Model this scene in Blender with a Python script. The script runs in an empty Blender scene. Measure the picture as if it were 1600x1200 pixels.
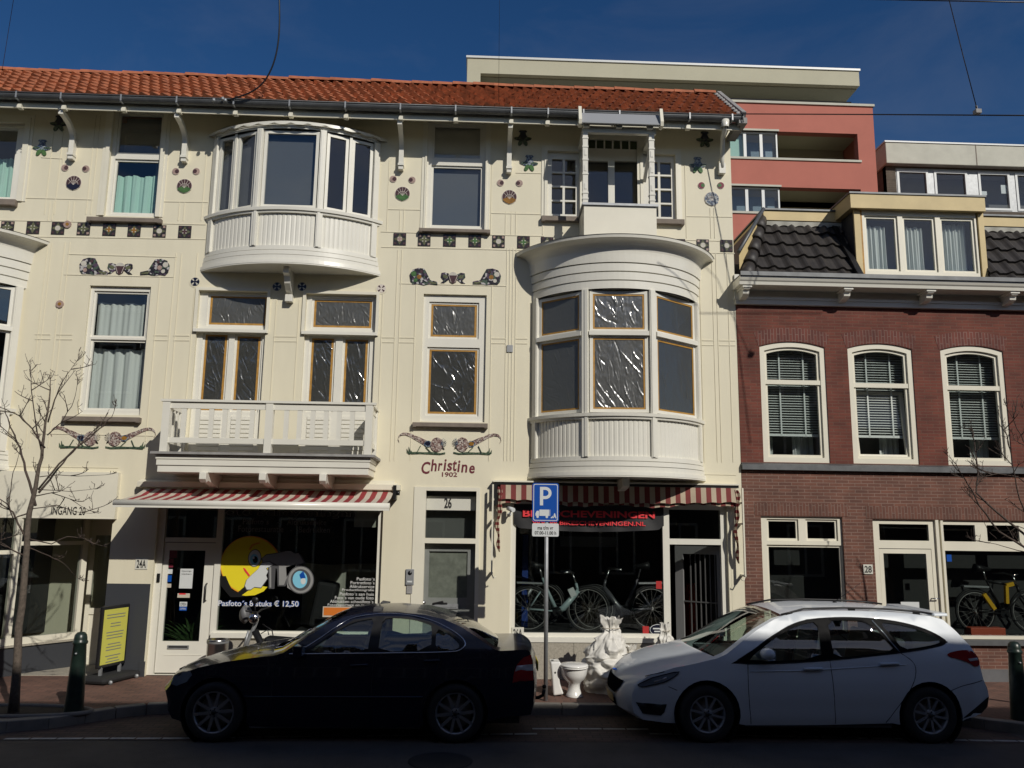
import bpy, bmesh, math, random
from math import sin, cos, pi, radians, atan2, sqrt, hypot, floor
from mathutils import Vector, Matrix, noise
from mathutils.geometry import delaunay_2d_cdt
random.seed(7)
S = bpy.context.scene
COL = S.collection

# ------------------------------------------------------------------ camera
CF, CP, CR_, CY, CD, CE = 1296.7, .1685, .0132, .0379, 13.377, 2.4566   # focal px (1600 wide), pitch, roll, yaw, distance, height
_fw = Vector((sin(CY)*cos(CP), cos(CY)*cos(CP), sin(CP)))
_rt = Vector((cos(CY), -sin(CY), 0)); _up = _rt.cross(_fw)
_R = cos(CR_)*_rt + sin(CR_)*_up; _U = -sin(CR_)*_rt + cos(CR_)*_up
cd = bpy.data.cameras.new('camera'); cam = bpy.data.objects.new('camera', cd); COL.objects.link(cam)
m = Matrix((_R, _U, -_fw)).transposed().to_4x4(); m.translation = Vector((0, -CD, CE)); cam.matrix_world = m
cd.sensor_width = 36; cd.lens = 36*CF/1600; cd.clip_end = 2000; cd.clip_start = .1
S.camera = cam

# ------------------------------------------------------------------ light
SUNV = Vector((.60, -1.0, .78)).normalized()          # towards the sun
SUN_EL = math.asin(SUNV.z); SUN_AZ = atan2(SUNV.x, SUNV.y)
w = bpy.data.worlds.new('World'); S.world = w; w.use_nodes = True
nt = w.node_tree; bg = nt.nodes['Background']
sky = nt.nodes.new('ShaderNodeTexSky'); sky.sky_type = 'NISHITA'; sky.sun_disc = False
sky.sun_elevation = SUN_EL; sky.sun_rotation = SUN_AZ; sky.air_density = 1.0; sky.dust_density = .3; sky.ozone_density = 3.0
hs = nt.nodes.new('ShaderNodeHueSaturation'); hs.inputs['Saturation'].default_value = 1.3; hs.inputs['Value'].default_value = .76; hs.inputs['Hue'].default_value = .508
nt.links.new(sky.outputs[0], hs.inputs['Color']); # thin high cloud ahead; bright unseen cloud behind the viewer, added as fill light
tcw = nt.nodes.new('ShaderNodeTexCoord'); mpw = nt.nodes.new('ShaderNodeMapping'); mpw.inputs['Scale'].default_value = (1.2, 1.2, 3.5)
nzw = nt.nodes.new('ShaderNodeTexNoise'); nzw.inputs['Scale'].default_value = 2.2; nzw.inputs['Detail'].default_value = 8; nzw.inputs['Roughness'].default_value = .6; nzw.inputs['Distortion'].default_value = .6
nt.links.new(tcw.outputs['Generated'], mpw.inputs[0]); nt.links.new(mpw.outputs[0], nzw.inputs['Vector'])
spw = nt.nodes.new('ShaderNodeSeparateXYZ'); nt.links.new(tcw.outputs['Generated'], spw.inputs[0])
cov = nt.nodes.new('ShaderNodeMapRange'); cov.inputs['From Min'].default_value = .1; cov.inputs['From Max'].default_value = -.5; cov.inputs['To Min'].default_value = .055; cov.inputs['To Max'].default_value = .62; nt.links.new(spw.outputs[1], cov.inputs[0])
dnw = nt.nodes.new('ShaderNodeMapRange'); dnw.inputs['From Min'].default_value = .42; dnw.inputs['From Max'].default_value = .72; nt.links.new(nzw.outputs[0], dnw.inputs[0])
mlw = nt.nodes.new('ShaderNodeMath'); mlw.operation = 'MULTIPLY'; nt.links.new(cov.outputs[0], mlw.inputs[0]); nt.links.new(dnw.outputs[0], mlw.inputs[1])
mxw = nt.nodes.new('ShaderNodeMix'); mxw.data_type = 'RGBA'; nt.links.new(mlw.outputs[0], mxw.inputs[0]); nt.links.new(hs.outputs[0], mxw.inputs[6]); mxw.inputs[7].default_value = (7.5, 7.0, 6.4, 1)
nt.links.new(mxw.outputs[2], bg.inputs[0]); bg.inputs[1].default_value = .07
sl = bpy.data.lights.new('sun', 'SUN'); sl.energy = 3.3; sl.angle = radians(.5); sl.color = (1, .95, .86)
so = bpy.data.objects.new('sun', sl); COL.objects.link(so); so.rotation_euler = SUNV.to_track_quat('Z', 'Y').to_euler(); so.location = (8, -16, 20)
S.view_settings.view_transform = 'Standard'; S.view_settings.look = 'None'; S.view_settings.exposure = 0; S.view_settings.gamma = 1
S.cycles.max_bounces = 8; S.cycles.transparent_max_bounces = 16; S.cycles.caustics_reflective = False; S.cycles.caustics_refractive = False

# ------------------------------------------------------------------ measuring: a photo pixel -> point on a wall plane parallel to the street
def un(px, py, Y=0.):
    d = _fw + _R*((px-800)/CF) + _U*((600-py)/CF)
    t = (Y+CD)/d.y
    return d.x*t, CE+d.z*t
def gz(px, py, z=0.):
    d = _fw + _R*((px-800)/CF) + _U*((600-py)/CF)
    t = (z-CE)/d.z
    return d.x*t, -CD+d.y*t
def RC(x0, y0, x1, y1, Y=0.):
    a = un(x0, y0, Y); b = un(x1, y1, Y)
    return (a[0], b[0], b[1], a[1])      # X0 X1 Z0 Z1

# ------------------------------------------------------------------ objects
def tag(o, label=None, cat=None, group=None, kind=None):
    if label: o['label'] = label
    if cat: o['category'] = cat
    if group: o['group'] = group
    if kind: o['kind'] = kind
    return o
def thing(name, label, cat, loc=(0, 0, 0), group=None, rz=0):
    o = bpy.data.objects.new(name, None); COL.objects.link(o); o.location = loc; o.rotation_euler = (0, 0, rz)
    o.empty_display_size = .2
    return tag(o, label, cat, group)
def rootof(p):
    while p.parent: p = p.parent
    return p
class MB:
    def __init__(s): s.v = []; s.f = []; s.m = []; s.mats = []; s.sm = []
    def mi(s, mat):
        if mat is None: return 0
        if mat not in s.mats: s.mats.append(mat)
        return s.mats.index(mat)
    def face(s, pts, mat=None, sm=False):
        n = len(s.v); s.v += [tuple(p) for p in pts]; s.f.append(tuple(range(n, n+len(pts)))); s.m.append(s.mi(mat)); s.sm.append(sm)
    def raw(s, vs, fs, mat=None, sm=False):
        n = len(s.v); s.v += [tuple(p) for p in vs]; k = s.mi(mat)
        for f in fs: s.f.append(tuple(i+n for i in f)); s.m.append(k); s.sm.append(sm)
    def box(s, x0, x1, y0, y1, z0, z1, mat=None):
        if x0 > x1: x0, x1 = x1, x0
        if y0 > y1: y0, y1 = y1, y0
        if z0 > z1: z0, z1 = z1, z0
        v = [(x0,y0,z0),(x1,y0,z0),(x1,y1,z0),(x0,y1,z0),(x0,y0,z1),(x1,y0,z1),(x1,y1,z1),(x0,y1,z1)]
        s.raw(v, [(0,3,2,1),(4,5,6,7),(0,1,5,4),(1,2,6,5),(2,3,7,6),(3,0,4,7)], mat); return s
    def obox(s, c, hx, hy, hz, M, mat=None):      # oriented box
        v = []
        for z in (-hz, hz):
            for x, y in ((-hx,-hy),(hx,-hy),(hx,hy),(-hx,hy)): v.append(Vector(c)+M@Vector((x, y, z)))
        s.raw(v, [(0,3,2,1),(4,5,6,7),(0,1,5,4),(1,2,6,5),(2,3,7,6),(3,0,4,7)], mat)
    def bar(s, a, b, w, h, mat=None, up=(0,0,1)):
        a = Vector(a); b = Vector(b); d = (b-a); L = d.length; d.normalize(); u = Vector(up)
        if abs(d.dot(u)) > .98: u = Vector((0,1,0))
        x = d.cross(u).normalized(); z = x.cross(d)
        s.obox((a+b)/2, w/2, L/2, h/2, Matrix((x, d, z)).transposed(), mat)
    def prism(s, pts, y0, y1, mat=None, cap2=True):   # pts (x,z) polygon extruded along Y
        n = len(pts); ar = sum(pts[i][0]*pts[(i+1)%n][1]-pts[(i+1)%n][0]*pts[i][1] for i in range(n))
        if ar < 0: pts = pts[::-1]
        v = [(x, y0, z) for x, z in pts]+[(x, y1, z) for x, z in pts]
        f = [tuple(range(n))]
        if cap2: f.append(tuple(range(2*n-1, n-1, -1)))
        f += [(i+n, (i+1)%n+n, (i+1)%n, i) for i in range(n)]
        s.raw(v, f, mat)
    def xprism(s, pts, x0, x1, mat=None, sm=False):             # pts (y,z)
        n = len(pts); v = [(x0, y, z) for y, z in pts]+[(x1, y, z) for y, z in pts]
        s.raw(v, [tuple(range(n-1,-1,-1)), tuple(range(n, 2*n))]+[(i, (i+1)%n, (i+1)%n+n, i+n) for i in range(n)], mat, sm)
    def zprism(s, pts, z0, z1, mat=None):
        n = len(pts); ar = sum(pts[i][0]*pts[(i+1)%n][1]-pts[(i+1)%n][0]*pts[i][1] for i in range(n))
        if ar < 0: pts = pts[::-1]
        v = [(x, y, z0) for x, y in pts]+[(x, y, z1) for x, y in pts]
        s.raw(v, [tuple(range(n-1,-1,-1)), tuple(range(n, 2*n))]+[(i, (i+1)%n, (i+1)%n+n, i+n) for i in range(n)], mat)
    def tube(s, pts, r, mat=None, n=8, closed=False, caps=True, sm=True):
        P = [Vector(p) for p in pts]; k = len(P); R = r if isinstance(r, (list, tuple)) else [r]*k
        base = len(s.v); pr = None
        for i in range(k):
            if closed: d = P[(i+1) % k]-P[i-1]
            else: d = P[min(i+1, k-1)]-P[max(i-1, 0)]
            if d.length < 1e-9: d = Vector((0,0,1))
            d.normalize()
            if pr is None:
                u = Vector((0,0,1)) if abs(d.z) < .9 else Vector((1,0,0)); x = d.cross(u).normalized()
            else: x = (pr-d*pr.dot(d)).normalized()
            pr = x; y = d.cross(x)
            for j in range(n):
                a = 2*pi*j/n; s.v.append(tuple(P[i]+(x*cos(a)+y*sin(a))*R[i]))
        mi = s.mi(mat)
        for i in range(k if closed else k-1):
            i2 = (i+1) % k
            for j in range(n):
                j2 = (j+1) % n
                s.f.append((base+i*n+j, base+i*n+j2, base+i2*n+j2, base+i2*n+j)); s.m.append(mi); s.sm.append(sm)
        if caps and not closed:
            s.f.append(tuple(base+j for j in range(n-1,-1,-1))); s.m.append(mi); s.sm.append(False)
            s.f.append(tuple(base+(k-1)*n+j for j in range(n))); s.m.append(mi); s.sm.append(False)
        return s
    def lathe(s, prof, c=(0,0,0), axis='z', n=24, mat=None, sm=True, sx=1, sy=1):   # prof (r,h)
        vs = []
        for r, h in prof:
            for j in range(n):
                a = 2*pi*j/n; x, y = r*cos(a)*sx, r*sin(a)*sy
                p = (x, y, h) if axis == 'z' else ((x, h, y) if axis == 'y' else (h, x, y))
                vs.append((p[0]+c[0], p[1]+c[1], p[2]+c[2]))
        fs = []
        for i in range(len(prof)-1):
            for j in range(n): fs.append((i*n+j, i*n+(j+1)%n, (i+1)*n+(j+1)%n, (i+1)*n+j))
        s.raw(vs, fs, mat, sm); return s
    def grid(s, fn, nu, nv, mat=None, sm=True, keep=None):
        vs = [tuple(fn(i/nu, j/nv)) for j in range(nv+1) for i in range(nu+1)]
        fs = [(j*(nu+1)+i, j*(nu+1)+i+1, (j+1)*(nu+1)+i+1, (j+1)*(nu+1)+i) for j in range(nv) for i in range(nu) if keep is None or keep(i, j)]
        s.raw(vs, fs, mat, sm)
    def build(s, name, mat, parent=None, bevel=0, fix=True, weld=False):
        me = bpy.data.meshes.new(name)
        off = Vector((0,0,0))
        if parent is not None:
            r = rootof(parent)
            off = Vector(r.location) if not r.get('local') else off
        me.from_pydata([(x-off.x, y-off.y, z-off.z) for x, y, z in s.v], [], s.f)
        if s.mats:
            for mm in s.mats: me.materials.append(mm)
        else: me.materials.append(mat)
        me.polygons.foreach_set('material_index', s.m); me.polygons.foreach_set('use_smooth', s.sm)
        me.update()
        if True:        # drop stray points, join seams, face outwards
            bm = bmesh.new(); bm.from_mesh(me); bmesh.ops.delete(bm, geom=[v for v in bm.verts if not v.link_faces], context='VERTS')
            if weld: bmesh.ops.remove_doubles(bm, verts=bm.verts, dist=1e-4)
            if fix: bmesh.ops.recalc_face_normals(bm, faces=bm.faces)
            bm.to_mesh(me); bm.free()
        o = bpy.data.objects.new(name, me); COL.objects.link(o); o.parent = parent
        if bevel:
            b = o.modifiers.new('bevel', 'BEVEL'); b.width = bevel; b.segments = 2; b.limit_method = 'ANGLE'
        return o
def plate(mb, X0, X1, Z0, Z1, holes, y0, y1, mat=None, back=False, rev=True):
    """a wall plate with rectangular holes; front at y0, reveals to y1"""
    xs = sorted({X0, X1} | {min(max(h[k], X0), X1) for h in holes for k in (0, 1)})
    zs = sorted({Z0, Z1} | {min(max(h[k], Z0), Z1) for h in holes for k in (2, 3)})
    def solid(i, j):
        if i < 0 or j < 0 or i >= len(xs)-1 or j >= len(zs)-1: return False
        cx = (xs[i]+xs[i+1])/2; cz = (zs[j]+zs[j+1])/2
        return not any(h[0] < cx < h[1] and h[2] < cz < h[3] for h in holes)
    for i in range(len(xs)-1):
        for j in range(len(zs)-1):
            if not solid(i, j): continue
            a, b, c, d = xs[i], xs[i+1], zs[j], zs[j+1]
            if b-a < 1e-6 or d-c < 1e-6: continue
            mb.face([(a,y0,c),(b,y0,c),(b,y0,d),(a,y0,d)], mat)
            if back: mb.face([(a,y1,c),(a,y1,d),(b,y1,d),(b,y1,c)], mat)
            if not solid(i-1, j): mb.face([(a,y0,c),(a,y0,d),(a,y1,d),(a,y1,c)], mat)
            if not solid(i+1, j): mb.face([(b,y0,c),(b,y1,c),(b,y1,d),(b,y0,d)], mat)
            if not solid(i, j-1): mb.face([(a,y0,c),(a,y1,c),(b,y1,c),(b,y0,c)], mat)
            if not solid(i, j+1): mb.face([(a,y0,d),(b,y0,d),(b,y1,d),(a,y1,d)], mat)
def textpart(s, name, mat, parent, cx, cz, y, width=None, height=.1, bold=0., depth=.002, label=None, align='CENTER', arc=0, shear=0):
    """lettering lying on a plane facing the street, cx/cz its centre"""
    cu = bpy.data.curves.new('t', 'FONT'); cu.body = s; cu.size = 1; cu.offset = bold; cu.extrude = .0; cu.resolution_u = 3; cu.align_x = 'LEFT'; cu.shear = shear
    to = bpy.data.objects.new('t', cu); COL.objects.link(to)
    bpy.context.view_layer.update()
    me = bpy.data.meshes.new_from_object(to.evaluated_get(bpy.context.evaluated_depsgraph_get()))
    COL.objects.unlink(to); bpy.data.objects.remove(to); bpy.data.curves.remove(cu)
    vs = [v.co.copy() for v in me.vertices]; fs = [tuple(p.vertices) for p in me.polygons]; bpy.data.meshes.remove(me)
    if not vs: return None
    x0 = min(v.x for v in vs); x1 = max(v.x for v in vs); z0 = min(v.y for v in vs); z1 = max(v.y for v in vs)
    sz = height/(z1-z0); sx = sz if width is None else width/(x1-x0)
    W = (x1-x0)*sx
    ox = {'CENTER': -W/2, 'LEFT': 0, 'RIGHT': -W}[align]
    mb = MB(); pts = []
    for v in vs:
        X = (v.x-x0)*sx+ox; Z = (v.y-(z0+z1)/2)*sz
        if arc: Z += arc*(1-(2*X/W)**2)
        pts.append((cx+X, y, cz+Z))
    mb.raw(pts, fs, mat)
    o = mb.build(name, mat, parent, fix=False)
    if label: o['label'] = label
    return o
def copy_tree(o, loc=None, rz=None):
    c = o.copy(); COL.objects.link(c)
    if loc is not None: c.location = loc
    if rz is not None: c.rotation_euler = (0, 0, rz)
    for ch in [x for x in COL.objects if x.parent == o]:
        d = copy_tree(ch); d.parent = c
    return c

# ------------------------------------------------------------------ materials
def mat(name, col, rough=.6, metal=0., var=0., vscale=3., bump=0., bscale=40., spec=.5, coat=0., rvar=0., dirt=None):
    m = bpy.data.materials.new(name); m.use_nodes = True; t = m.node_tree; b = t.nodes['Principled BSDF']
    b.inputs['Base Color'].default_value = (*col, 1); b.inputs['Roughness'].default_value = rough; b.inputs['Metallic'].default_value = metal
    b.inputs['Specular IOR Level'].default_value = spec; b.inputs['Coat Weight'].default_value = coat; b.inputs['Coat Roughness'].default_value = .03
    tc = t.nodes.new('ShaderNodeTexCoord')
    if var:
        n = t.nodes.new('ShaderNodeTexNoise'); n.inputs['Scale'].default_value = vscale; n.inputs['Detail'].default_value = 8; n.inputs['Roughness'].default_value = .65
        t.links.new(tc.outputs['Object'], n.inputs['Vector'])
        r = t.nodes.new('ShaderNodeMapRange'); r.inputs['From Min'].default_value = .3; r.inputs['From Max'].default_value = .7
        r.inputs['To Min'].default_value = 1-var; r.inputs['To Max'].default_value = 1+var*.6
        t.links.new(n.outputs[0], r.inputs[0])
        mx = t.nodes.new('ShaderNodeVectorMath'); mx.operation = 'SCALE'; mx.inputs[0].default_value = col
        t.links.new(r.outputs[0], mx.inputs['Scale']); t.links.new(mx.outputs[0], b.inputs['Base Color'])
        if rvar:
            r2 = t.nodes.new('ShaderNodeMapRange'); r2.inputs['To Min'].default_value = max(.02, rough-rvar); r2.inputs['To Max'].default_value = rough+rvar
            t.links.new(n.outputs[0], r2.inputs[0]); t.links.new(r2.outputs[0], b.inputs['Roughness'])
    if bump:
        n = t.nodes.new('ShaderNodeTexNoise'); n.inputs['Scale'].default_value = bscale; n.inputs['Detail'].default_value = 6
        t.links.new(tc.outputs['Object'], n.inputs['Vector'])
        bp = t.nodes.new('ShaderNodeBump'); bp.inputs['Strength'].default_value = bump; bp.inputs['Distance'].default_value = .01
        t.links.new(n.outputs[0], bp.inputs['Height']); t.links.new(bp.outputs[0], b.inputs['Normal'])
    return m
def stucco(name, col):
    """painted render: broad tone changes, faint vertical rain streaks, fine grain"""
    m = mat(name, col, .62, bump=.12, bscale=60); t = m.node_tree; b = t.nodes['Principled BSDF']; tc = [n for n in t.nodes if n.type == 'TEX_COORD'][0]
    n1 = t.nodes.new('ShaderNodeTexNoise'); n1.inputs['Scale'].default_value = .9; n1.inputs['Detail'].default_value = 9; n1.inputs['Roughness'].default_value = .6
    mp = t.nodes.new('ShaderNodeMapping'); mp.inputs['Scale'].default_value = (3, 3, .5)
    n2 = t.nodes.new('ShaderNodeTexNoise'); n2.inputs['Scale'].default_value = 1.6; n2.inputs['Detail'].default_value = 6
    t.links.new(tc.outputs['Object'], n1.inputs['Vector']); t.links.new(tc.outputs['Object'], mp.inputs[0]); t.links.new(mp.outputs[0], n2.inputs['Vector'])
    a = t.nodes.new('ShaderNodeMath'); a.operation = 'ADD'; t.links.new(n1.outputs[0], a.inputs[0]); t.links.new(n2.outputs[0], a.inputs[1])
    r = t.nodes.new('ShaderNodeMapRange'); r.inputs['From Min'].default_value = .7; r.inputs['From Max'].default_value = 1.3; r.inputs['To Min'].default_value = .95; r.inputs['To Max'].default_value = 1.03
    t.links.new(a.outputs[0], r.inputs[0])
    mx = t.nodes.new('ShaderNodeVectorMath'); mx.operation = 'SCALE'; mx.inputs[0].default_value = col
    t.links.new(r.outputs[0], mx.inputs['Scale']); t.links.new(mx.outputs[0], b.inputs['Base Color'])
    return m
def brickmat(name, c1, c2, mortar, bw=.21, bh=.0525, rot=False, msz=.006, axes='xz', bias=0.):
    m = bpy.data.materials.new(name); m.use_nodes = True; t = m.node_tree; b = t.nodes['Principled BSDF']; b.inputs['Roughness'].default_value = .85
    tc = t.nodes.new('ShaderNodeTexCoord'); sp = t.nodes.new('ShaderNodeSeparateXYZ'); cb = t.nodes.new('ShaderNodeCombineXYZ')
    t.links.new(tc.outputs['Object'], sp.inputs[0])
    if axes == 'xy': u, v = sp.outputs[0], sp.outputs[1]
    else:
        ad = t.nodes.new('ShaderNodeMath'); ad.operation = 'ADD'; t.links.new(sp.outputs[0], ad.inputs[0]); t.links.new(sp.outputs[1], ad.inputs[1])
        u, v = ad.outputs[0], sp.outputs[2]
    if rot: u, v = v, u
    t.links.new(u, cb.inputs[0]); t.links.new(v, cb.inputs[1])
    br = t.nodes.new('ShaderNodeTexBrick'); br.inputs['Scale'].default_value = 1; br.inputs['Brick Width'].default_value = bw; br.inputs['Row Height'].default_value = bh
    br.inputs['Mortar Size'].default_value = msz; br.inputs['Mortar Smooth'].default_value = .15; br.inputs['Bias'].default_value = bias
    br.inputs['Color1'].default_value = (*c1, 1); br.inputs['Color2'].default_value = (*c2, 1); br.inputs['Mortar'].default_value = (*mortar, 1)
    t.links.new(cb.outputs[0], br.inputs['Vector'])
    n = t.nodes.new('ShaderNodeTexNoise'); n.inputs['Scale'].default_value = 2.2; n.inputs['Detail'].default_value = 10; t.links.new(tc.outputs['Object'], n.inputs['Vector'])
    r = t.nodes.new('ShaderNodeMapRange'); r.inputs['From Min'].default_value = .3; r.inputs['From Max'].default_value = .7; r.inputs['To Min'].default_value = .72; r.inputs['To Max'].default_value = 1.22
    t.links.new(n.outputs[0], r.inputs[0])
    mx = t.nodes.new('ShaderNodeVectorMath'); mx.operation = 'SCALE'; t.links.new(br.outputs['Color'], mx.inputs[0]); t.links.new(r.outputs[0], mx.inputs['Scale'])
    t.links.new(mx.outputs[0], b.inputs['Base Color'])
    bp = t.nodes.new('ShaderNodeBump'); bp.inputs['Strength'].default_value = .5; bp.inputs['Distance'].default_value = .006; bp.invert = True
    t.links.new(br.outputs['Fac'], bp.inputs['Height']); t.links.new(bp.outputs[0], b.inputs['Normal'])
    return m
def glassmat(name, tint=(.8,.85,.85), refl=1.0, base=.06, rough=.0, wob=.0):
    m = bpy.data.materials.new(name); m.use_nodes = True; t = m.node_tree; t.nodes.clear()
    o = t.nodes.new('ShaderNodeOutputMaterial'); tr = t.nodes.new('ShaderNodeBsdfTransparent'); tr.inputs[0].default_value = (*tint, 1)
    g = t.nodes.new('ShaderNodeBsdfGlossy'); g.inputs['Roughness'].default_value = rough; g.inputs[0].default_value = (refl, refl, refl, 1)
    fr = t.nodes.new('ShaderNodeFresnel'); ge = t.nodes.new('ShaderNodeNewGeometry'); ir = t.nodes.new('ShaderNodeMapRange'); ir.inputs['To Min'].default_value = 1.5; ir.inputs['To Max'].default_value = 1/1.5; t.links.new(ge.outputs['Backfacing'], ir.inputs[0]); t.links.new(ir.outputs[0], fr.inputs[0])
    a = t.nodes.new('ShaderNodeMath'); a.operation = 'MULTIPLY_ADD'; a.inputs[1].default_value = 1.0; a.inputs[2].default_value = base; a.use_clamp = True
    mx = t.nodes.new('ShaderNodeMixShader'); t.links.new(fr.outputs[0], a.inputs[0]); t.links.new(a.outputs[0], mx.inputs[0])
    t.links.new(tr.outputs[0], mx.inputs[1]); t.links.new(g.outputs[0], mx.inputs[2]); t.links.new(mx.outputs[0], o.inputs[0])
    if wob:
        tc = t.nodes.new('ShaderNodeTexCoord'); n = t.nodes.new('ShaderNodeTexNoise'); n.inputs['Scale'].default_value = 1.5
        bp = t.nodes.new('ShaderNodeBump'); bp.inputs['Strength'].default_value = wob; bp.inputs['Distance'].default_value = .02
        t.links.new(tc.outputs['Object'], n.inputs['Vector']); t.links.new(n.outputs[0], bp.inputs['Height']); t.links.new(bp.outputs[0], g.inputs['Normal'])
    return m
def filmmat(name, opac=.5, col=(.5,.5,.5), gl=.14, rough=.2):
    m = bpy.data.materials.new(name); m.use_nodes = True; t = m.node_tree; t.nodes.clear()
    o = t.nodes.new('ShaderNodeOutputMaterial'); tr = t.nodes.new('ShaderNodeBsdfTransparent'); tr.inputs[0].default_value = (.75,.77,.78,1)
    g = t.nodes.new('ShaderNodeBsdfGlossy'); g.inputs['Roughness'].default_value = rough; g.inputs[0].default_value = (.9,.9,.9,1)
    d = t.nodes.new('ShaderNodeBsdfDiffuse'); d.inputs[0].default_value = (*col, 1)
    m1 = t.nodes.new('ShaderNodeMixShader'); m1.inputs[0].default_value = opac; t.links.new(tr.outputs[0], m1.inputs[1]); t.links.new(d.outputs[0], m1.inputs[2])
    m2 = t.nodes.new('ShaderNodeMixShader'); m2.inputs[0].default_value = gl; t.links.new(m1.outputs[0], m2.inputs[1]); t.links.new(g.outputs[0], m2.inputs[2])
    t.links.new(m2.outputs[0], o.inputs[0])
    return m
def mottled(name, cols, scale=60, grout=(.75,.72,.62)):
    """little irregular mosaic pieces in a few colours"""
    m = bpy.data.materials.new(name); m.use_nodes = True; t = m.node_tree; b = t.nodes['Principled BSDF']; b.inputs['Roughness'].default_value = .25
    tc = t.nodes.new('ShaderNodeTexCoord'); v = t.nodes.new('ShaderNodeTexVoronoi'); v.inputs['Scale'].default_value = scale
    t.links.new(tc.outputs['Object'], v.inputs['Vector'])
    sp = t.nodes.new('ShaderNodeSeparateColor'); t.links.new(v.outputs['Color'], sp.inputs[0])
    cr = t.nodes.new('ShaderNodeValToRGB'); cr.color_ramp.interpolation = 'CONSTANT'
    e = cr.color_ramp.elements
    while len(e) < len(cols): e.new(.5)
    for i, c in enumerate(cols): e[i].position = i/len(cols); e[i].color = (*c, 1)
    t.links.new(sp.outputs[0], cr.inputs[0]); t.links.new(cr.outputs[0], b.inputs['Base Color'])
    return m

M = {}
M['wall'] = stucco('cream_render', (.715, .665, .51))
M['trim'] = mat('cream_paint', (.735, .70, .58), .42, var=.05, vscale=2)
M['white'] = mat('white_gloss_paint', (.74, .72, .64), .25, var=.05, vscale=2, spec=.6)
M['bead'] = mat('bead_paint', (.70, .65, .50), .6)
M['groove'] = mat('shadow_gap', (.20, .18, .14), .9)
M['sill'] = mat('sill_stone', (.20, .165, .135), .8, var=.2, vscale=8)
M['zinc'] = mat('zinc', (.13, .135, .14), .5, metal=.5, var=.25, vscale=5)
M['lead'] = mat('lead', (.30, .29, .28), .7, var=.25, vscale=7)
M['rooftile'] = mat('orange_clay_tile', (.37, .118, .05), .8, var=.6, vscale=7, bump=.3)
M['blacktile'] = mat('black_glazed_tile', (.038, .033, .030), .55, var=.4, vscale=6, bump=.15)
M['ridge'] = mat('clay_ridge', (.40, .13, .06), .8, var=.4, vscale=4)
M['glass'] = glassmat('window_glass', tint=(.93,.95,.95), base=.02)
M['glassdark'] = glassmat('shop_glass', tint=(.80,.83,.82), base=.0)
M['teal'] = glassmat('teal_glass', tint=(.25,.55,.6), base=.10)
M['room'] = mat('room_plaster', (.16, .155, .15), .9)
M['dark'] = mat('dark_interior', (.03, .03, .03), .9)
M['black'] = mat('black_paint', (.012, .012, .013), .35)
M['rubber'] = mat('rubber', (.015, .015, .016), .8, var=.2)
M['curtain'] = mat('net_curtain', (.62, .65, .62), .9)
M['mint'] = mat('mint_curtain', (.45, .68, .58), .9)
M['blind'] = mat('grey_roller_blind', (.10, .105, .115), .8)
M['slat'] = mat('white_blind_slat', (.62, .66, .62), .6)
M['tape'] = mat('orange_tape', (.42, .22, .04), .6, var=.3, vscale=12)
M['film1'] = filmmat('crumpled_film', .34, (.15,.155,.145), gl=.16, rough=.16)
M['film4'] = filmmat('milky_crumpled_film', .5, (.20,.205,.20), gl=.15, rough=.24)
M['film2'] = filmmat('grey_film', .6, (.135,.137,.13), gl=.07, rough=.3)
M['film3'] = filmmat('dust_film', .45, (.11,.12,.125), gl=.10, rough=.25)
M['steel'] = mat('steel', (.5, .5, .5), .28, metal=1.)
M['galv'] = mat('galvanised', (.33, .34, .35), .5, metal=.5, var=.2, vscale=9)
M['asphalt'] = mat('asphalt', (.075, .064, .056), .9, var=.35, vscale=1.3, bump=.5, bscale=90)
M['kerb'] = mat('kerb_stone', (.22, .205, .18), .85, var=.3, vscale=3, bump=.2)
M['paver'] = brickmat('red_paver', (.17, .085, .06), (.12, .062, .045), (.05, .04, .035), .2, .1, msz=.006, axes='xy')
M['bay'] = brickmat('bay_paver', (.10, .062, .05), (.065, .045, .04), (.025, .022, .02), .2, .1, msz=.006, axes='xy')
M['mark'] = mat('road_paint', (.42, .42, .40), .8, var=.35, vscale=9)
M['brick'] = brickmat('red_brick', (.16, .042, .026), (.115, .031, .021), (.14, .066, .046))
M['brickb'] = brickmat('brown_brick', (.165, .068, .045), (.115, .05, .036), (.22, .14, .11))
M['soldier'] = brickmat('soldier_brick', (.155, .045, .032), (.10, .03, .024), (.19, .11, .09), rot=True)
M['soldierb'] = brickmat('soldier_brown_brick', (.15, .06, .04), (.105, .045, .032), (.19, .12, .095), rot=True)
M['granite'] = mat('granite_plinth', (.36, .33, .27), .8, var=.3, vscale=40)
M['greyplinth'] = mat('grey_plinth', (.12, .12, .125), .8, var=.2)
M['yellow'] = mat('yellow_board', (.62, .49, .25), .6, var=.12, vscale=2)
M['pink'] = mat('pink_render', (.45, .150, .112), .85, var=.1, vscale=.6)
M['beige'] = mat('beige_concrete', (.47, .45, .34), .8, var=.08, vscale=.5)
M['concrete'] = mat('white_concrete', (.52, .51, .44), .8, var=.14, vscale=1.2)
M['darkbrick'] = brickmat('dark_brick', (.10, .075, .055), (.075, .055, .04), (.13, .11, .09), .3, .09)
M['anthracite'] = mat('anthracite_panel', (.035, .038, .045), .6)
M['bark'] = mat('bark', (.12, .095, .075), .95, var=.45, vscale=25, bump=.8, bscale=60)
M['twig'] = mat('twig', (.07, .05, .04), .9, var=.3, vscale=10)
M['soil'] = mat('soil', (.035, .028, .022), 1, var=.4, vscale=12, bump=.8, bscale=50)
M['bollard'] = mat('bollard_green', (.015, .028, .022), .35, var=.4, vscale=12)
M['red'] = mat('red_fabric', (.28, .03, .035), .85, var=.15)
M['offwhite'] = mat('offwhite_fabric', (.52, .47, .39), .85, var=.1)
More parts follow.
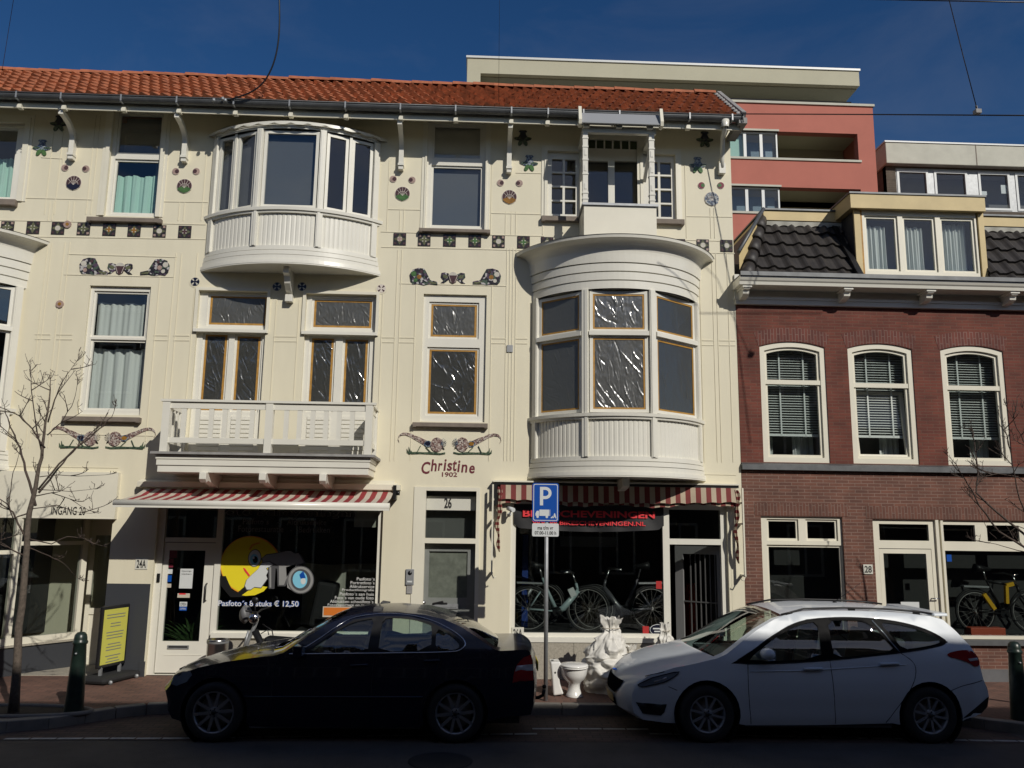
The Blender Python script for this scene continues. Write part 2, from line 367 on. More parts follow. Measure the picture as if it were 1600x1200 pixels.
M['redtxt'] = mat('red_letters', (.75, .04, .05), .5)
M['whitetxt'] = mat('white_letters', (.70, .70, .68), .5)
M['greytxt'] = mat('grey_letters', (.20, .20, .20), .5)
M['blacktxt'] = mat('black_letters', (.02, .02, .02), .5)
M['wine'] = mat('wine_red_letters', (.14, .02, .03), .5)
M['banner'] = mat('banner_black', (.018, .018, .02), .45, bump=.2, bscale=8)
M['signblue'] = mat('sign_blue', (.004, .07, .36), .35)
M['signwhite'] = mat('sign_white', (.62, .64, .64), .4)
M['plategrey'] = mat('number_plate', (.60, .59, .52), .5)
M['doorgrey'] = mat('door_grey', (.20, .21, .20), .4, var=.15, vscale=4)
M['frost'] = mat('frosted_glass', (.13, .145, .12), .3, var=.3, vscale=10)
M['porcelain'] = mat('porcelain', (.78, .77, .74), .12, spec=.7, var=.04, vscale=8)
M['bag'] = mat('woven_bag', (.66, .64, .59), .5, var=.15, vscale=6, bump=.35, bscale=14)
_t = M['bag'].node_tree; _n = [n for n in _t.nodes if n.type == 'BUMP'][0]; _n.inputs['Strength'].default_value = 1; _n.inputs['Distance'].default_value = .05
_z = [n for n in _t.nodes if n.type == 'TEX_NOISE' and abs(n.inputs['Scale'].default_value-14) < .1][0]; _z.noise_type = 'RIDGED_MULTIFRACTAL'; _z.inputs['Scale'].default_value = 4.5; _z.inputs['Detail'].default_value = 3; _z.inputs['Distortion'].default_value = .8
M['mosA'] = mottled('mosaic_brown', [(.16,.09,.08),(.35,.28,.24),(.10,.07,.07),(.28,.2,.18),(.5,.45,.4)], 55)
M['mosB'] = mottled('mosaic_blue', [(.05,.08,.14),(.18,.22,.25),(.03,.04,.07),(.3,.33,.35)], 45)
M['mosI'] = mottled('mosaic_iris', [(.03,.025,.03),(.09,.06,.09),(.02,.02,.02),(.45,.43,.42),(.07,.10,.07),(.03,.025,.03)], 30)
M['red2'] = mat('dull_red_cloth', (.19, .035, .032), .85, var=.2)  # duller red for the cycle shop awning
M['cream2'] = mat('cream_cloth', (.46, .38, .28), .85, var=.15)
M['mosG'] = mottled('mosaic_green', [(.05,.08,.05),(.10,.14,.09),(.03,.05,.04)], 60)
M['tdark'] = mat('tile_dark', (.035, .03, .028), .2)
M['tolive'] = mat('tile_olive', (.13, .135, .07), .2, var=.4, vscale=30)
M['tgreen'] = mat('tile_green', (.075, .16, .05), .2, var=.4, vscale=30)
M['tplum'] = mat('tile_plum', (.085, .045, .045), .2, var=.4, vscale=30)
M['tgold'] = mat('tile_gold', (.30, .15, .03), .2, var=.4, vscale=20)
M['tpink'] = mat('tile_rose', (.38, .27, .23), .3, var=.3, vscale=20)
M['tnavy'] = mat('tile_navy', (.012, .013, .03), .2)
M['tpale'] = mat('tile_pale', (.55, .52, .45), .2, var=.15, vscale=30)
M['tcrim'] = mat('tile_crimson', (.20, .03, .05), .2)
M['grout'] = mat('grout', (.62, .56, .50), .7)

# ================================================================== SETTING
def sheet(name, pts, z, mt):
    mb = MB(); mb.face([(x, y, z) for x, y in pts], mt); return tag(mb.build(name, mt, fix=False), kind='structure')
sheet('road', [(-150,-150),(150,-150),(150,150),(-150,150)], 0, M['asphalt'])
def arcpts(c, r, a0, a1, n=8): return [(c[0]+r*cos(radians(a0+(a1-a0)*i/n)), c[1]+r*sin(radians(a0+(a1-a0)*i/n))) for i in range(n+1)]
kline = [(-40,-3.0), (-5.9,-3.0), (-5.45,-2.95), (-5.05,-2.78), (-4.75,-2.5), (-4.5,-2.22), (-4.2,-2.02), (-3.8,-1.92), (-3,-1.9), (5.3,-1.9), (5.75,-2.02), (6.1,-2.3), (6.4,-2.62), (6.8,-2.9), (7.3,-3.0), (40,-3.0)]
sheet('parking_bay', [(-5.4,-3.28),(6.6,-3.28),(6.6,-1.95),(-5.4,-1.95)], .004, M['bay'])
mb = MB(); mb.zprism([(x, y+.13) for x, y in kline]+[(40,1.6),(-40,1.6)], -.05, .12, M['paver']); tag(mb.build('pavement', M['paver']), kind='structure')
mb = MB()
for i in range(len(kline)-1):        # kerb stones, about a metre long with open joints
    a = Vector((*kline[i], 0)); b = Vector((*kline[i+1], 0)); L = (b-a).length; n = max(1, round(L/1.0)); d = (b-a)/n
    nn = Vector((-d.y, d.x, 0)).normalized()*.15
    for k in range(n):
        p = a+d*k+d*.004; q = a+d*(k+1)-d*.004
        mb.zprism([(p.x,p.y),(q.x,q.y),((q+nn).x,(q+nn).y),((p+nn).x,(p+nn).y)], -.05, .128, M['kerb'])
tag(mb.build('kerb', M['kerb'], bevel=.012), kind='structure')
mb = MB(); random.seed(3)
def markline(x0, x1, ya, yb, wd=.07):
    x = x0
    while x < x1:
        L = .29; y = ya+(yb-ya)*(x-x0)/(x1-x0); y2 = ya+(yb-ya)*(x+L-x0)/(x1-x0); j = random.uniform(-.006, .006)
        mb.face([(x+.01, y+j, .009), (x+L-.01, y2+j, .009), (x+L-.01, y2+wd+j, .009), (x+.01, y+wd+j, .009)])
        x += L
markline(-5.3, -3.3, -3.29, -3.24); markline(-3.3, .7, -3.24, -2.98); markline(.7, 2.1, -2.72, -2.72); markline(2.1, 6.7, -2.95, -3.26)
tag(mb.build('road_marking', M['mark'], fix=False), kind='structure')
mb = MB(); mb.lathe([(.0,.006),(.29,.006),(.30,.009),(.335,.009),(.34,.004)], (-.35,-4.1,0), n=32, mat=M['rubber'])
tag(mb.build('manhole_cover', M['rubber']), 'round dark iron manhole cover in the asphalt below the black car', 'manhole cover')
# tree pit
mb = MB(); mb.lathe([(0,.135),(.45,.13),(.78,.124)], (-5.72,-2.42,0), n=28, mat=M['soil'], sx=1.25, sy=.38)
tag(mb.build('tree_pit_soil', M['soil']), kind='structure')
mb = MB(); mb.tube([( -5.72+1.0*cos(a), -2.42+.31*sin(a), .125) for a in [2*pi*i/32 for i in range(32)]], .03, M['kerb'], closed=True); tag(mb.build('tree_pit_edging', M['kerb']), kind='structure')

# ================================================================== CREAM HOUSE
H1 = thing('town_house', 'long cream rendered house with orange tiled roof, tile ornaments and round bays', 'town house', (-5, 0, 0))
XL, XR, ZT = -14., 4.25, 9.5
def R0(*a): return RC(*a)
W_u1 = (-8.9, un(28,300)[0], un(0,314)[1], un(20,192)[1])
W_u2 = R0(168,177.5,241,338); W_u2 = (un(162.5,336)[0], un(243,336)[0], un(200,338)[1], un(215,172)[1])
W_u3 = (un(664,352)[0], un(757,352)[0], un(700,359)[1], un(715,188)[1])
W_m1 = (un(121,640)[0], un(219,640)[0], un(170,648)[1], un(190,447)[1])
W_m2 = (un(656,650)[0], un(757,650)[0], un(705,659)[1], un(708,460)[1])
zfl = un(400,705)[1]
W_ba = (un(306,600)[0]-.06, un(412,560)[0], 3.50, un(368,455)[1])
W_bb = (un(473,600)[0]-.02, un(583,600)[0], 3.50, un(535,460)[1])
W_d26 = (un(650,900)[0]-.07, un(746,900)[0]+.02, .12, un(700,761)[1])
SA = (un(236,930)[0], un(597,900)[0]-.02, .12, 2.90)     # photo shop opening
SB = (un(797,900)[0], un(1143,900)[0], .12, 2.92)        # cycle shop opening
b1L, b1R = un(328,339)[0], un(589,345)[0]
b2L, b2R = un(832,657)[0], un(1094,661)[0]
HB1 = (b1L+.1, b1R-.1, 7.2, 9.0); HB2 = (b2L+.1, b2R-.1, 4.0, 6.3); HB3 = (b2L-11.05+.1, b2R-11.05-.1, 4.0, 6.3)
W_cL = RC(856,236,906,341); W_cR = (un(1023,300)[0], un(1056,300)[0], W_cL[2], W_cL[3])
W_cD = (un(908,300)[0], un(1019,300)[0], 7.05, un(960,206)[1])
REC = (XL, un(171,870)[0], .12, un(170,811)[1])
holes = [W_u1, W_u2, W_u3, W_m1, W_m2, W_ba, W_bb, W_d26, SA, SB, HB1, HB2, HB3, W_cL, W_cR, W_cD, REC]
mb = MB(); plate(mb, XL, XR, .12, ZT, holes, 0, .22)
mb.box(XR-.25, XR, .003, 9, .12, ZT)          # gable side
mb.prism([(XR-.25, ZT), (XR, ZT), (XR, ZT+.01), (XR-.25, ZT+.01)], .003, 9)
wall1 = mb.build('wall', M['wall'], H1, fix=False)
# rooms behind the openings
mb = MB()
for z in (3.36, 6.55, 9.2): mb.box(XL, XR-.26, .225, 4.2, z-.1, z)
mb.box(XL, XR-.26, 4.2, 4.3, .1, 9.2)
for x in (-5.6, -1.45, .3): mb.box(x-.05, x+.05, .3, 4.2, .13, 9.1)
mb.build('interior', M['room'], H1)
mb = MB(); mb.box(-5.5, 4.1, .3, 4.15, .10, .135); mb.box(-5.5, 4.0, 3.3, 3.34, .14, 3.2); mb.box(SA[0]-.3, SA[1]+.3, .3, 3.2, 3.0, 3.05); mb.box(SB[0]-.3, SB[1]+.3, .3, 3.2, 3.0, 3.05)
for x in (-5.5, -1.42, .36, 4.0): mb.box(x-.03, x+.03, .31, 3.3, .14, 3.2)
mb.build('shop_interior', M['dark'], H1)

# --- raised stucco lines
mb = MB()
def bead(pts, wd=.014):
    for a, b in zip(pts, pts[1:]):
        A = un(*a); B = un(*b)
        mb.bar((A[0], -.002, A[1]), (B[0], -.002, B[1]), .012, .012)
def vb(x, y, y1, y2):   # upright bead through pixel (x,y)
    X = un(x, y)[0]; z1 = un(x, y1)[1]; z2 = un(x, y2)[1]
    mb.bar((X, -.002, z1), (X, -.002, z2), .010, .013, up=(0,1,0))
for x in (56, 62, 83, 91): vb(x, 550, 378, 700)
for x in (77, 83, 107, 115): vb(x, 325, 315, 344)
for x in (239.5, 262, 271, 296.5): vb(x, 550, 395 if x > 255 else 432, 690 if x < 255 else 625)
for x in (80, 95, 151, 144): vb(x, 240, 180, 335)
for x in (427, 463): vb(x, 550, 468, 628)
for x in (595, 616, 622.5, 647): vb(x, 545, 390 if x in (616, 622.5) else 445, 720)
for x in (767, 790, 795, 800, 805): vb(x, 545, 388 if x > 780 else 446, 720)
for x in (1096, 1116, 1122.5, 1140): vb(x, 545, 395, 722)
for x in (280, 288, 316): vb(x, 325, 315 if x < 300 else 240, 345)
for x in (605, 625, 631, 658): vb(x, 340, 325 if 620 < x < 640 else 250, 363)
for x in (767, 790, 799, 806, 848): vb(x, 340, 330 if 780 < x < 810 else 250, 367)
for x in (1072, 1110, 1116): vb(x, 340, 325 if x > 1080 else 250, 372)
for q in ([(28,309),(145,312)], [(0,344),(140,347)], [(255,349.5),(322,351)], [(0,369),(322,374)], [(257,315),(325,316)], [(106,397),(276,402)], [(100,429),(271,433)],
          [(595,362),(656,364)], [(766,367),(850,369)], [(1070,375),(1144,377)], [(596,386),(815,391)], [(1060,394),(1148,396)], [(624,443),(791,447)],
          [(605,327),(657,328)], [(767,333),(846,335)], [(1072,338),(1144,339)], [(50,677),(240,681)], [(0,728),(185,731)],
          [(51,232),(33,232)], [(25,198),(51,199),(51,215)], [(65,242),(65,246),(98,248),(98,262)], [(806,270),(848,271)], [(1100,741),(1150,742)]): bead(q)
for xs in ((55, 79), (88, 113), (240, 262), (271, 296), (427, 463), (597, 616), (623, 647), (767, 790), (805, 824), (1097, 1115), (1124, 1149)):
    for y in (522, 529.5):
        a, b = min(xs), max(xs); bead([(a, y+a*.009), (b, y+b*.009)])
mb.build('stucco_line', M['bead'], H1)

# --- eaves, gutter, roof
EY = -.62; zg = un(560,172,EY)[1]
mb = MB()
mb.box(XL, 4.25, EY+.085, EY+.115, zg-.10, zg+.03)                    # fascia board
mb.raw([(XL,EY+.10,zg-.09),(4.25,EY+.10,zg-.09),(4.25,-.001,zg+.20),(XL,-.001,zg+.20)], [(0,1,2,3)])
mb.build('eaves_board', M['trim'], H1)
gp = [(EY-.075*cos(a), zg+.08-.085*sin(a)) for a in [pi*i/10 for i in range(11)]]
mb = MB(); gx = 4.27
inner = [(EY+(y-EY)*.93, zg+.08+(z-zg-.08)*.93) for y, z in gp]
mb.xprism(gp+inner[::-1], XL, gx, None, False); mb.tube([(XL,EY-.078,zg+.085),(gx,EY-.078,zg+.085)], .011)
mb.prism([(gx, zg+.08), (gx+.01, zg+.08), (gx+.01, zg-.02), (gx, zg-.02)], EY-.07, EY+.07)
gut = mb.build('gutter', M['zinc'], H1)
mb = MB()
gxs = [26,96,190,277,366,453,540,626,712,799,856,911,967,1076,1142]
rx = [un(x, 180, EY)[0] for x in gxs]
for X in rx: mb.box(X-.012, X+.012, EY-.09, EY-.077, zg-.02, zg+.1); mb.box(X-.012, X+.012, EY-.09, EY+.02, zg-.022, zg-.010)
mb.build('gutter_strap', M['galv'], gut)
for X in rx[:-1]:
    mb = MB(); mb.xprism([(EY+.03,zg-.125),(EY+.03,zg-.06),(EY+.12,zg-.04),(EY+.12,zg-.125)], X-.035, X+.035); mb.build('rafter_end', M['trim'], H1)
for px, pe in ((104,252),(283,256),(626.5,268),(797,273),(1130,276)):     # curved eaves brackets
    X = un(px, 200, EY*.5)[0]; zb = un(px+(12 if px < 300 else 0), pe)[1]; mb = MB()
    pts = []
    for i in range(13):
        a = pi/2*i/12; pts.append((-.07-(abs(EY)-.15)*(1-sin(a))*1.0, zb+.33+(zg-.15-zb-.33)*cos(a)))
    out = [(y, z) for y, z in pts]; inn = [(y+.075*(.2+.8*cos(pi/2*i/12))*0+.06, z-.0) for i, (y, z) in enumerate(pts)]
    pl = out+[(-.07, zb+.05), (-.04, zb), (.0, zb), (.0, zb+.33)]+[(min(y+.075, -.0), z-.03) for y, z in reversed(pts)]
    for (a, b) in zip(pts, pts[1:]): mb.bar((X, a[0], a[1]), (X, b[0], b[1]), .07, .075, up=(1,0,0))
    mb.box(X-.04, X+.04, -.11, 0, zb, zb+.36); mb.box(X-.05, X+.05, -.13, 0, zb+.06, zb+.10)
    if px < 1100: mb.build('eaves_bracket', M['white'], H1)
mb = MB(); xt = un(1133,195,EY)[0]; xb = un(1127.5,262,-.05)[0]; zbp = un(1128,272,-.05)[1]; P = [(xt,EY,zg),(xt,EY+.02,zg-.12),(xt*.4+xb*.6,-.28,zbp+.55),(xb,-.09,zbp+.26),(xb,-.07,zbp+.1)]
mb.tube(P, .038, n=12); mb.box(xb-.055, xb+.055, -.10, 0, zbp, zbp+.18); mb.lathe([(.06,-.1),(.075,.02),(.05,.04)], (xt,EY,zg+.0), n=12)
mb.build('downpipe', M['white'], H1)
# clay pantiles
random.seed(11)
TW, TE, SL = .17, .244, radians(40); nc = 7
X1r = 4.22; ncol = 90
def tilesurf(u, v, off=0): pass
mb = MB(); y0r, z0r = EY+.02, zg+.10
cs, sn = cos(SL), sin(SL)
for c in range(nc):
    for k in range(ncol):
        x1 = X1r-k*TW-(TW/2 if c % 2 else 0); x0 = x1-TW; jz = random.uniform(-.008, .008); jl = random.uniform(-.012, .012)
        vs = []; n = 9
        for (s, h) in ((c*TE-.0+jl, .020), (c*TE+jl, .078), (c*TE+TE+.02, .022)):
            for i in range(n):
                u = i/(n-1); wv = .022*sin(2*pi*(u+.02))+.008*sin(4*pi*u)
                hh = h+wv+jz if h > .021 else h-.01
                vs.append((x0+u*(TW+.012), y0r+s*cs-hh*sn, z0r+s*sn+hh*cs))
        mb.raw(vs, [(r*n+i, r*n+i+1, (r+1)*n+i+1, (r+1)*n+i) for r in range(2) for i in range(n-1)], None, False)
L = nc*TE
mb.raw([(XL,y0r,z0r),(X1r,y0r,z0r),(X1r,y0r+L*cs,z0r+L*sn),(XL,y0r+L*cs,z0r+L*sn)], [(0,1,2,3)])
mb.raw([(XL,y0r+L*cs,z0r+L*sn),(X1r,y0r+L*cs,z0r+L*sn),(X1r,9,z0r+L*sn-1.2),(XL,9,z0r+L*sn-1.2)], [(0,1,2,3)])
roof = mb.build('roof', M['rooftile'], H1, fix=False)
yr, zr = y0r+L*cs+.02, z0r+L*sn+.02
mb = MB(); x = X1r
while x > XL:
    t = random.uniform(-.01, .01)
    prof = [(.1*cos(a), .085*sin(a)) for a in [pi*i/8 for i in range(9)]]
    vs = [(x-.40, yr+p[0]*1.12, zr+t+p[1]*1.15) for p in prof]+[(x, yr+p[0], zr+t+p[1]) for p in prof]
    mb.raw(vs, [(i, i+1, i+10, i+9) for i in range(8)]+[tuple(range(8,-1,-1))], None, False); x -= .37
mb.build('ridge_tile', M['ridge'], roof, fix=False)
mb = MB(); mb.bar((4.29, y0r-.05, z0r-.0), (4.29, yr, zr+.02), .07, .13); mb.box(4.2, 4.34, EY-.05, 0, zg-.04, zg+.06)
for i in range(10): s = i/10*L; mb.lathe([(.05,-.02),(.03,.03),(0,.035)], (4.21, y0r+s*cs, z0r+s*sn+.06), n=8)
mb.build('verge', M['lead'], roof)

# --- windows
def rin(r, e): return (r[0]-e, r[1]+e, r[2]-e, r[3]+e)
def tapes(mb, p, y, wd=.034, mt=None):
    X0, X1, Z0, Z1 = p; plate(mb, X0-.004, X1+.004, Z0-.004, Z1+.004, [(X0+wd, X1-wd*1.1, Z0+wd, Z1-wd*.8)], y, y+.001, mt)
def curtain(parent, p, y=.26, mt='curtain', top=None, name='curtain', seed=0, amp=.03, x0=None, x1=None, fold=.11):
    X0, X1, Z0, Z1 = p; X0 = X0 if x0 is None else x0; X1 = X1 if x1 is None else x1; Z1 = Z1 if top is None else top
    rnd = random.Random(seed); ph = rnd.random()*6; mb = MB()
    def f(u, v):
        X = X0+(X1-X0)*u; a = X/fold*2*pi
        return (X, y+amp*sin(a+ph+.8*sin(a*.37+v*.6))*(.6+.4*(1-v))+.01*sin(a*2.3), Z0-.02+(Z1-Z0+.04)*v+.012*sin(a*.5)*(v > .95))
    mb.grid(f, int((X1-X0)/fold*9)+8, 6); mb.build(name, M[mt], parent)
def film_sheet(A, B, z0, z1, nrm, mt, parent, seed, amp=1., fan=.5, count=26):
    """thin plastic taped over a pane: a sheet with pulled folds, mostly fanning down from the top and up from the foot"""
    rnd = random.Random(seed); A = Vector(A); B = Vector(B); W = (B-A).length; H = z1-z0; d = (B-A)/W; L = []
    for _ in range(int(count*W*H/.5)+10):
        topdn = rnd.random() < .45; x = rnd.uniform(0, W); z = rnd.uniform(.55, 1)*H if topdn else rnd.uniform(0, .5)*H
        a = radians(-90+rnd.gauss(0, 18)+(x/W-.5)*40*(1 if topdn else -1)+fan*22); l = rnd.uniform(.12, .5)*min(H, .9)
        L.append((x, z, cos(a), sin(a), l, rnd.uniform(.0035, .009), rnd.uniform(.0025, .009)*amp*rnd.choice((-1, 1, 1))))
    def h(x, z):
        s = .004*amp*noise.noise(Vector((x*7+seed, z*5, seed)))+.0022*amp*noise.noise(Vector((x*26, z*15, seed+3)))
        for (px, pz, dx, dz, l, w, am) in L:
            u = (x-px)*dx+(z-pz)*dz; t = u/l
            if -.1 < t < 1.1:
                v = -(x-px)*dz+(z-pz)*dx+.012*sin(t*4+px*9); q = v/(w*(1+.6*t))
                if abs(q) < 3: s += am*math.exp(-q*q)*max(0, 1-abs(2*t-1)**3)
        return s
    nx = max(12, int(W/.007)); nz = max(16, int(H/.012)); mb = MB()
    def f(u, v):
        x = u*W; z = v*H; p = A+d*x; k = h(x, z)*min(1, 6*min(u, 1-u)*W/.2, 6*min(v, 1-v)*H/.2); return (p.x+nrm[0]*k, p.y+nrm[1]*k, z0+z)
    mb.grid(f, nx, nz); return mb.build('plastic_film', M[mt], parent, fix=False)
def window(parent, outer, panes, y=.05, name='window', label=None, film=None, cur=None, blind=None, fm='white', tapeon=True, deep=.05, glass='glass', gl=True):
    mb = MB(); plate(mb, *outer, [rin(p, .035) for p in panes], y, y+deep)
    wn = mb.build(name, M[fm], parent, fix=False)
    if label: wn['label'] = label
    mb = MB()
    for p in panes: plate(mb, *rin(p, .036), [p], y+.028, y+.06)
    mb.build('sash', M[fm], wn, fix=False)
    for i, p in enumerate(panes):
        if gl: mb = MB(); mb.box(p[0]-.01, p[1]+.01, y+.05, y+.056, p[2]-.01, p[3]+.01); mb.build('pane', M[glass], wn)
        if film:
            film_sheet((p[0], y+.040, 0), (p[1], y+.040, 0), p[2], p[3], (0, -1), film[i % len(film)], wn, int(abs(p[0]*31+p[2]*17)), count=34)
            if tapeon: mb = MB(); tapes(mb, p, y+.034); mb.build('tape', M['tape'], wn, fix=False)
    return wn
def sill(parent, r, y0=-.09, name='sill', z=.09, ext=.0):
    mb = MB(); X0, X1, Z0, Z1 = r; mb.box(X0, X1, y0, 0.03, Z0, Z1); mb.box(X0, X0+.06, y0-.002, 0, Z0-.012, Z0); mb.box(X1-.06, X1, y0-.002, 0, Z0-.012, Z0)
    return mb.build(name, M['sill'], parent, bevel=.006)
def surround(parent, r, w=.09):
    mb = MB(); X0, X1, Z0, Z1 = r
    plate(mb, X0-w, X1+w, Z0, Z1+w, [(X0, X1, Z0-.1, Z1)], -.03, .0); plate(mb, X0-w-.05, X1+w+.05, Z0, Z1+w+.05, [(X0-w, X1+w, Z0-.1, Z1+w)], -.014, .0)
    mb.build('surround', M['trim'], parent, fix=False)
# upper left (cut by the frame), second, fourth
p = [(-8.7, un(16,300)[0], W_u1[2]+.12, un(20,232)[1]), (-8.7, un(20,230)[0], un(20,226)[1]+.02, W_u1[3]-.08)]
wn = window(H1, W_u1, [(-8.7, un(17,260)[0], W_u1[2]+.10, W_u1[3]-.10)]); curtain(wn, (-8.7, un(17,260)[0], W_u1[2], W_u1[3]), mt='mint', top=W_u1[3]-.55, seed=1)
surround(wn, W_u1); sill(wn, (-9.0, un(28,318)[0], un(20,323)[1], un(20,314)[1]))
pu = (un(185,200)[0], un(249,200)[0], un(217,236)[1], un(217,178)[1]); plo = (un(176,300)[0], un(241,300)[0], un(210,330)[1], un(213,250)[1])
wn = window(H1, W_u2, [pu, plo]); curtain(wn, (plo[0]-.05, plo[1]+.05, plo[2], plo[3]), mt='mint', top=plo[3]-.20, seed=2, fold=.16, amp=.035); surround(wn, W_u2, .07)
mb = MB(); mb.box(plo[0]-.05, plo[1]+.05, .38, .4, pu[2], pu[3]+.1); mb.build('blind', M['blind'], wn)
sill(wn, RC(139,341,254,350.5))
pu = (un(679,220)[0], un(750,220)[0], un(715,244)[1], un(715,196)[1]); plo = (un(676,300)[0], un(751,300)[0], un(713,350)[1], un(713,260)[1])
wn = window(H1, W_u3, [pu, plo], label='tall upper window with a grey roller blind'); surround(wn, W_u3, .03)
mb = MB(); mb.box(plo[0]-.05, plo[1]+.05, .16, .165, plo[2]-.05, plo[3]+.05); mb.build('blind', M['blind'], wn)
mb = MB(); mb.box(pu[0]-.05, pu[1]+.05, .16, .165, pu[2], pu[3]+.1); mb.build('blind', M['offwhite'], wn)
sill(wn, RC(655,358.5,766,366.5))
# first floor
pu = (un(145,490)[0], un(225,490)[0], un(184,523)[1], un(187,457)[1]); plo = (un(137,590)[0], un(219,590)[0], un(176,637)[1], un(181,533)[1])
wn = window(H1, W_m1, [pu, plo], label='first floor window with white net curtains'); curtain(wn, (pu[0]-.05, pu[1]+.05, pu[2], pu[3]), seed=4, top=pu[3]-.14, fold=.23, amp=.015); curtain(wn, (plo[0]-.05, plo[1]+.05, plo[2], plo[3]-.10), seed=5, fold=.2, amp=.04)
sill(wn, RC(101,651,221,660.5))
pu = (un(673,500)[0], un(745,500)[0], un(708,525)[1], un(708,474)[1]); plo = (un(669,600)[0], un(745,600)[0], un(707,646)[1], un(707,545)[1])
wn = window(H1, W_m2, [pu, plo], film=['film2', 'film1'], label='first floor window masked with crumpled plastic above the name Christine')
sill(wn, RC(645,660.5,762,669))
# french windows on the balcony
for W, U, D1, D2 in ((W_ba, (326,461,415,506), (315,521,352,625), (366,524,405,626)), (W_bb, (490,467.5,580,510), (484,527,521,628.5), (537,529,575,629.5))):
    pu = (un(U[0]-1, 485)[0], un(U[2], 485)[0], un(370, U[3])[1] if U[0] < 400 else un(535, U[3])[1], un(370 if U[0] < 400 else 535, U[1])[1])
    ps = [pu]
    for d in (D1, D2): ps.append((un(d[0]-1, 580)[0], un(d[2]-3, 580)[0], un((d[0]+d[2])/2, 640)[1], un((d[0]+d[2])/2, d[1])[1]))
    wn = window(H1, W, ps, y=.06, name='french_window', film=['film2', 'film1', 'film1'])
    mb = MB(); mb.box(W[0]-.04, W[1]+.03, -.05, .04, pu[2]-.15, pu[2]-.10); mb.build('transom_rail', M['white'], wn)
    for p_ in ps[1:]:
        z = p_[2]-.10; mb = MB()
        while z > 3.62: mb.box(p_[0], p_[1], .045, .07, z-.062, z-.006); z -= .07
        mb.build('louvre_panel', M['white'], wn)
    mb = MB(); plate(mb, W[0]-.05, W[1]+.05, pu[2]-.15, W[3]+.05, [(W[0], W[1], pu[2]-.2, W[3])], -.03, .0); mb.build('surround', M['trim'], wn, fix=False)
# little casements either side of the upper balcony
for W, cols in ((W_cL, (862.5, 900)), (W_cR, (1012, 1050))):
    a = un(cols[0], 290)[0]; b = un(cols[1], 290)[0]; z0 = un(880, 333)[1]; z1 = un(880, 247)[1]; cw = (b-a-.04)/2; ch = (z1-z0-.09)/4; ps = []
    for i in range(2):
        for j in range(4): ps.append((a+i*(cw+.04), a+i*(cw+.04)+cw, z0+j*(ch+.03), z0+j*(ch+.03)+ch))
    O = (min(W[0], a-.08), max(W[1], b+.05), W[2], W[3]); mb = MB(); plate(mb, *O, ps, .05, .1); wn = mb.build('casement_window', M['white'], H1, fix=False)
    mb = MB(); mb.box(a, b, .09, .095, z0, z1); mb.build('pane', M['glass'], wn)
    surround(wn, O, .05); sill(wn, (O[0]-.1, O[1]+.12, W[2]-.085, W[2]))
ps = [(un(919,290)[0], un(951,290)[0], 7.3, un(935,250)[1]), (un(961,290)[0], un(998,290)[0], 7.3, un(980,250)[1])]
zt0, zt1 = un(960,231)[1], un(960,217)[1]; n = 6; tw = (ps[1][1]-ps[0][0])/n
ps2 = [(ps[0][0]+i*tw+.012, ps[0][0]+(i+1)*tw-.012, zt0, zt1) for i in range(n)]
mb = MB(); plate(mb, *W_cD, ps+ps2, .04, .1); wn = mb.build('balcony_door', M['white'], H1, fix=False)
mb = MB(); mb.box(ps[0][0]-.02, ps[1][1]+.02, .08, .085, 7.28, ps[0][3]+.02); mb.build('pane', M['glass'], wn)
mb = MB(); mb.box(ps[0][0], ps[1][1], .08, .085, zt0, zt1); mb.build('leaded_light', mat('green_leaded_glass', (.035,.06,.02), .15), wn)

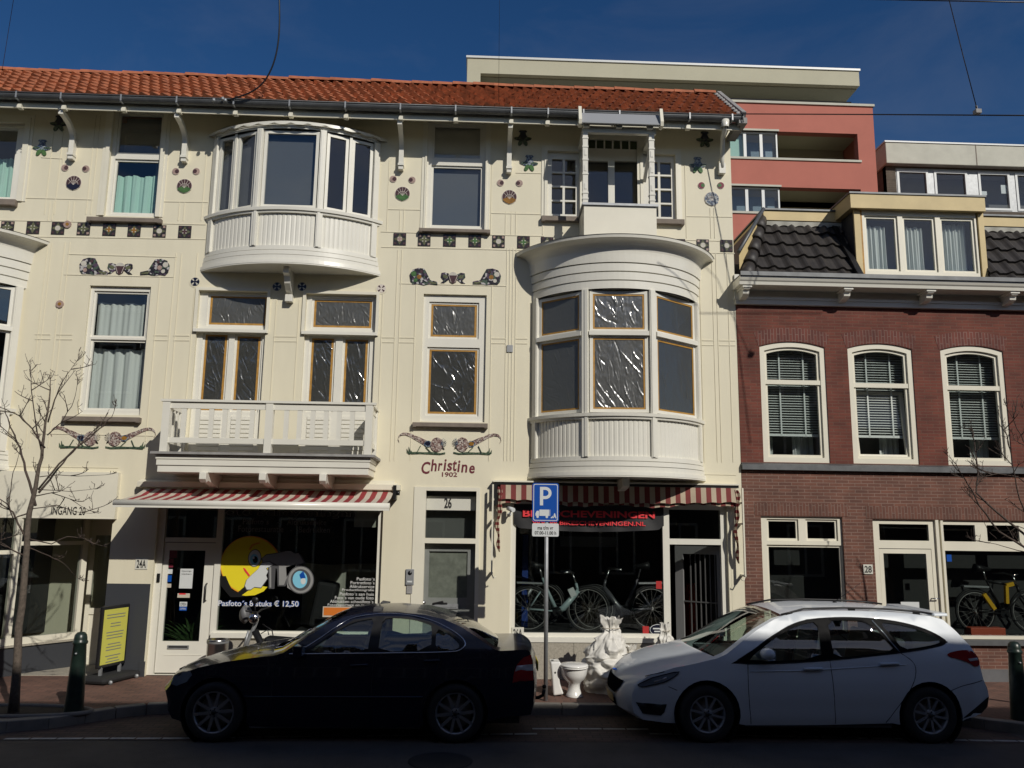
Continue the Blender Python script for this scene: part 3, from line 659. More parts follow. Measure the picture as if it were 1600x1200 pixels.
# --- bays
def bay(cx, hw, dep, zb, zpan, zs, zh, ztop, nodes, roofz, cove=0., coveh=0., transom=None, split=(), film=None, glassm='glass', shutter=0, curs=None, corb=True, label=None):
    R = (hw*hw+dep*dep)/(2*dep); cy = R-dep
    def pt(phi, o=0): return (cx+(R+o)*sin(phi), cy-(R+o)*cos(phi))
    def pm(o): return math.acos(max(-1, min(1, cy/(R+o))))
    def strip(mb, z0, z1, o0, o1, th=.05, n=40, mt=None):     # curved band; o0 offset at z0, o1 at z1
        a = pm(min(o0, o1)+0.0); v = []
        for i in range(n+1):
            f0 = -pm(o0)+2*pm(o0)*i/n; f1 = -pm(o1)+2*pm(o1)*i/n
            x0, y0 = pt(f0, o0); x1, y1 = pt(f1, o1); q0 = pt(f0, o0-th); q1 = pt(f1, o1-th)
            v += [(x0, min(y0,0), z0), (x1, min(y1,0), z1), (q1[0], min(q1[1],.0), z1), (q0[0], min(q0[1],.0), z0)]
        f = []
        for i in range(n):
            for k in range(4): f.append((i*4+k, i*4+(k+1)%4, (i+1)*4+(k+1)%4, (i+1)*4+k))
        mb.raw(v, f, mt, False)
    root = MB(); strip(root, zb+.02, zb+.08, .05, .045); strip(root, zb+.08, zb+.155, .030, .028); strip(root, zb+.165, zb+.235, .022, .020); strip(root, zb+.245, zb+.315, .012, .010); strip(root, zb+.08, zpan, -.012, -.012, th=.03); strip(root, zpan-.03, zpan, .004, .0) if zb+.33 < zpan-.03 else None
    # underside
    a = pm(.045); pl = [pt(-a+2*a*i/40, .045) for i in range(41)]; root.zprism([(x, min(y, -.0)) for x, y in pl], zb, zb+.025)
    B = root.build('bay_window', M['white'], H1)
    if label: B['label'] = label
    # boarded panel with grooves, sill, head bands
    mb = MB(); a = pm(0); n = int(2*R*a/.075)*4; v = []
    for i in range(n+1):
        x, y = pt(-a+2*a*i/n, -.02-(.007 if i % 4 == 0 else 0)); v += [(x, y, zpan), (x, y, zs-.06)]
    mb.raw(v, [(2*i, 2*i+2, 2*i+3, 2*i+1) for i in range(n)], None, False); mb.build('boarded_panel', M['white'], B, fix=False)
    mb = MB(); strip(mb, zs-.05, zs+.0, .05, .055, .12); strip(mb, zs-.09, zs-.05, .02, .03, .08); mb.build('bay_sill', M['white'], B)
    mb = MB(); k = (ztop-zh); strip(mb, zh, zh+k*.22, .0, .0, .08); strip(mb, zh+k*.25, zh+k*.47, .012, .014, .08); strip(mb, zh+k*.50, zh+k*.72, .024, .026, .08); strip(mb, zh+k*.75, ztop, .04, .05, .09); strip(mb, zh, ztop, -.01, -.01, .05)
    mb.build('head_band', M['white'], B)
    rm = 0
    if cove:
        mb = MB(); ns = 7
        for i in range(ns):
            t0, t1 = i/ns, (i+1)/ns; o = lambda t: .05+(cove-.05)*(1-cos(t*pi/2)); strip(mb, ztop+coveh*sin(t0*pi/2)*.9, ztop+coveh*sin(t1*pi/2)*.9, o(t0), o(t1), .03)
        strip(mb, ztop+coveh*.9, ztop+coveh*.9+.05, cove, cove+.01, .05); mb.build('cove_cornice', M['white'], B)
    # roof
    mb = MB(); o = cove+.02 if cove else .06; a = pm(o); zz = ztop+(coveh*.9+.05 if cove else 0); v = []; n = 40
    for i in range(n+1):
        x, y = pt(-a+2*a*i/n, o); v += [(x, y, zz), (cx+(x-cx)*.8, 0.0, roofz)]
    mb.raw(v, [(2*i, 2*i+2, 2*i+3, 2*i+1) for i in range(n)], None, True); mb.build('bay_roof', M['lead'] if cove else M['trim'], B)
    if shutter:      # scalloped awning edge
        mb = MB(); a = pm(.075); n = 144; v = []
        for i in range(n+1):
            x, y = pt(-a+2*a*i/n, .07); v += [(x, y, ztop-.01), (x, y, ztop-.035-.03*abs(sin(i/n*pi*12)))]
        mb.raw(v, [(2*i, 2*i+2, 2*i+3, 2*i+1) for i in range(n)], None, False); mb.build('scalloped_edge', M['white'], B, fix=False)
    # posts and lights
    ang = [math.asin(max(-1, min(1, (x-cx)/R))) for x in nodes]
    N = [Vector((*pt(a, -.03), 0)) for a in ang]
    mb = MB()
    for i, p in enumerate(N):
        Mx = Matrix.Rotation(ang[i], 3, 'Z'); wd = .05 if 0 < i < len(N)-1 else .05
        mb.obox((p.x, p.y, (zpan+zh)/2), wd, .055, (zh-zpan)/2, Mx); mb.obox((p.x, p.y-.05, (zpan+zh)/2), wd*.45, .02, (zh-zpan)/2-.01, Mx)
    mb.build('bay_post', M['white'], B)
    for i in range(len(N)-1):
        A, Bq = N[i], N[i+1]; d = (Bq-A); L = d.length; d.normalize(); th = atan2(d.y, d.x); Mx = Matrix.Rotation(th, 3, 'Z'); nrm = Vector((d.y, -d.x, 0))
        cuts = [0, L]
        if i in split: cuts = [0, L*split[i], L]
        zc = [zs, zh]
        if transom: zc = [zs, transom, zh]
        fr = MB()
        for c0, c1 in zip(cuts, cuts[1:]):
            for z0, z1 in zip(zc, zc[1:]):
                e = .05
                x0 = c0+(.06 if c0 == 0 else .03); x1 = c1-(.06 if c1 == L else .03); za = z0+.02; zb_ = z1-.02
                def bx(xa, xb, za_, zb__, dd=.025):
                    c = A+d*((xa+xb)/2); fr.obox((c.x, c.y, (za_+zb__)/2), (xb-xa)/2, dd, (zb__-za_)/2, Mx)
                if xb_ok(x0, x1):
                    bx(x0, x0+e, za, zb_); bx(x1-e, x1, za, zb_); bx(x0+e, x1-e, za, za+e); bx(x0+e, x1-e, zb_-e, zb_)
                g = MB(); c = A+d*((x0+x1)/2); g.obox((c.x, c.y, (za+zb_)/2), (x1-x0)/2-e+.01, .003, (zb_-za)/2-e+.01, Mx)
                g.build('pane', M[glassm], B)
                if shutter and i < 2: g = MB(); cb_ = c-nrm*.09; g.obox((cb_.x, cb_.y, (za+zb_)/2), (x1-x0)/2, .002, (zb_-za)/2, Mx); g.build('blind', M['blind'], B)
                if film:
                    key = film[(i, z0 > zs+.1)]
                    if key:
                        h0, h1, k0, k1 = x0+e, x1-e, za+e, zb_-e; q = [A+d*h0+nrm*.010, A+d*h1+nrm*.010]
                        film_sheet(q[0], q[1], k0, k1, (nrm.x, nrm.y), key, B, i*7+int(z0*3), amp={'film4': 1.2, 'film2': .35, 'film3': .6}.get(key, 1), fan=1.0, count=30 if key == 'film4' else 14)
                        g = MB(); t = .028
                        for (a0, a1, b0, b1) in ((h0,h0+t,k0,k1),(h1-t,h1,k0,k1),(h0+t,h1-t,k0,k0+t),(h0+t,h1-t,k1-t,k1)):
                            q = [A+d*a0+nrm*.018, A+d*a1+nrm*.018]; g.raw([(q[0].x,q[0].y,b0),(q[1].x,q[1].y,b0),(q[1].x,q[1].y,b1),(q[0].x,q[0].y,b1)], [(0,1,2,3)])
                        g.build('tape', M['tape'], B, fix=False)
        if transom:
            c = A+d*(L/2); fr.obox((c.x+nrm.x*.03, c.y+nrm.y*.03, transom), L/2-.045, .05, .035, Mx)
        if len(cuts) > 2:
            c = A+d*cuts[1]; fr.obox((c.x+nrm.x*.02, c.y+nrm.y*.02, (zs+zh)/2), .022, .03, (zh-zs)/2, Mx)
        fr.build('bay_sash', M['white'], B)
    if corb:
        mb = MB(); pts = [(-dep*.62,zb+.0),(-dep*.62,zb-.10),(-dep*.5,zb-.12),(-dep*.42,zb-.24),(-dep*.25,zb-.34),(-.10,zb-.40),(-.10,zb-.55),(0,zb-.55),(0,zb)]
        mb.xprism(pts, cx-.055, cx+.055); mb.box(cx-.065, cx+.065, -.14, 0, zb-.57, zb-.42); mb.box(cx-.07, cx+.07, -dep*.66, -dep*.45, zb-.08, zb-.02)
        mb.build('corbel', M['white'], B, bevel=.008)
    return B, pt, R
def xb_ok(a, b): return b-a > .12
cx1 = (b1L+b1R)/2; hw1 = (b1R-b1L)/2+.02; dp1 = .52
n1 = [cx1-hw1+.06, un(399,328,-.48)[0], un(499,329,-.48)[0], cx1+hw1-.06]
z1b = 6.51; bay(cx1, hw1, dp1, z1b, un(446,384,-dp1)[1], un(446,324,-dp1)[1], un(450,200,-dp1)[1], un(450,191,-dp1)[1], n1, zg-.03, split={0: .46, 2: .5}, shutter=1, corb=False, label='round bay window under the eaves with five plain lights')
mb = MB(); zb = z1b; X = cx1+.02
mb.xprism([(-.40,zb+.0),(-.40,zb-.10),(-.32,zb-.13),(-.27,zb-.24),(-.16,zb-.33),(-.08,zb-.36),(0,zb-.36),(0,zb)], X-.05, X+.05); mb.box(X-.06, X+.06, -.12, 0, zb-.50, zb-.38); mb.build('corbel', M['white'], H1, bevel=.008)
cx2 = (b2L+b2R)/2; hw2 = (b2R-b2L)/2+.02; dp2 = .855
n2 = [cx2-hw2+.05, un(915,600,-.76)[0], un(1020,600,-.76)[0], cx2+hw2-.05]
z2 = dict(zb=un(965,745,-dp2)[1], zpan=un(967,714,-dp2)[1], zs=un(968,645,-dp2)[1], zh=un(968,450,-dp2)[1], ztop=un(965,397,-dp2)[1])
cov = un(955,384,-1.1)[1]-z2['ztop']
fm = {(0,0): 'film2', (0,1): 'film2', (1,0): 'film4', (1,1): 'film4', (2,0): 'film3', (2,1): 'film3'}
bay(cx2, hw2, dp2, z2['zb'], z2['zpan'], z2['zs'], z2['zh'], z2['ztop'], n2, 7.02, cove=.25, coveh=max(.22, cov), transom=un(970,519,-dp2)[1], film={k: v for k, v in fm.items()}, label='large round bay window over the cycle shop, masked with plastic', corb=False)
mb = MB(); zb = z2['zb']; mb.xprism([(-.62,zb),(-.62,zb-.13),(-.5,zb-.16),(-.3,zb-.18),(0,zb-.20),(0,zb)], cx2-.02, cx2+.09); mb.build('corbel', M['white'], H1, bevel=.008)
bay(cx2-11.05, hw2, dp2, z2['zb'], z2['zpan'], z2['zs'], z2['zh'], z2['ztop'], [x-11.05 for x in n2], 7.02, cove=.25, coveh=max(.22, cov), transom=un(970,519,-dp2)[1], glassm='teal', label='round bay window with teal tinted glass at the left edge', corb=False)
# room floors in the bays
mb = MB()
for c, h, dpt, zz in ((cx1, hw1, dp1, un(446,324,-dp1)[1]-.04), (cx2, hw2, dp2, z2['zs']-.04), (cx2-11.05, hw2, dp2, z2['zs']-.04)):
    mb.box(c-h*.55, c+h*.55, -dpt*.6, .3, zz-.03, zz)
mb.build('bay_floor', M['room'], H1)

# --- wide balcony
mb = MB(); PB = .78; X0 = un(241,733,-PB)[0]; X1 = un(578,738,-PB)[0]; zt = un(400,708,-PB)[1]
mb.box(X0+.03, X1-.03, -PB+.03, 0, zt-.30, zt-.20); mb.box(X0+.012, X1-.012, -PB+.012, 0, zt-.198, zt-.11); mb.box(X0+.0, X1, -PB, 0, zt-.108, zt-.04)
bal = mb.build('balcony', M['white'], H1, bevel=.006); bal['label'] = 'wide cream balcony with slatted railing above the photo shop'
mb = MB(); mb.box(X0-.06, X1+.06, -PB-.06, 0, zt-.035, zt-.0); mb.build('deck_edge', M['lead'], bal)
zr1 = un(420,629,-PB)[1]; zr0 = un(420,694,-PB)[1]
xp = [un(258,670,-PB)[0], un(420,665,-PB)[0], un(576,668,-PB)[0]]
mb = MB()
mb.box(xp[0]-.09, xp[2]+.10, -PB-.03, -PB+.07, zr1-.01, zr1+.025); mb.box(xp[0]-.06, xp[2]+.06, -PB, -PB+.04, zr1-.11, zr1-.01); mb.box(xp[0]-.04, xp[2]+.04, -PB, -PB+.05, zr0-.0, zr0+.08)
for sx in (xp[0], xp[2]):
    mb.box(sx-.05, sx+.05, -PB+.07, 0, zr1-.01, zr1+.025); mb.box(sx-.02, sx+.02, -PB+.05, 0, zr1-.11, zr1-.01); mb.box(sx-.02, sx+.02, -PB+.05, 0, zr0, zr0+.08)
mb.build('rail', M['white'], bal)
for x in xp: mb = MB(); mb.box(x-.055, x+.055, -PB-.02, -PB+.09, zt-.0, zr1-.011); mb.build('post', M['white'], bal)
for x in (xp[0], xp[2]): mb = MB(); mb.box(x-.04, x+.04, -.08, 0, zt, zr1-.011); mb.build('wall_post', M['white'], bal)
for a, b in ((xp[0]+.055, xp[1]-.055), (xp[1]+.055, xp[2]-.055)):
    n = 6
    for i in range(1, n+1):
        x = a+(b-a)*i/(n+1); mb = MB(); mb.box(x-.035, x+.035, -PB+.006, -PB+.035, zr0+.08, zr1-.11); mb.build('baluster', M['white'], bal)
for x in (xp[0], xp[2]):
    for i in range(1, 5): y = -PB+.05+i*(PB-.1)/5; mb = MB(); mb.box(x-.014, x+.014, y-.03, y+.03, zr0+.08, zr1-.11); mb.build('baluster', M['white'], bal)
for px in (318, 411, 505):
    mb = MB(); X = un(px, 740, -.8)[0]; zb = zt-.30; mb.xprism([(-.84,zb),(-.84,zb-.10),(-.78,zb-.15),(-.70,zb-.12),(-.45,zb-.17),(-.15,zb-.22),(0,zb-.26),(0,zb)], X-.05, X+.05); mb.build('corbel', M['white'], bal, bevel=.006)
mb = MB(); mb.box(X0+.2, X1+.4, -.16, 0, 2.98, 3.06); mb.box(X0-.1, X1+.3, -.05, 0, 3.06, 3.13); mb.build('string_course', M['trim'], H1)

# --- small upper balcony with its canopy
PB = .70
xl, xr_ = un(912.5,350,-PB)[0], un(1026,350,-PB)[0]; z0, z1 = un(970,381,-PB)[1], un(970,319.5,-PB)[1]
mb = MB(); mb.box(xl, xr_, -PB, -PB+.03, z0, z1-.03); mb.box(xl, xl+.03, -PB+.03, 0, z0, z1-.03); mb.box(xr_-.03, xr_, -PB+.03, 0, z0, z1-.03); mb.box(xl+.03, xr_-.03, -PB+.03, 0, z0+.02, z0+.08)
sb = mb.build('upper_balcony', M['trim'], H1); sb['label'] = 'small boxed balcony with carved posts on the roof of the large bay'
mb = MB(); mb.box(xl-.03, xr_+.03, -PB-.03, -PB+.06, z1-.028, z1+.01); mb.box(xl-.03, xl+.06, -PB+.06, 0, z1-.028, z1+.01); mb.box(xr_-.06, xr_+.03, -PB+.06, 0, z1-.028, z1+.01); mb.build('capping', M['galv'], sb)
zc = un(970,207,-PB)[1]
for px in (914.5, 1018.5):
    X = un(px, 270, -PB+.05)[0]; mb = MB(); a = Vector((X,-PB+.07,0))
    mb.box(X-.042, X+.042, -PB+.03, -PB+.115, z1, zc); 
    for f in (.08, .16, .42, .62, .8, .92): zz = z1+(zc-z1)*f; mb.box(X-.05, X+.05, -PB+.022, -PB+.123, zz-.012, zz+.012)
    for f in (.25, .5, .72): zz = z1+(zc-z1)*f; mb.box(X-.02, X+.02, -PB+.022, -PB+.03, zz-.05, zz+.05)
    mb.build('carved_post', M['white'], sb)
    mb = MB(); mb.bar((X, -PB+.12, zc-.1), (X, -.03, zc-.55), .05, .06); mb.build('brace', M['white'], sb)
mb = MB(); mb.box(xl-.02, xr_+.02, -PB+.02, -PB+.10, zc, zc+.10)
for X in (xl+.03, xr_-.03): mb.box(X-.04, X+.04, -PB+.10, 0, zc, zc+.10)
for px in (916, 967, 1015): X = un(px, 205, -PB)[0]; mb.box(X-.05, X+.05, -PB-.05, -PB+.02, zc+.06, zc+.15)
mb.build('canopy_beam', M['white'], sb)
mb = MB(); mb.raw([(xl-.08,-PB-.13,zc+.105),(xr_+.08,-PB-.13,zc+.105),(xr_+.08,EY-.09,zg+.03),(xl-.08,EY-.09,zg+.03)], [(0,1,2,3)]); mb.box(xl-.08, xr_+.08, -PB-.14, -PB-.10, zc+.085, zc+.105); mb.build('canopy', mat('grey_canopy_zinc', (.27,.28,.30), .6), sb)
for X in (xl-.10, xr_+.06): mb = MB(); mb.xprism([(-PB-.15,zc+.06),(-PB-.17,zc+.13),(-PB-.10,zg+.10),(-PB-.05,zg+.02),(-PB+.0,zc+.06)], X, X+.05); mb.build('canopy_cheek', M['trim'], sb)
mb = MB()
for q in ((915,366), (1029,386)):
    pass
mb.box(xl+.1, xr_-.1, -PB-.06, 0, z0-.08, z0); mb.build('balcony_plinth', M['lead'], sb)

# --- tile ornaments
def disc(mb, c, r, y, mt, n=20, y2=-.001, sx=1): mb.prism([(c[0]+r*sx*cos(2*pi*i/n), c[1]+r*sin(2*pi*i/n)) for i in range(n)], y, y2, mt, cap2=False)
def wedge(mb, c, r, a0, a1, y, mt, n=8, r0=0.): 
    P_ = [(c[0]+r*cos(radians(a0+(a1-a0)*i/n)), c[1]+r*sin(radians(a0+(a1-a0)*i/n))) for i in range(n+1)]
    Q = [(c[0]+r0*cos(radians(a1+(a0-a1)*i/n)), c[1]+r0*sin(radians(a1+(a0-a1)*i/n))) for i in range(n+1)] if r0 else [c]
    mb.prism(P_+Q, y, -.001, mt, cap2=False)
random.seed(5)
TL_ = [(12,355.5),(52,356),(91,357),(131,358),(171,359),(210,360.5),(249.5,361.5),(289,362.5)]
TR_ = [(624.7,374),(663,375.2),(702.5,376),(742,377),(779,377.8),(818,379),(855,380),(893.5,381),(1029,384),(1061,383),(1098,383.5),(1135,384.3)]
for i, q in enumerate(TL_+TR_):
    c = un(*q); h = .105; mb = MB()
    mb.box(c[0]-h, c[0]+h, -.012, -.001, c[1]-h, c[1]+h, M['tdark'])
    star = ['tolive', 'tolive', 'tpale', 'tolive', 'tgold', 'tgold', 'tpale', 'tplum'][i] if i < 8 else ['tpink', 'tolive', 'tgreen', 'tgreen', 'tpale', 'tgreen', 'tpale', 'tnavy', 'tpale', 'tgreen', 'tpale', 'tpale'][i-8]
    for k in range(4):      # four petals and corner leaves
        a = radians(90*k); p2 = [(0,0),(.38,.30),(.95,0),(.38,-.30)]
        mb.prism([(c[0]+h*(x*cos(a)-z*sin(a)), c[1]+h*(x*sin(a)+z*cos(a))) for x, z in p2], -.016, -.012, M['tolive'])
        a = radians(90*k+45); p2 = [(.75,.0),(1.02,.26),(1.22,0),(1.02,-.26)]
        mb.prism([(c[0]+h*(x*cos(a)-z*sin(a)), c[1]+h*(x*sin(a)+z*cos(a))) for x, z in p2], -.016, -.012, M['tplum'] if i % 3 else M['tpink'])
    disc(mb, c, h*.42, -.019, M[star], y2=-.015)
    for k in range(4): a = radians(90*k+45); disc(mb, (c[0]+h*.34*cos(a), c[1]+h*.34*sin(a)), h*.10, -.021, M['tpale'], 8, y2=-.018)
    mb.build('mosaic_tile', M['tdark'], H1, fix=False)
for (q, col, gc, px) in (((115.5,286),'tnavy','tpale',(102,262.5,134.5,264)), ((288.5,291),'tgreen','tpale',(275,268,307,268)), ((629,303),'tgreen','tpale',(614.5,280,644,281.5)), ((796,308),'tgold','tpale',(782,286,811.5,286.5)), ((1112,311),'tpale','tnavy',(1096,290,1126,290))):
    c = un(*q); r = .128; mb = MB(); disc(mb, c, r, -.010, M['grout'], 28); disc(mb, c, r-.008, -.013, M['tplum'] if gc == 'tpale' else M['mosB'], 28, y2=-.009)
    wedge(mb, (c[0], c[1]-r*1.0), r*.95, 28, 152, -.017, M[col] if gc == 'tpale' else M['mosB'])
    wedge(mb, c, r-.008, 200, 340, -.016, M[col], 12)
    for a in (35, 62, 90, 118, 145): 
        t = radians(a); mb.bar((c[0], -.016, c[1]-r*.3), (c[0]+(r-.012)*cos(t), -.016, c[1]+(r-.012)*sin(t)), .004, .005, M['grout'])
    mb.tube([(c[0]+r*.6*cos(radians(a)), -.016, c[1]-r*.25+r*.55*sin(radians(a))) for a in range(0, 181, 20)], .0035, M['grout'], n=4)
    mb.build('round_mosaic', M['tplum'], H1, fix=False)
    for s, (x, y) in ((1, px[:2]), (-1, px[2:])):
        c = un(x, y); mb = MB(); disc(mb, c, .062, -.010, M['grout'], 20); disc(mb, c, .057, -.013, M['tcrim'] if q[0] > 1000 else M['tpink'], 20, y2=-.009); wedge(mb, (c[0]+s*.022, c[1]), .034, 0, 360, -.017, M['tgreen'] if q[0] > 1000 else M['tplum'], 16); mb.build('small_round_mosaic', M['tpink'], H1, fix=False)
def flower(q, low):
    c = un(*q); mb = MB(); s = .145
    body = [(-.35,.9),(.35,.9),(.5,.72),(.3,.62),(.38,.3),(.55,.05),(1,-.05),(.98,-.25),(.5,-.42),(-.5,-.42),(-.98,-.25),(-1,-.05),(-.55,.05),(-.38,.3),(-.3,.62),(-.5,.72)]
    mb.prism([(c[0]+x*s, c[1]+z*s) for x, z in body], -.014, -.001, M['tnavy'] if not low else M['mosB'], cap2=False)
    for a, mt in ((-62, 'tgreen' if low else 'tolive'), (-118, 'tgreen' if low else 'tolive')):
        t = radians(a); mt = 'tgreen' if low else 'mosG'; cc = (c[0]+s*.62*cos(t), c[1]-s*.05+s*.72*sin(t)); mb.prism([(cc[0]+s*(.42*cos(b)*cos(t)-.24*sin(b)*sin(t)), cc[1]+s*(.42*cos(b)*sin(t)+.24*sin(b)*cos(t))) for b in [2*pi*i/14 for i in range(14)]], -.018, -.001, M[mt], cap2=False)
    for sx in (-1, 1): mb.prism([(c[0]+s*(sx*.62+.42*cos(b)), c[1]+s*(-.12+.14*sin(b))) for b in [2*pi*i/14 for i in range(14)]], -.019, -.001, M['mosG'], cap2=False)
    mb.build('flower_mosaic', M['tnavy'], H1, fix=False)
for q, l in (((93,192),0),((66,230),1),((817,215),0),((827,254),1),((1101,217),0),((1090,257),1)): flower(q, l)
def iris(q, s, fl, cols):       # flower with a bent leafy stem
    c = un(*q); k = .0102*s; mb = MB(); f = -1 if fl else 1
    def T(pts, y, mt): mb.prism([(c[0]+f*x*k, c[1]+z*k) for x, z in pts], y, -.001, mt, cap2=False)
    T([(-20,-9),(-22,2),(-17,11),(-8,14),(2,13),(7,4),(12,-6),(24,-9),(24,-14),(10,-13),(2,-15),(-8,-13),(-16,-14)], -.012, M['mosI'])
    for (x, z, r, mt) in ((-15,4,4.5,cols[0]),(-6,-1,3.8,cols[1]),(-12,-7,3.2,cols[2]),(-3,8,2.6,'tplum')): T([(x+r*cos(a), z+r*sin(a)) for a in [2*pi*i/10 for i in range(10)]], -.016, M[mt])
    T([(8,-7),(16,-9.5),(22,-10),(22,-13),(12,-12)], -.016, M['tolive'])
    mb.build('iris_mosaic', M['tdark'], H1, fix=False)
iris((146,416), 1, 0, ('tpale','tolive','tpink')); iris((244,417.5), 1, 1, ('tpale','tpink','tpale'))
iris((661,432), 1, 0, ('tgreen','tgold','tgreen')); iris((762,432.5), 1, 1, ('tpale','tgold','tpale'))
for q in ((188,419), (708,433.5)):
    c = un(*q); k = .0102; mb = MB()
    def T(pts, y, mt): mb.prism([(c[0]+x*k, c[1]+z*k) for x, z in pts], y, -.001, mt, cap2=False)
    for f in (-1, 1): T([(f*4,-2),(f*7,6),(f*13,8),(f*19,7),(f*20,0),(f*15,-6),(f*20,-10),(f*14,-10),(f*8,-5)], -.012, M['mosI']); T([(f*8,1),(f*12,4),(f*17,4),(f*16,-1),(f*11,-3)], -.015, M['tolive'])
    T([(-8,3),(-4,8),(0,9),(4,8),(8,3)], -.016, M['tpale']); T([(-8,3),(8,3),(5,-8),(0,-11),(-5,-8)], -.017, M['tplum'])
    for f in (-1, 1): mb.bar((c[0]+f*7*k, -.018, c[1]+3*k), (c[0]+f*3*k, -.018, c[1]-9*k), .005, .006, M['grout'])
    mb.build('beetle_mosaic', M['tolive'], H1, fix=False)
def bird(q, fl, dull=0):        # strutting pheasant with a long tail on a strip of grass
    c = un(*q); k = .01045; f = -1 if fl else 1; mb = MB()
    def W_(x, z): return (c[0]+f*x*k, c[1]+z*k)
    def T(pts, y, mt): mb.prism([W_(x, z) for x, z in pts], y, -.001, mt, cap2=False)
    sp = [(-37,2,.6),(-39,6,1.2),(-38,11,1.8),(-34,14.5,2.4),(-28,15.5,2.8),(-20,13.5,3.6),(-12,9.5,4.4),(-4,6,5.5),(4,2,6.2),(10,0,6)]
    up = [(x, z+w*.6) for x, z, w in sp]; dn = [(x, z-w*.9) for x, z, w in sp]
    for i in range(len(sp)-1): T([up[i], up[i+1], dn[i+1], dn[i]], -.012, M['mosA'])
    T([(7+6*cos(a), 0+5*sin(a)) for a in [2*pi*i/14 for i in range(14)]], -.015, M['mosB']); T([(2,2),(8,3.5),(12,1),(9,-3),(4,-2)], -.017, M['tnavy' if not fl else 'tgold'])
    T([(21+10*cos(a), -1+11*sin(a)) for a in [2*pi*i/22 for i in range(22)]], -.018, M['mosA']); 
    for i in range(7): a = radians(-55+i*20); mb.bar((*[W_(27, 0)[0]], -.02, W_(27, 0)[1]), (W_(27+9*cos(a), 2+8*sin(a))[0], -.02, W_(27+9*cos(a), 2+8*sin(a))[1]), .008, .006, M['tpale' if dull else 'mosB'])
    T([(29,-6),(33,-8),(30,-3)], -.021, M['tdark'])
    for (a, b) in (((-4,-3),(-9,-13)), ((4,-5),(12,-13))): A = W_(*a); B_ = W_(*b); mb.bar((A[0],-.012,A[1]),(B_[0],-.012,B_[1]), .012, .012, M['mosG'])
    T([(-24,-13.5),(-10,-12.5),(0,-13),(14,-12.5),(26,-14),(34,-12.5),(34,-15),(26,-16.5),(-4,-15.5),(-22,-16.5)], -.013, M['mosG'])
    for (x, z) in ((-25,-8),(-22,-5),(-19,-10)): T([(x,z),(x+3.5,-14),(x-.5+1,-14.5)], -.014, M['mosG'])
    mb.build('bird_mosaic', M['mosA'], H1, fix=False)
bird((661.5,693.5), 0); bird((743.5,694), 1); bird((120,684), 0, 1); bird((202,685), 1, 1)
for q, dk in (((305,440.5),1),((433,448),1),((472,448),1),((596,451),0)):
    c = un(*q); mb = MB(); disc(mb, c, .095, -.006, M['bead'], 24); disc(mb, c, .072, -.010, M['tnavy'] if dk else M['grout'], 20, y2=-.005)
    for i in range(4 if not dk else 4): wedge(mb, c, .066, 45+90*i-14, 45+90*i+14, -.013, M['tplum'] if not dk else M['tpale'], 3, r0=.02)
    mb.build('star_mosaic', M['tnavy'], H1, fix=False)
for q in ((106,351),(94,475.5)): c = un(*q); mb = MB(); disc(mb, c, .062, -.022, M['tpink'], 18); disc(mb, c, .028, -.026, M['tgold'], 12, y2=-.02); mb.build('rosette', M['tpink'], H1, fix=False)
mb = MB(); c = un(796.5,545); mb.box(c[0]-.05, c[0]+.05, -.02, 0, c[1]-.06, c[1]+.06); mb.build('wall_plate', M['galv'], H1, bevel=.004)
# name of the house, letters set on a low arch
name = 'Christine'; c0 = un(702,729); px = [664,674.5,683.5,690,697,706.5,714,723,736.5]; pw = [13.5,9,7,4.5,8,6.5,4.5,9.5,8.5]; ph = [19,18.5,12,18,12.5,17.5,18,12.5,12.5]; pyy = [730.5,727.5,731,727.5,731,729,728,731.5,733.5]
for ch, x, ww, hh, yy in zip(name, [665.5,678,688,695.5,702.5,710.5,717,725.5,737.5], pw, ph, [731,727,729.5,726.5,729.5,727.5,728.5,732,733.5]):
    c = un(x, yy); textpart(ch, 'lettering', M['wine'], H1, c[0], c[1], -.004, ww/97*1.02, hh/97, bold=.022, shear=.12)
c = un(702.5,741.5); textpart('1902', 'lettering', M['wine'], H1, c[0], c[1], -.004, .245, .075, bold=.02)

# ================================================================== GROUND FLOOR OF THE CREAM HOUSE
def U(px, py, Y=.12): return un(px, py, Y)
# dark painted base between the shops, and stone foot blocks
mb = MB(); x0, x1 = REC[1]+.003, SA[0]-.02; z = un(205,912)[1]
mb.box(x0, x1, -.012, 0, .12, z); mb.box(x1-.06, x1+.02, -.03, 0, .12, .34); mb.build('painted_base', M['anthracite'], H1)
# splayed shopfront and recessed door at the left edge
mb = MB(); mb.box(XL, REC[1]+.06, -.09, .02, REC[3], un(170,738,-.09)[1]); mb.box(XL, REC[1]+.02, -.093, -.09, REC[3]+.0, REC[3]+.02); fas = mb.build('fascia_board', M['trim'], H1)
c = un(107,798,-.095); textpart('INGANG 20', 'lettering', M['blacktxt'], fas, c[0], c[1], -.097, .52, .125, bold=.01)
TH = atan2(.94, .67); A = Vector((-7.28,-.36,0)); dS = Vector((cos(TH), sin(TH), 0)); MS = Matrix.Rotation(TH, 3, 'Z')
def sb_(mb, s0, s1, z0, z1, d0=-.04, d1=.04, mt=None):
    c = A+dS*((s0+s1)/2)+Vector((-sin(TH)*-1, cos(TH)*-1, 0))*0; n = Vector((sin(TH), -cos(TH), 0))
    c = c+n*(-(d0+d1)/2); mb.obox((c.x, c.y, (z0+z1)/2), (s1-s0)/2, (d1-d0)/2, (z1-z0)/2, MS, mt)
LS = 1.42
zp = un(118,997,.8)[1]
mb = MB(); sb_(mb, -.1, LS, .12, zp-.03, -.03, .1); mb.build('painted_base', M['anthracite'], H1)
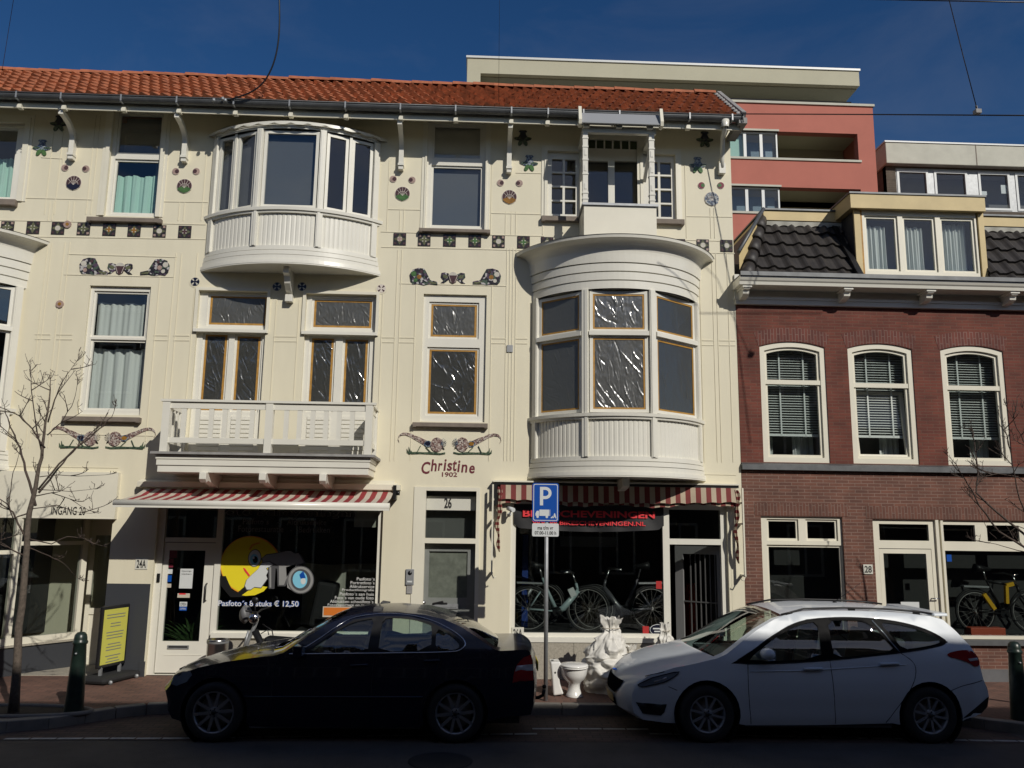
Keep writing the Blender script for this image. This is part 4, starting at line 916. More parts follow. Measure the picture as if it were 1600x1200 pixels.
mb = MB(); sb_(mb, -.15, LS+.03, zp-.03, zp, -.06, .1); mb.box(-7.3, REC[1], -.0, 1.2, .12, .134); mb.build('stone_step', M['granite'], H1)
mb = MB(); sb_(mb, -.1, LS+.02, zp, zp+.10, -.03, .08)
for s in (.30, LS-.05): sb_(mb, s, s+.09, zp+.10, REC[3]-.003, -.03, .08)
sb_(mb, -.1, .30, 1.92, 1.98, -.02, .06)
sb_(mb, .39, LS-.05, REC[3]-.42, REC[3]-.36, -.02, .06)
sf = mb.build('shopfront', M['trim'], H1); sf['label'] = 'splayed shopfront under the board reading INGANG 20'
mb = MB(); sb_(mb, -.1, LS, zp+.05, REC[3]-.003, .02, .026); mb.build('pane', M['glassdark'], sf)
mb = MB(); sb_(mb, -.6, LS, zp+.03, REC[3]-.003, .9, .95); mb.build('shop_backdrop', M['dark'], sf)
mb = MB(); mb.box(XL, -7.35, -.36, -.3, .12, REC[3]-.003); mb.build('shopfront', M['trim'], H1)
yd = .99; mb = MB(); plate(mb, -6.45, REC[1], .134, REC[3]+.3, [(-6.38, REC[1]-.06, .24, .92), (-6.38, REC[1]-.06, 1.02, 2.2)], yd, yd+.06); mb.box(-6.38, REC[1]-.06, yd+.02, yd+.05, .24, .92); dr = mb.build('recessed_door', M['trim'], H1, fix=False)
mb = MB(); mb.box(-6.38, REC[1]-.06, yd+.02, yd+.026, 1.02, 2.2); mb.build('pane', M['glassdark'], dr)
mb = MB(); mb.box(-6.2, -5.98, yd-.02, yd, .955, .985); mb.build('handle', M['steel'], dr)
mb = MB(); mb.box(XL, REC[1]+.2, yd+.3, yd+.35, .12, 3.2); mb.box(XL, REC[1], .0, yd+.3, REC[3]+.25, REC[3]+.3); mb.box(REC[1], REC[1]+.05, .222, yd+.3, .12, REC[3]+.3); mb.build('recess_wall', M['wall'], H1)

# ---- photo shop
SFY = .10
gx0, gx1 = U(342,930,SFY)[0], U(588,900,SFY)[0]; gz0, gz1 = U(460,986,SFY)[1], 2.80
mb = MB()
dx0, dx1 = SA[0], U(333,950,SFY)[0]              # door bay
pil = U(337,900,SFY)[0]
plate(mb, SA[0], SA[1], .13, SA[3], [(dx0+.10, dx1-.02, .14, 2.66), (gx0, gx1, gz0, gz1)], SFY-.03, SFY+.06)
mb.box(gx0-.06, SA[1], SFY-.09, SFY-.03, gz0-.10, gz0-.03)
sfA = mb.build('photo_shopfront', M['white'], H1, fix=False)
mb = MB(); mb.box(dx1+.02, SA[1], SFY-.06, SFY-.032, .13, gz0-.14); mb.build('stone_plinth', M['granite'], sfA)
mb = MB(); mb.box(gx0-.01, gx1+.01, SFY+.005, SFY+.012, gz0-.01, gz1+.01); mb.build('pane', M['glassdark'], sfA)
X0, X1 = dx0+.11, dx1-.03; zt = U(290,843)[1]
dg = (U(259,930,SFY)[0], U(316,930,SFY)[0], U(285,1002,SFY)[1], U(285,860,SFY)[1])
mb = MB(); plate(mb, X0, X1, .16, zt-.05, [dg], SFY, SFY+.05); mb.box(X0, X1, SFY-.01, SFY+.05, zt-.05+.01, zt+.03)
mb.box(X0+.12, X1-.10, SFY-.006, SFY, .42, .425); 
d24 = mb.build('shop_door', M['white'], sfA, fix=False)
mb = MB(); mb.box(dg[0]-.01, dg[1]+.01, SFY+.02, SFY+.026, dg[2]-.01, dg[3]+.01); mb.box(X0, X1, SFY+.02, SFY+.026, zt+.03, 2.66); mb.build('pane', M['glassdark'], sfA)
mb = MB(); a = U(262,1008,SFY); b = U(295,1014,SFY); mb.box(a[0], b[0], SFY-.014, SFY-.0, b[1], a[1]); mb.build('letterbox', M['galv'], sfA)
mb = MB(); mb.box(a[0]+.02, b[0]-.02, SFY-.016, SFY-.0135, b[1]+.02, a[1]-.012); mb.build('letterbox_flap', M['black'], sfA)
mb = MB(); a = U(322.5,925,SFY); mb.tube([(a[0],SFY,a[1]+.13),(a[0],SFY-.05,a[1]+.12),(a[0],SFY-.05,a[1]-.12),(a[0],SFY,a[1]-.13)], .012); a = U(249,902,SFY); mb.box(a[0]-.022, a[0]+.022, SFY-.05, SFY-.03, a[1]-.07, a[1]+.06); mb.build('door_handle', M['black'], sfA)
def sticker(q, w_, h, col, lines, name='sticker', Y=SFY-.004, par=None, border=None):
    c = un(*q, Y); mb = MB(); mb.box(c[0]-w_/2, c[0]+w_/2, Y-.002, Y, c[1]-h/2, c[1]+h/2, col)
    if border: mb.box(c[0]-w_/2+.01, c[0]+w_/2-.01, Y-.003, Y-.002, c[1]-h/2+.01, c[1]+h/2-.01, border)
    o = mb.build(name, col, par or sfA)
    n = len(lines)
    for i, (s, hh, mt) in enumerate(lines):
        if s: textpart(s, 'lettering', mt, par or sfA, c[0], c[1]+h*(.5-(i+.5)/n)*.9, Y-.006, w_*.78, hh)
gY = SFY+.018
sticker((291,904), .20, .30, M['signwhite'], [('Openings-', .026, M['blacktxt']), ('tijden', .026, M['blacktxt']), ('', 0, None), ('', 0, None), ('', 0, None), ('', 0, None)], Y=gY, border=M['signwhite'])
sticker((287,930.5), .19, .065, M['offwhite'], [], Y=gY); sticker((285,928), .10, .02, M['redtxt'], [], Y=gY-.003)
sticker((286.5,944), .115, .07, M['signwhite'], [('OPEN', .045, M['blacktxt'])], Y=gY); sticker((286,951), .115, .06, M['signblue'], [('OPEN', .03, M['signwhite'])], Y=gY)
sticker((270,865), .13, .13, M['wine'], [], Y=gY); sticker((267,876.5), .08, .07, M['wine'], [], Y=gY); sticker((266.5,884), .08, .05, M['tcrim'], [], Y=gY)
sticker((266,893), .07, .07, M['signwhite'], [], Y=gY); sticker((265,904), .06, .10, M['signblue'], [], Y=gY); sticker((264,915), .07, .06, M['offwhite'], [], Y=gY)
# --- window lettering and the painted photographer face
GY = SFY-.002
def gp_(pts): return [un(x, y, GY) for x, y in pts]
def shape(pts, lay, mt, parent=None, name='window_picture'):
    mb = MB(); mb.prism(gp_(pts), GY-.0015-lay*.0012, GY-lay*.0012, mt); return mb
def ell(cx, cy, a, b, n=32, t0=0, t1=360, rot=0):
    r = radians(rot); return [(cx+a*cos(radians(t))*cos(r)-b*sin(radians(t))*sin(r), cy+a*cos(radians(t))*sin(r)+b*sin(radians(t))*cos(r)) for t in [t0+(t1-t0)*i/n for i in range(n if t1-t0 == 360 else n+1)]]
ylw = mat('sticker_yellow', (.80, .66, .02), .5); ylo = mat('sticker_orange', (.75, .30, .03), .5); lblu = mat('sticker_light_blue', (.22, .55, .72), .4); camg = mat('sticker_grey', (.27, .27, .265), .5); camd = mat('sticker_dark_grey', (.07, .07, .075), .5)
mb = MB()
def add(pts, lay, mt): mb.prism(gp_(pts), GY-.0015-lay*.0012, GY-lay*.0012, mt)
face = ell(391,884,47,45,40,0,360)
add([(x, y) for x, y in ell(392,883.5,47.5,46,40,96,352)]+[(432,872),(425,884),(418,892),(408,905),(408,925)], 0, ylo)
add([(x, y) for x, y in ell(391,883,45.5,44,40,100,350)]+[(430,872),(424,884),(416,892),(406,905),(402,924)], 1, ylw)
add([(343,900),(353,900),(358,912),(363,922),(371,926),(385,914),(392,924),(380,933),(360,933),(345,915)], 2, M['black'])
add([(378,930),(392,920),(404,915),(418,917),(412,924),(398,930),(384,931)], 3, ylw)
add(ell(398,872,10.5,14,24,rot=8), 3, camd); add(ell(398,872,9.4,12.8,24,rot=8), 4, M['signwhite']); add(ell(397.5,874,6.5,8.5,20), 5, lblu); add(ell(399,874.5,4,5.5,16), 6, M['black']); add(ell(396.5,871.5,1.6,2,10), 7, M['signwhite'])
add([(389,858),(393,851),(401,848),(406,848),(405,844),(407,849),(402,850.5),(395,853),(391,860)], 3, ylo)
add([(380,887),(383,888),(391,899),(389,901),(382,892)], 5, M['redtxt'])
add([(408,873),(416,866),(430,864),(444,861),(470,866),(478,880),(468,884),(452,906),(446,916),(434,916),(433,889),(424,884),(412,884)], 4, camd)
add([(410,872),(417,867),(431,865),(445,862),(469,868),(475,879),(464,883),(449,900),(444,914),(436,914),(436,884),(424,878),(411,880)], 5, camg)
add([(419,884),(431,884),(429,920),(420,920)], 6, camd); add([(421,886),(424,886),(424,918),(421.5,918)], 7, camg)
add(ell(470,906,21,22,28), 6, camd); add([(447,886),(462,882),(462,926),(449,918)], 5, camg); add(ell(470,906,19.5,20.5,28), 7, camg); add(ell(470,906,15.5,17,28), 8, camd); add(ell(469,905.5,11.5,13.5,24), 9, lblu); add([(468,898),(474,892),(478,903),(470,904)], 10, M['signblue']); add(ell(474,908,4,5,12), 10, M['signwhite'])
add([(442,869),(446,861),(455,861),(461,865),(467,864),(469,869),(463,871),(456,869),(450,870)], 8, camg)
glove = [(383,915),(386,906),(395,897),(404,889),(409,880),(421,878),(427,882),(422,885),(416,888),(419,893),(416,899),(418,904),(413,911),(408,918),(398,917),(392,921),(386,921)]
add([(x+(x-402)*.06, y+(y-900)*.06) for x, y in glove], 8, camd); add(glove, 9, M['signwhite'])
mb.build('window_picture', ylw, sfA)
def wtext(s, cx, cy, wpx, hpx, mt, name='lettering', bold=.0, align='CENTER', Y=None, par=None):
    Y = GY-.003 if Y is None else Y; c = un(cx, cy, Y); k = CF/(CD+Y); return textpart(s, name, mt, par or sfA, c[0], c[1], Y, wpx/k, hpx/k, bold=bold, align=align)
wtext('Foto Scheveningen', 449, 802, 209, 15, M['greytxt'], bold=.05, Y=GY-.002); wtext('Foto Scheveningen', 449, 802, 206, 14, M['black'], bold=.03, Y=GY-.004); wtext('Pasfoto\u00b4s    -    Afdrukservice', 445, 815.5, 126, 8.5, M['greytxt']); wtext('Fotorestauratie   -   Bedrukken', 444, 827, 138, 9, M['greytxt'])
t = wtext('Pasfoto\u00b4s 8 stuks \u20ac 12,50', 404, 943.5, 121, 10.5, M['signblue'], bold=.055, Y=GY-.002); wtext('Pasfoto\u00b4s 8 stuks \u20ac 12,50', 404, 943.5, 119, 10, M['whitetxt'], bold=.01, Y=GY-.005)
for i, s in enumerate(['Pasfoto\u00b4s', 'Portretfoto\u00b4s', 'Afdrukservice', 'Productfotografie', 'Pasfoto\u00b4s aan huis', 'Foto\u00b4s van oude foto', 'Afdrukken schoolfoto\u00b4s', 'Fotoreportage op locatie']):
    wtext(s, 585.5-i*.35, 904.8+i*5.9, [27,36,37,48,51,58,65,68][i], 4.6, M['whitetxt'], align='RIGHT')
sticker((532,956), .55, .16, M['offwhite'], [], Y=GY-.003); sticker((530,955.5), .48, .12, mat('orange_notice', (.62,.17,.02), .5), [], Y=GY-.006)
sticker((572,811), .38, .26, M['concrete'], [], Y=SFY+.05)
curtain(sfA, (gx1-1.35, gx1-.02, gz0, 1.75), y=1.1, mt='concrete', fold=.55, amp=.06, seed=9)
mb = MB(); 
for k in range(16): mb.bar((-2.65+.06*(k%2), 1.6, 2.0+.045*k), (-2.65+.06*((k+1)%2)+.12, 1.6, 2.045+.045*k), .02, .02)
mb.build('spring_display', M['black'], sfA)
# plant behind the shop door
pr = thing('potted_plant', 'leafy green plant standing behind the glass of the photo shop door', 'plant', (-4.52, .55, .14))
mb = MB(); mb.lathe([(.0,.14),(.10,.14),(.14,.45),(.125,.45),(.12,.42),(0,.42)], (-4.52,.55,0), n=16, mat=M['signwhite']); mb.build('pot', M['signwhite'], pr)
mb = MB(); random.seed(21)
for i in range(130):
    a = random.random()*6.28; e = random.uniform(.25, 1.3); L = random.uniform(.35, .85); p = Vector((-4.52,.55,.44)); pts = []
    for k in range(6): t = k/5; pts.append(p+Vector((cos(a)*cos(e)*L*t*1.2, sin(a)*cos(e)*L*t*.6, sin(e)*L*t*1.3-.5*L*t*t)))
    for k in range(5):
        w0, w1 = .018*sin(pi*(k+.3)/6), .018*sin(pi*(k+1.3)/6)*(k < 4); mb.face([pts[k]+Vector((w0,0,0)), pts[k]-Vector((w0,0,0)), pts[k+1]-Vector((w1,0,0)), pts[k+1]+Vector((w1,0,.001))])
mb.build('leaves', mat('plant_leaf', (.05,.10,.03), .5, var=.5, vscale=9), pr, fix=False)

# ---- house door 26
W = W_d26; mb = MB(); o = (un(662,900)[0], un(742,900)[0], .14, un(700,767)[1])
zr = (un(700,849)[1], un(700,841)[1])
mb2 = MB(); plate(mb2, W[0], W[1], .13, W[3], [(o[0], o[1], .14, zr[0]), (o[0], o[1], zr[1], o[3])], -.015, .12); d26 = mb2.build('front_door', M['trim'], H1, fix=False); d26['label'] = 'grey front door numbered 26 below the name Christine'
mb = MB(); mb.box(o[0], o[1], .16, .17, zr[1], un(700,799)[1]); mb.build('pane', M['glassdark'], d26)
mb = MB(); mb.box(o[0], o[1], .15, .18, un(700,797)[1], un(700,775)[1]); mb.build('number_panel', M['doorgrey'], d26)
mb = MB(); zf = un(700,797)[1]; mb.box(o[0], o[1], .14, .15, zf, un(700,775)[1]); mb.build('number_panel', M['plategrey'], d26)
c = un(700,786,.14); textpart('26', 'number', M['blacktxt'], d26, c[0], c[1], .136, .12, .17, bold=.03)
g = (U(670,900)[0], U(730,900)[0], U(700,934)[1], U(700,862)[1])
mb = MB(); plate(mb, o[0], o[1], .15, zr[0], [g], .11, .17); mb.box(g[0], g[1], .10, .108, g[3]+.005, g[3]+.025); mb.build('door_leaf', M['doorgrey'], d26, fix=False)
mb = MB(); mb.box(g[0]-.01, g[1]+.01, .135, .14, g[2]-.01, g[3]+.01); mb.build('frosted_pane', M['frost'], d26)
mb = MB(); a = U(676,943); b = U(716,951); mb.box(a[0], b[0], .09, .11, b[1], a[1]); mb.box(a[0]+.03, b[0]-.03, .085, .09, b[1]+.02, a[1]-.02); mb.build('letterbox', M['galv'], d26)
mb = MB(); a = U(659,941,.08); mb.lathe([(0,-.03),(.03,-.02),(.034,0),(.02,.02),(.014,.04)], (a[0]+.03,.06,a[1]), axis='y', n=16); mb.build('door_knob', M['steel'], d26)
mb = MB(); mb.box(W[0]-.1, W[1]+.1, .3, .34, .14, 3.1); mb.build('hall_wall', M['room'], d26)
ic = thing('intercom', 'grey door intercom with camera eye left of door 26', 'intercom', (un(640,900)[0], 0, un(640,926)[1]))
mb = MB(); r = RC(634.5,889,646.5,914); mb.box(r[0], r[1], -.03, 0, r[2], r[3]); mb.build('body', M['galv'], ic, bevel=.006)
mb = MB(); cx_ = (r[0]+r[1])/2; mb.lathe([(0,-.038),(.03,-.037),(.034,-.03)], (cx_, 0, r[3]-.06), axis='y', n=16); mb.build('camera_eye', M['black'], ic)
mb = MB(); mb.box(r[0]+.025, r[1]-.025, -.033, -.03, r[2]+.04, r[2]+.065); mb.build('name_plate', M['signwhite'], ic)
mb = MB(); mb.box(cx_-.045, cx_+.045, -.02, 0, r[2]-.13, r[2]-.01); mb.build('key_box', M['lead'], ic)

# ---- cycle shop
gx0, gx1 = U(805,900,SFY)[0], U(1036,900,SFY)[0]; gz0, gz1 = U(920,989,SFY)[1], 2.72
ex0, ex1 = U(1047,930,SFY)[0], U(1128,930,SFY)[0]; zra, zrb = U(1085,851,SFY)[1], U(1085,842,SFY)[1]
mb = MB(); plate(mb, SB[0], SB[1], .13, SB[3], [(gx0, gx1, gz0, gz1), (ex0, ex1, .13, zra), (ex0, ex1, zrb, 2.74)], SFY-.03, SFY+.06)
mb.box(SB[0]-.05, gx1+.12, SFY-.13, SFY-.03, gz0-.13, gz0-.06)
sfB = mb.build('cycle_shopfront', M['white'], H1, fix=False)
mb = MB(); xs = [SB[0]-.04, U(895,1030)[0], U(1000,1030)[0], gx1+.10]
for a, b in zip(xs, xs[1:]): mb.box(a+.003, b-.003, SFY-.12, SFY-.035, .12, gz0-.14)
mb.build('stone_plinth', M['granite'], sfB)
mb = MB(); mb.box(gx0-.01, gx1+.01, SFY+.005, SFY+.012, gz0-.01, gz1+.01); mb.box(ex0, ex1, SFY+.01, SFY+.016, zrb, 2.74); mb.build('pane', M['glassdark'], sfB)
# open door leaf with bars, swung inwards
dl = MB(); a = (U(1132,900,.2)[0], .16); L = .86; an = radians(180-38); dd = Vector((cos(an), sin(an), 0)); Mx = Matrix.Rotation(an, 3, 'Z')
def leaf(mb, s0, s1, z0, z1, t=.02): c = Vector((a[0], a[1], 0))+dd*((s0+s1)/2); mb.obox((c.x, c.y, (z0+z1)/2), (s1-s0)/2, t, (z1-z0)/2, Mx)
leaf(dl, 0, .13, .15, zra-.03); leaf(dl, L-.14, L, .15, zra-.03); leaf(dl, .13, L-.14, zra-.16, zra-.03); leaf(dl, .13, L-.14, .15, .62)
dl.build('open_door', mat('shop_door_grey', (.22,.22,.22), .5), sfB)
mb = MB()
for i in range(6): leaf(mb, .16+i*.085, .175+i*.085, .62, zra-.16, .01)
leaf(mb, .13, L-.14, 1.25, 1.27, .012); mb.build('door_bar', mat('door_bar_grey', (.10,.10,.10), .5), sfB)
sticker((1029.5,914), .09, .12, mat('red_sticker', (.42,.03,.03), .4), [], Y=SFY-.004, par=sfB); sticker((1009,987-2), .10, .13, mat('red_sticker_small', (.42,.03,.03), .4), [], Y=SFY-.004, par=sfB)
c = un(1028,984,SFY-.004); mb = MB(); mb.prism([(c[0]+.13*cos(t), c[1]+.085*sin(t)) for t in [2*pi*i/28 for i in range(28)]], SFY-.008, SFY-.004, M['signwhite']); mb.prism([(c[0]+.122*cos(t), c[1]+.077*sin(t)) for t in [2*pi*i/28 for i in range(28)]], SFY-.010, SFY-.008, M['tnavy']); mb.build('oval_sticker', M['tnavy'], sfB)
mb = MB(); mb.box(c[0]-.08, c[0]+.08, SFY-.012, SFY-.010, c[1]+.008, c[1]+.028); mb.box(c[0]-.06, c[0]+.06, SFY-.012, SFY-.010, c[1]-.034, c[1]-.016); mb.build('sticker_lines', M['signwhite'], sfB)
mb = MB(); a = un(876,838,.9); b = un(963,855,.9); mb.box(a[0], b[0], .9, .94, b[1], a[1]); 
for x in (a[0]+.05, b[0]-.05): mb.tube([(x,.92,a[1]),(x,.92,3.0)], .005, n=5)
mb.build('hanging_lamp_box', M['greyplinth'], sfB)
mb = MB(); x = un(821.5,900,.7)[0]; mb.box(x-.05, x+.05, .9, .95, .14, 2.3); mb.build('blue_rack', mat('blue_rack_paint', (.01,.04,.22), .5), sfB)
mb = MB(); mb.box(gx0, gx1, .14, 1.6, .12, gz0-.02); mb.build('display_floor', M['rubber'], sfB)
c = un(1076,960,1.3); mb = MB(); mb.xprism([(1.2,.5),(1.5,.5),(1.45,1.4),(1.3,1.5),(1.2,1.3)], c[0]-.02, c[0]+.12); mb.build('red_coat', mat('coat_red', (.40,.05,.02), .8), sfB)

# number plates
def plateno(q, s, w_, h, lbl, Y=-.01, tw=.75):
    c = un(*q, Y); t = thing('house_number', lbl, 'number sign', (c[0], 0, c[1])); mb = MB(); mb.box(c[0]-w_/2, c[0]+w_/2, Y, Y+.01, c[1]-h/2, c[1]+h/2); mb.build('plate', M['plategrey'], t, bevel=.002)
    textpart(s, 'number', M['blacktxt'], t, c[0], c[1], Y-.003, w_*tw, h*.72, bold=.02)
plateno((221,881), '24\u1d2c' if False else '24A', .19, .17, 'pale number plate 24A on the wall left of the photo shop door')
plateno((809,989), '26A', .19, .17, 'pale number plate 26A at the foot of the cycle shop window', Y=SFY-.045)
plateno((1356.5,889.5), '28', .155, .15, 'pale number plate 28 on the brick pier')

# ================================================================== AWNINGS, BANNER
PA = .97; X0 = un(232,762.5)[0]; X1 = un(616,768)[0]; zw = un(420,766)[1]; zf = un(400,783,-PA)[1]
aw = thing('awning', 'striped red and grey awning extended over the photo shop', 'awning', ((X0+X1)/2, 0, zw))
mb = MB(); n = 47; 
for i in range(n):
    a0 = X0+(X1-X0)*i/n; a1 = X0+(X1-X0)*(i+1)/n; mt = M['red'] if i % 2 else M['offwhite']
    mb.raw([(a0,-.10,zw),(a1,-.10,zw),(a1,-PA*.5,(zw+zf)/2-.02),(a0,-PA*.5,(zw+zf)/2-.02),(a1,-PA,zf),(a0,-PA,zf)], [(0,1,2,3),(3,2,4,5)], mt)
mb.build('awning_cloth', M['red'], aw, fix=False)
xa, xb = un(178,790,-PA)[0], un(609,788,-PA)[0]; mb = MB(); zc = un(400,789,-PA)[1]
mb.tube([(xa,-PA,zc),(xb,-PA,zc)], .055, n=16); mb.box(xa, xb, -PA-.045, -PA, zc-.058, zc-.02); mb.build('front_bar', M['white'], aw)
mb = MB(); mb.xprism([(-.15,zw+.02),(-.16,zw+.10),(-.02,zw+.14),(-.01,zw-.0)], X0-.12, X1+.06); mb.build('cassette', M['trim'], aw)
for x, d in ((X0+.15, .9), (X1-.15, -.9)):
    mb = MB(); mb.tube([(x,-.08,zw-.06),(x+d,-PA*.5,(zw+zf)/2-.07),(x+d*.1,-PA+.03,zc)], .02, n=8); mb.build('folding_arm', M['white'], aw)
mb = MB(); mb.box(X1+.0, X1+.05, -.2, 0, zw-.12, zw+.10); mb.lathe([(0,-.0),(.035,0),(.035,.05),(0,.05)], (X1+.05,-.12,zw-.02), axis='x', n=12); mb.build('end_bracket', M['black'], aw)

X0 = un(782,775,-.16)[0]; X1 = un(1151,780,-.16)[0]; zt = un(960,757,-.1)[1]; zv0, zv1 = un(960,783,-.16)[1], un(960,763,-.16)[1]
aw2 = thing('awning', 'rolled up red and cream striped awning with scalloped valance over the cycle shop', 'awning', ((X0+X1)/2, 0, zt))
mb = MB(); mb.box(X0-.10, X1+.05, -.13, 0, zt-.03, zt+.01); mb.box(X0-.10, X0-.05, -.13, -.0, zt-.35, zt-.03); mb.build('housing', M['black'], aw2)
mb = MB(); mb.box(X0-.12, X1+.06, -.15, 0, zt+.012, zt+.035); mb.build('cover_board', M['trim'], aw2)
mb = MB(); n = 46; 
def vz(x, y0): u = (x-X0)/(X1-X0); return y0+.018*abs(sin(u*pi*14))-.045*sin(u*pi)*1.0
for i in range(n):
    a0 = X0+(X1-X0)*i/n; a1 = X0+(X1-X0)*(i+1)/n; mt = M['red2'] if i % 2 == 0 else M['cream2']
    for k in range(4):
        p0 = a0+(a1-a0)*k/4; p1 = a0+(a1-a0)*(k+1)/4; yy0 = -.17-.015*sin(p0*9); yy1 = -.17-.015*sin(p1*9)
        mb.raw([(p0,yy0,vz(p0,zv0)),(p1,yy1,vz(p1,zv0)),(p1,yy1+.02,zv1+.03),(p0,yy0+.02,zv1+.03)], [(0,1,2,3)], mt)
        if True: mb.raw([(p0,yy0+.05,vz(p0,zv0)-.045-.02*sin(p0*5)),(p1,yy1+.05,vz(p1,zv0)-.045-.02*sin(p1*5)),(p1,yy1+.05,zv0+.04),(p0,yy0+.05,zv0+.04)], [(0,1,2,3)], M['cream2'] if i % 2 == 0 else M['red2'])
mb.build('valance', M['red2'], aw2, fix=False)
for xx, sg, zb in ((X0-.02, 1, un(780,862)[1]), (X1+.00, -1, un(1150,880)[1])):
    mb = MB(); nn = 22; z0 = zv1
    for i in range(nn):
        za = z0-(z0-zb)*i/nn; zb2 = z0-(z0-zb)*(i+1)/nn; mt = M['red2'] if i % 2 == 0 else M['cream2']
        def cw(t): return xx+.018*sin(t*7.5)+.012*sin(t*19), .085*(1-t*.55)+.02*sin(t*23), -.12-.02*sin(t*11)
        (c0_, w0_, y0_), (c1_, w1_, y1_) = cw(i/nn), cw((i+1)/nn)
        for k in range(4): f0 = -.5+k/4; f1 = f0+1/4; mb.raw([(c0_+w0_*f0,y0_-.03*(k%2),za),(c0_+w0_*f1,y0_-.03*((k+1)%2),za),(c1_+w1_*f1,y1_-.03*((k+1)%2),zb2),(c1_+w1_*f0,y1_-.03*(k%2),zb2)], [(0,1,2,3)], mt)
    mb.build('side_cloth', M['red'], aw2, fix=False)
    mb = MB(); xr2 = xx-.10 if sg > 0 else xx+.09; mb.box(xr2-.012, xr2+.012, -.2, -.16, un(780,895)[1], zt-.03)
    for z in (zt-.25, un(780,812)[1], un(780,893)[1]): mb.box(xr2-.02, xr2+.02, -.18, 0, z-.03, z+.0)
    mb.tube([(xr2,-.17,un(780,896)[1]),(xr2+.03*sg,-.2,un(780,902)[1]),(xr2+.07*sg,-.2,un(780,900)[1])], .01, n=6); mb.build('guide_rail', M['trim'], aw2)
bn = thing('banner', 'black banner reading BIKE SCHEVENINGEN in red across the cycle shop window', 'banner', (un(920,826)[0], .02, un(920,826)[1]))
YB = .045
mb = MB(); bx0, bx1 = un(803,810,YB)[0], un(1037,810,YB)[0]; bz0, bz1 = un(920,826,YB)[1], un(920,789,YB)[1]
def bf(u, v):
    s = 1-.16*max(0, abs(u-.5)*2-.9)/.1*(1-v); return (bx0+(bx1-bx0)*u, YB-.012*sin(u*9)*(1-v)-.006*sin(u*31+v*3), bz0+(bz1-bz0)*v-.05*sin(u*pi)*(1-v)+.06*(max(0, abs(u-.5)*2-.93)/.07)*(1-v))
mb.grid(bf, 60, 6); mb.build('cloth', M['banner'], bn)
textpart('BIKE SCHEVENINGEN', 'lettering', M['redtxt'], bn, un(920,804,YB)[0], un(920,803.5,YB)[1], YB-.03, 205/96.6, 10.5/96.6, bold=.03)
textpart('WWW.BIKESCHEVENINGEN.NL', 'lettering', M['redtxt'], bn, un(920,818,YB)[0], un(920,817.5,YB)[1], YB-.03, 176/96.6, 6.5/96.6, bold=.02)
sc = thing('security_camera', 'small white camera above the left end of the black banner', 'camera', (un(800,796)[0], -.1, un(800,796)[1]))
c = un(799,796,-.18); mb = MB(); mb.tube([(c[0]-.05,-.10,c[1]+.02),(c[0]+.03,-.24,c[1]-.01)], .035, n=14); mb.build('body', M['signwhite'], sc)
mb = MB(); mb.tube([(c[0]-.01,-.13,c[1]-.02),(c[0]-.02,-.10,c[1]-.07),(c[0]-.02,-.0,c[1]-.07)], .012, n=8); mb.lathe([(0,-.02),(.03,-.02),(.03,0)], (c[0]-.02,.0,c[1]-.07), axis='y', n=12); mb.build('bracket', M['signwhite'], sc)

# ================================================================== BRICK HOUSE
H2 = thing('brick_house', 'red brick house with arched sash windows, black mansard roof and yellow dormer', 'brick house', (7.5, 0, 0))
BX0, BX1 = 4.256, 16.; zbelt0, zbelt1 = un(1400,737.5)[1], un(1400,727.5)[1]; zcor = un(1400,482)[1]
def archwin(TLx, TRx, ytop, yarch, ybot, BLx, BRx, ym):
    X0 = (un(TLx, ytop)[0]+un(BLx, ybot)[0])/2; X1 = (un(TRx, ytop)[0]+un(BRx, ybot)[0])/2; xm = (TLx+TRx)/2
    return X0, X1, un((BLx+BRx)/2, ybot)[1], un(xm, ytop)[1], un(xm, yarch)[1]
AW = [archwin(1185.4,1286.6,543,536.5,722,1194.6,1299.6,0), archwin(1322.6,1423,545,539,725,1335.5,1439,0), archwin(1467.8,1565.5,547,541,728,1483.6,1584.2,0)]
zb_ = sum(a[2] for a in AW)/3; zs_ = sum(a[3] for a in AW)/3; za_ = sum(a[4] for a in AW)/3+.02
G1 = (un(1191,860)[0], un(1319,860)[0], .72, un(1254,807)[1]); G2 = (un(1367,870)[0], 10.3, un(1550,1002)[1], un(1480,812.5)[1]); G2d = (G2[0], un(1468,900)[0], .13, G2[3])
hl = [(a[0], a[1], zb_, za_+.1) for a in AW]+[(AW[2][1]+.5, AW[2][1]+1.45, zb_, za_+.1)]
mb = MB(); plate(mb, BX0, BX1, zbelt1, zcor, hl, 0, .15); w2 = mb.build('wall', M['brick'], H2, fix=False)
gl = [G1, G2, G2d]; zpl = un(1570,1046)[1]
mb = MB(); plate(mb, BX0, BX1, .12, zbelt0, gl, .008, .16); mb.build('lower_wall', M['brickb'], H2, fix=False)
mb = MB(); mb.box(BX0, G2d[0]-.01, -.02, .006, .12, zpl); mb.box(G2d[1]+.02, BX1, -.02, .006, .12, zpl); mb.build('plinth', M['greyplinth'], H2)
mb = MB(); mb.box(BX0, BX1, -.07, .1, zbelt0, zbelt1-.02); mb.raw([(BX0,-.07,zbelt1-.02),(BX1,-.07,zbelt1-.02),(BX1,0,zbelt1+.01),(BX0,0,zbelt1+.01)], [(0,1,2,3)]); mb.build('belt_course', M['zinc'], H2)
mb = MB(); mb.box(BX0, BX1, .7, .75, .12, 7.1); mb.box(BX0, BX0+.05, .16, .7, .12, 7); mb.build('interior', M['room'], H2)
mb = MB(); mb.box(BX0+.05, BX1, .18, .7, zbelt0-.4, zbelt0-.35); mb.box(BX0, BX1, .69, .70, .13, zbelt0-.4);mb.build('shop_interior', M['dark'], H2)
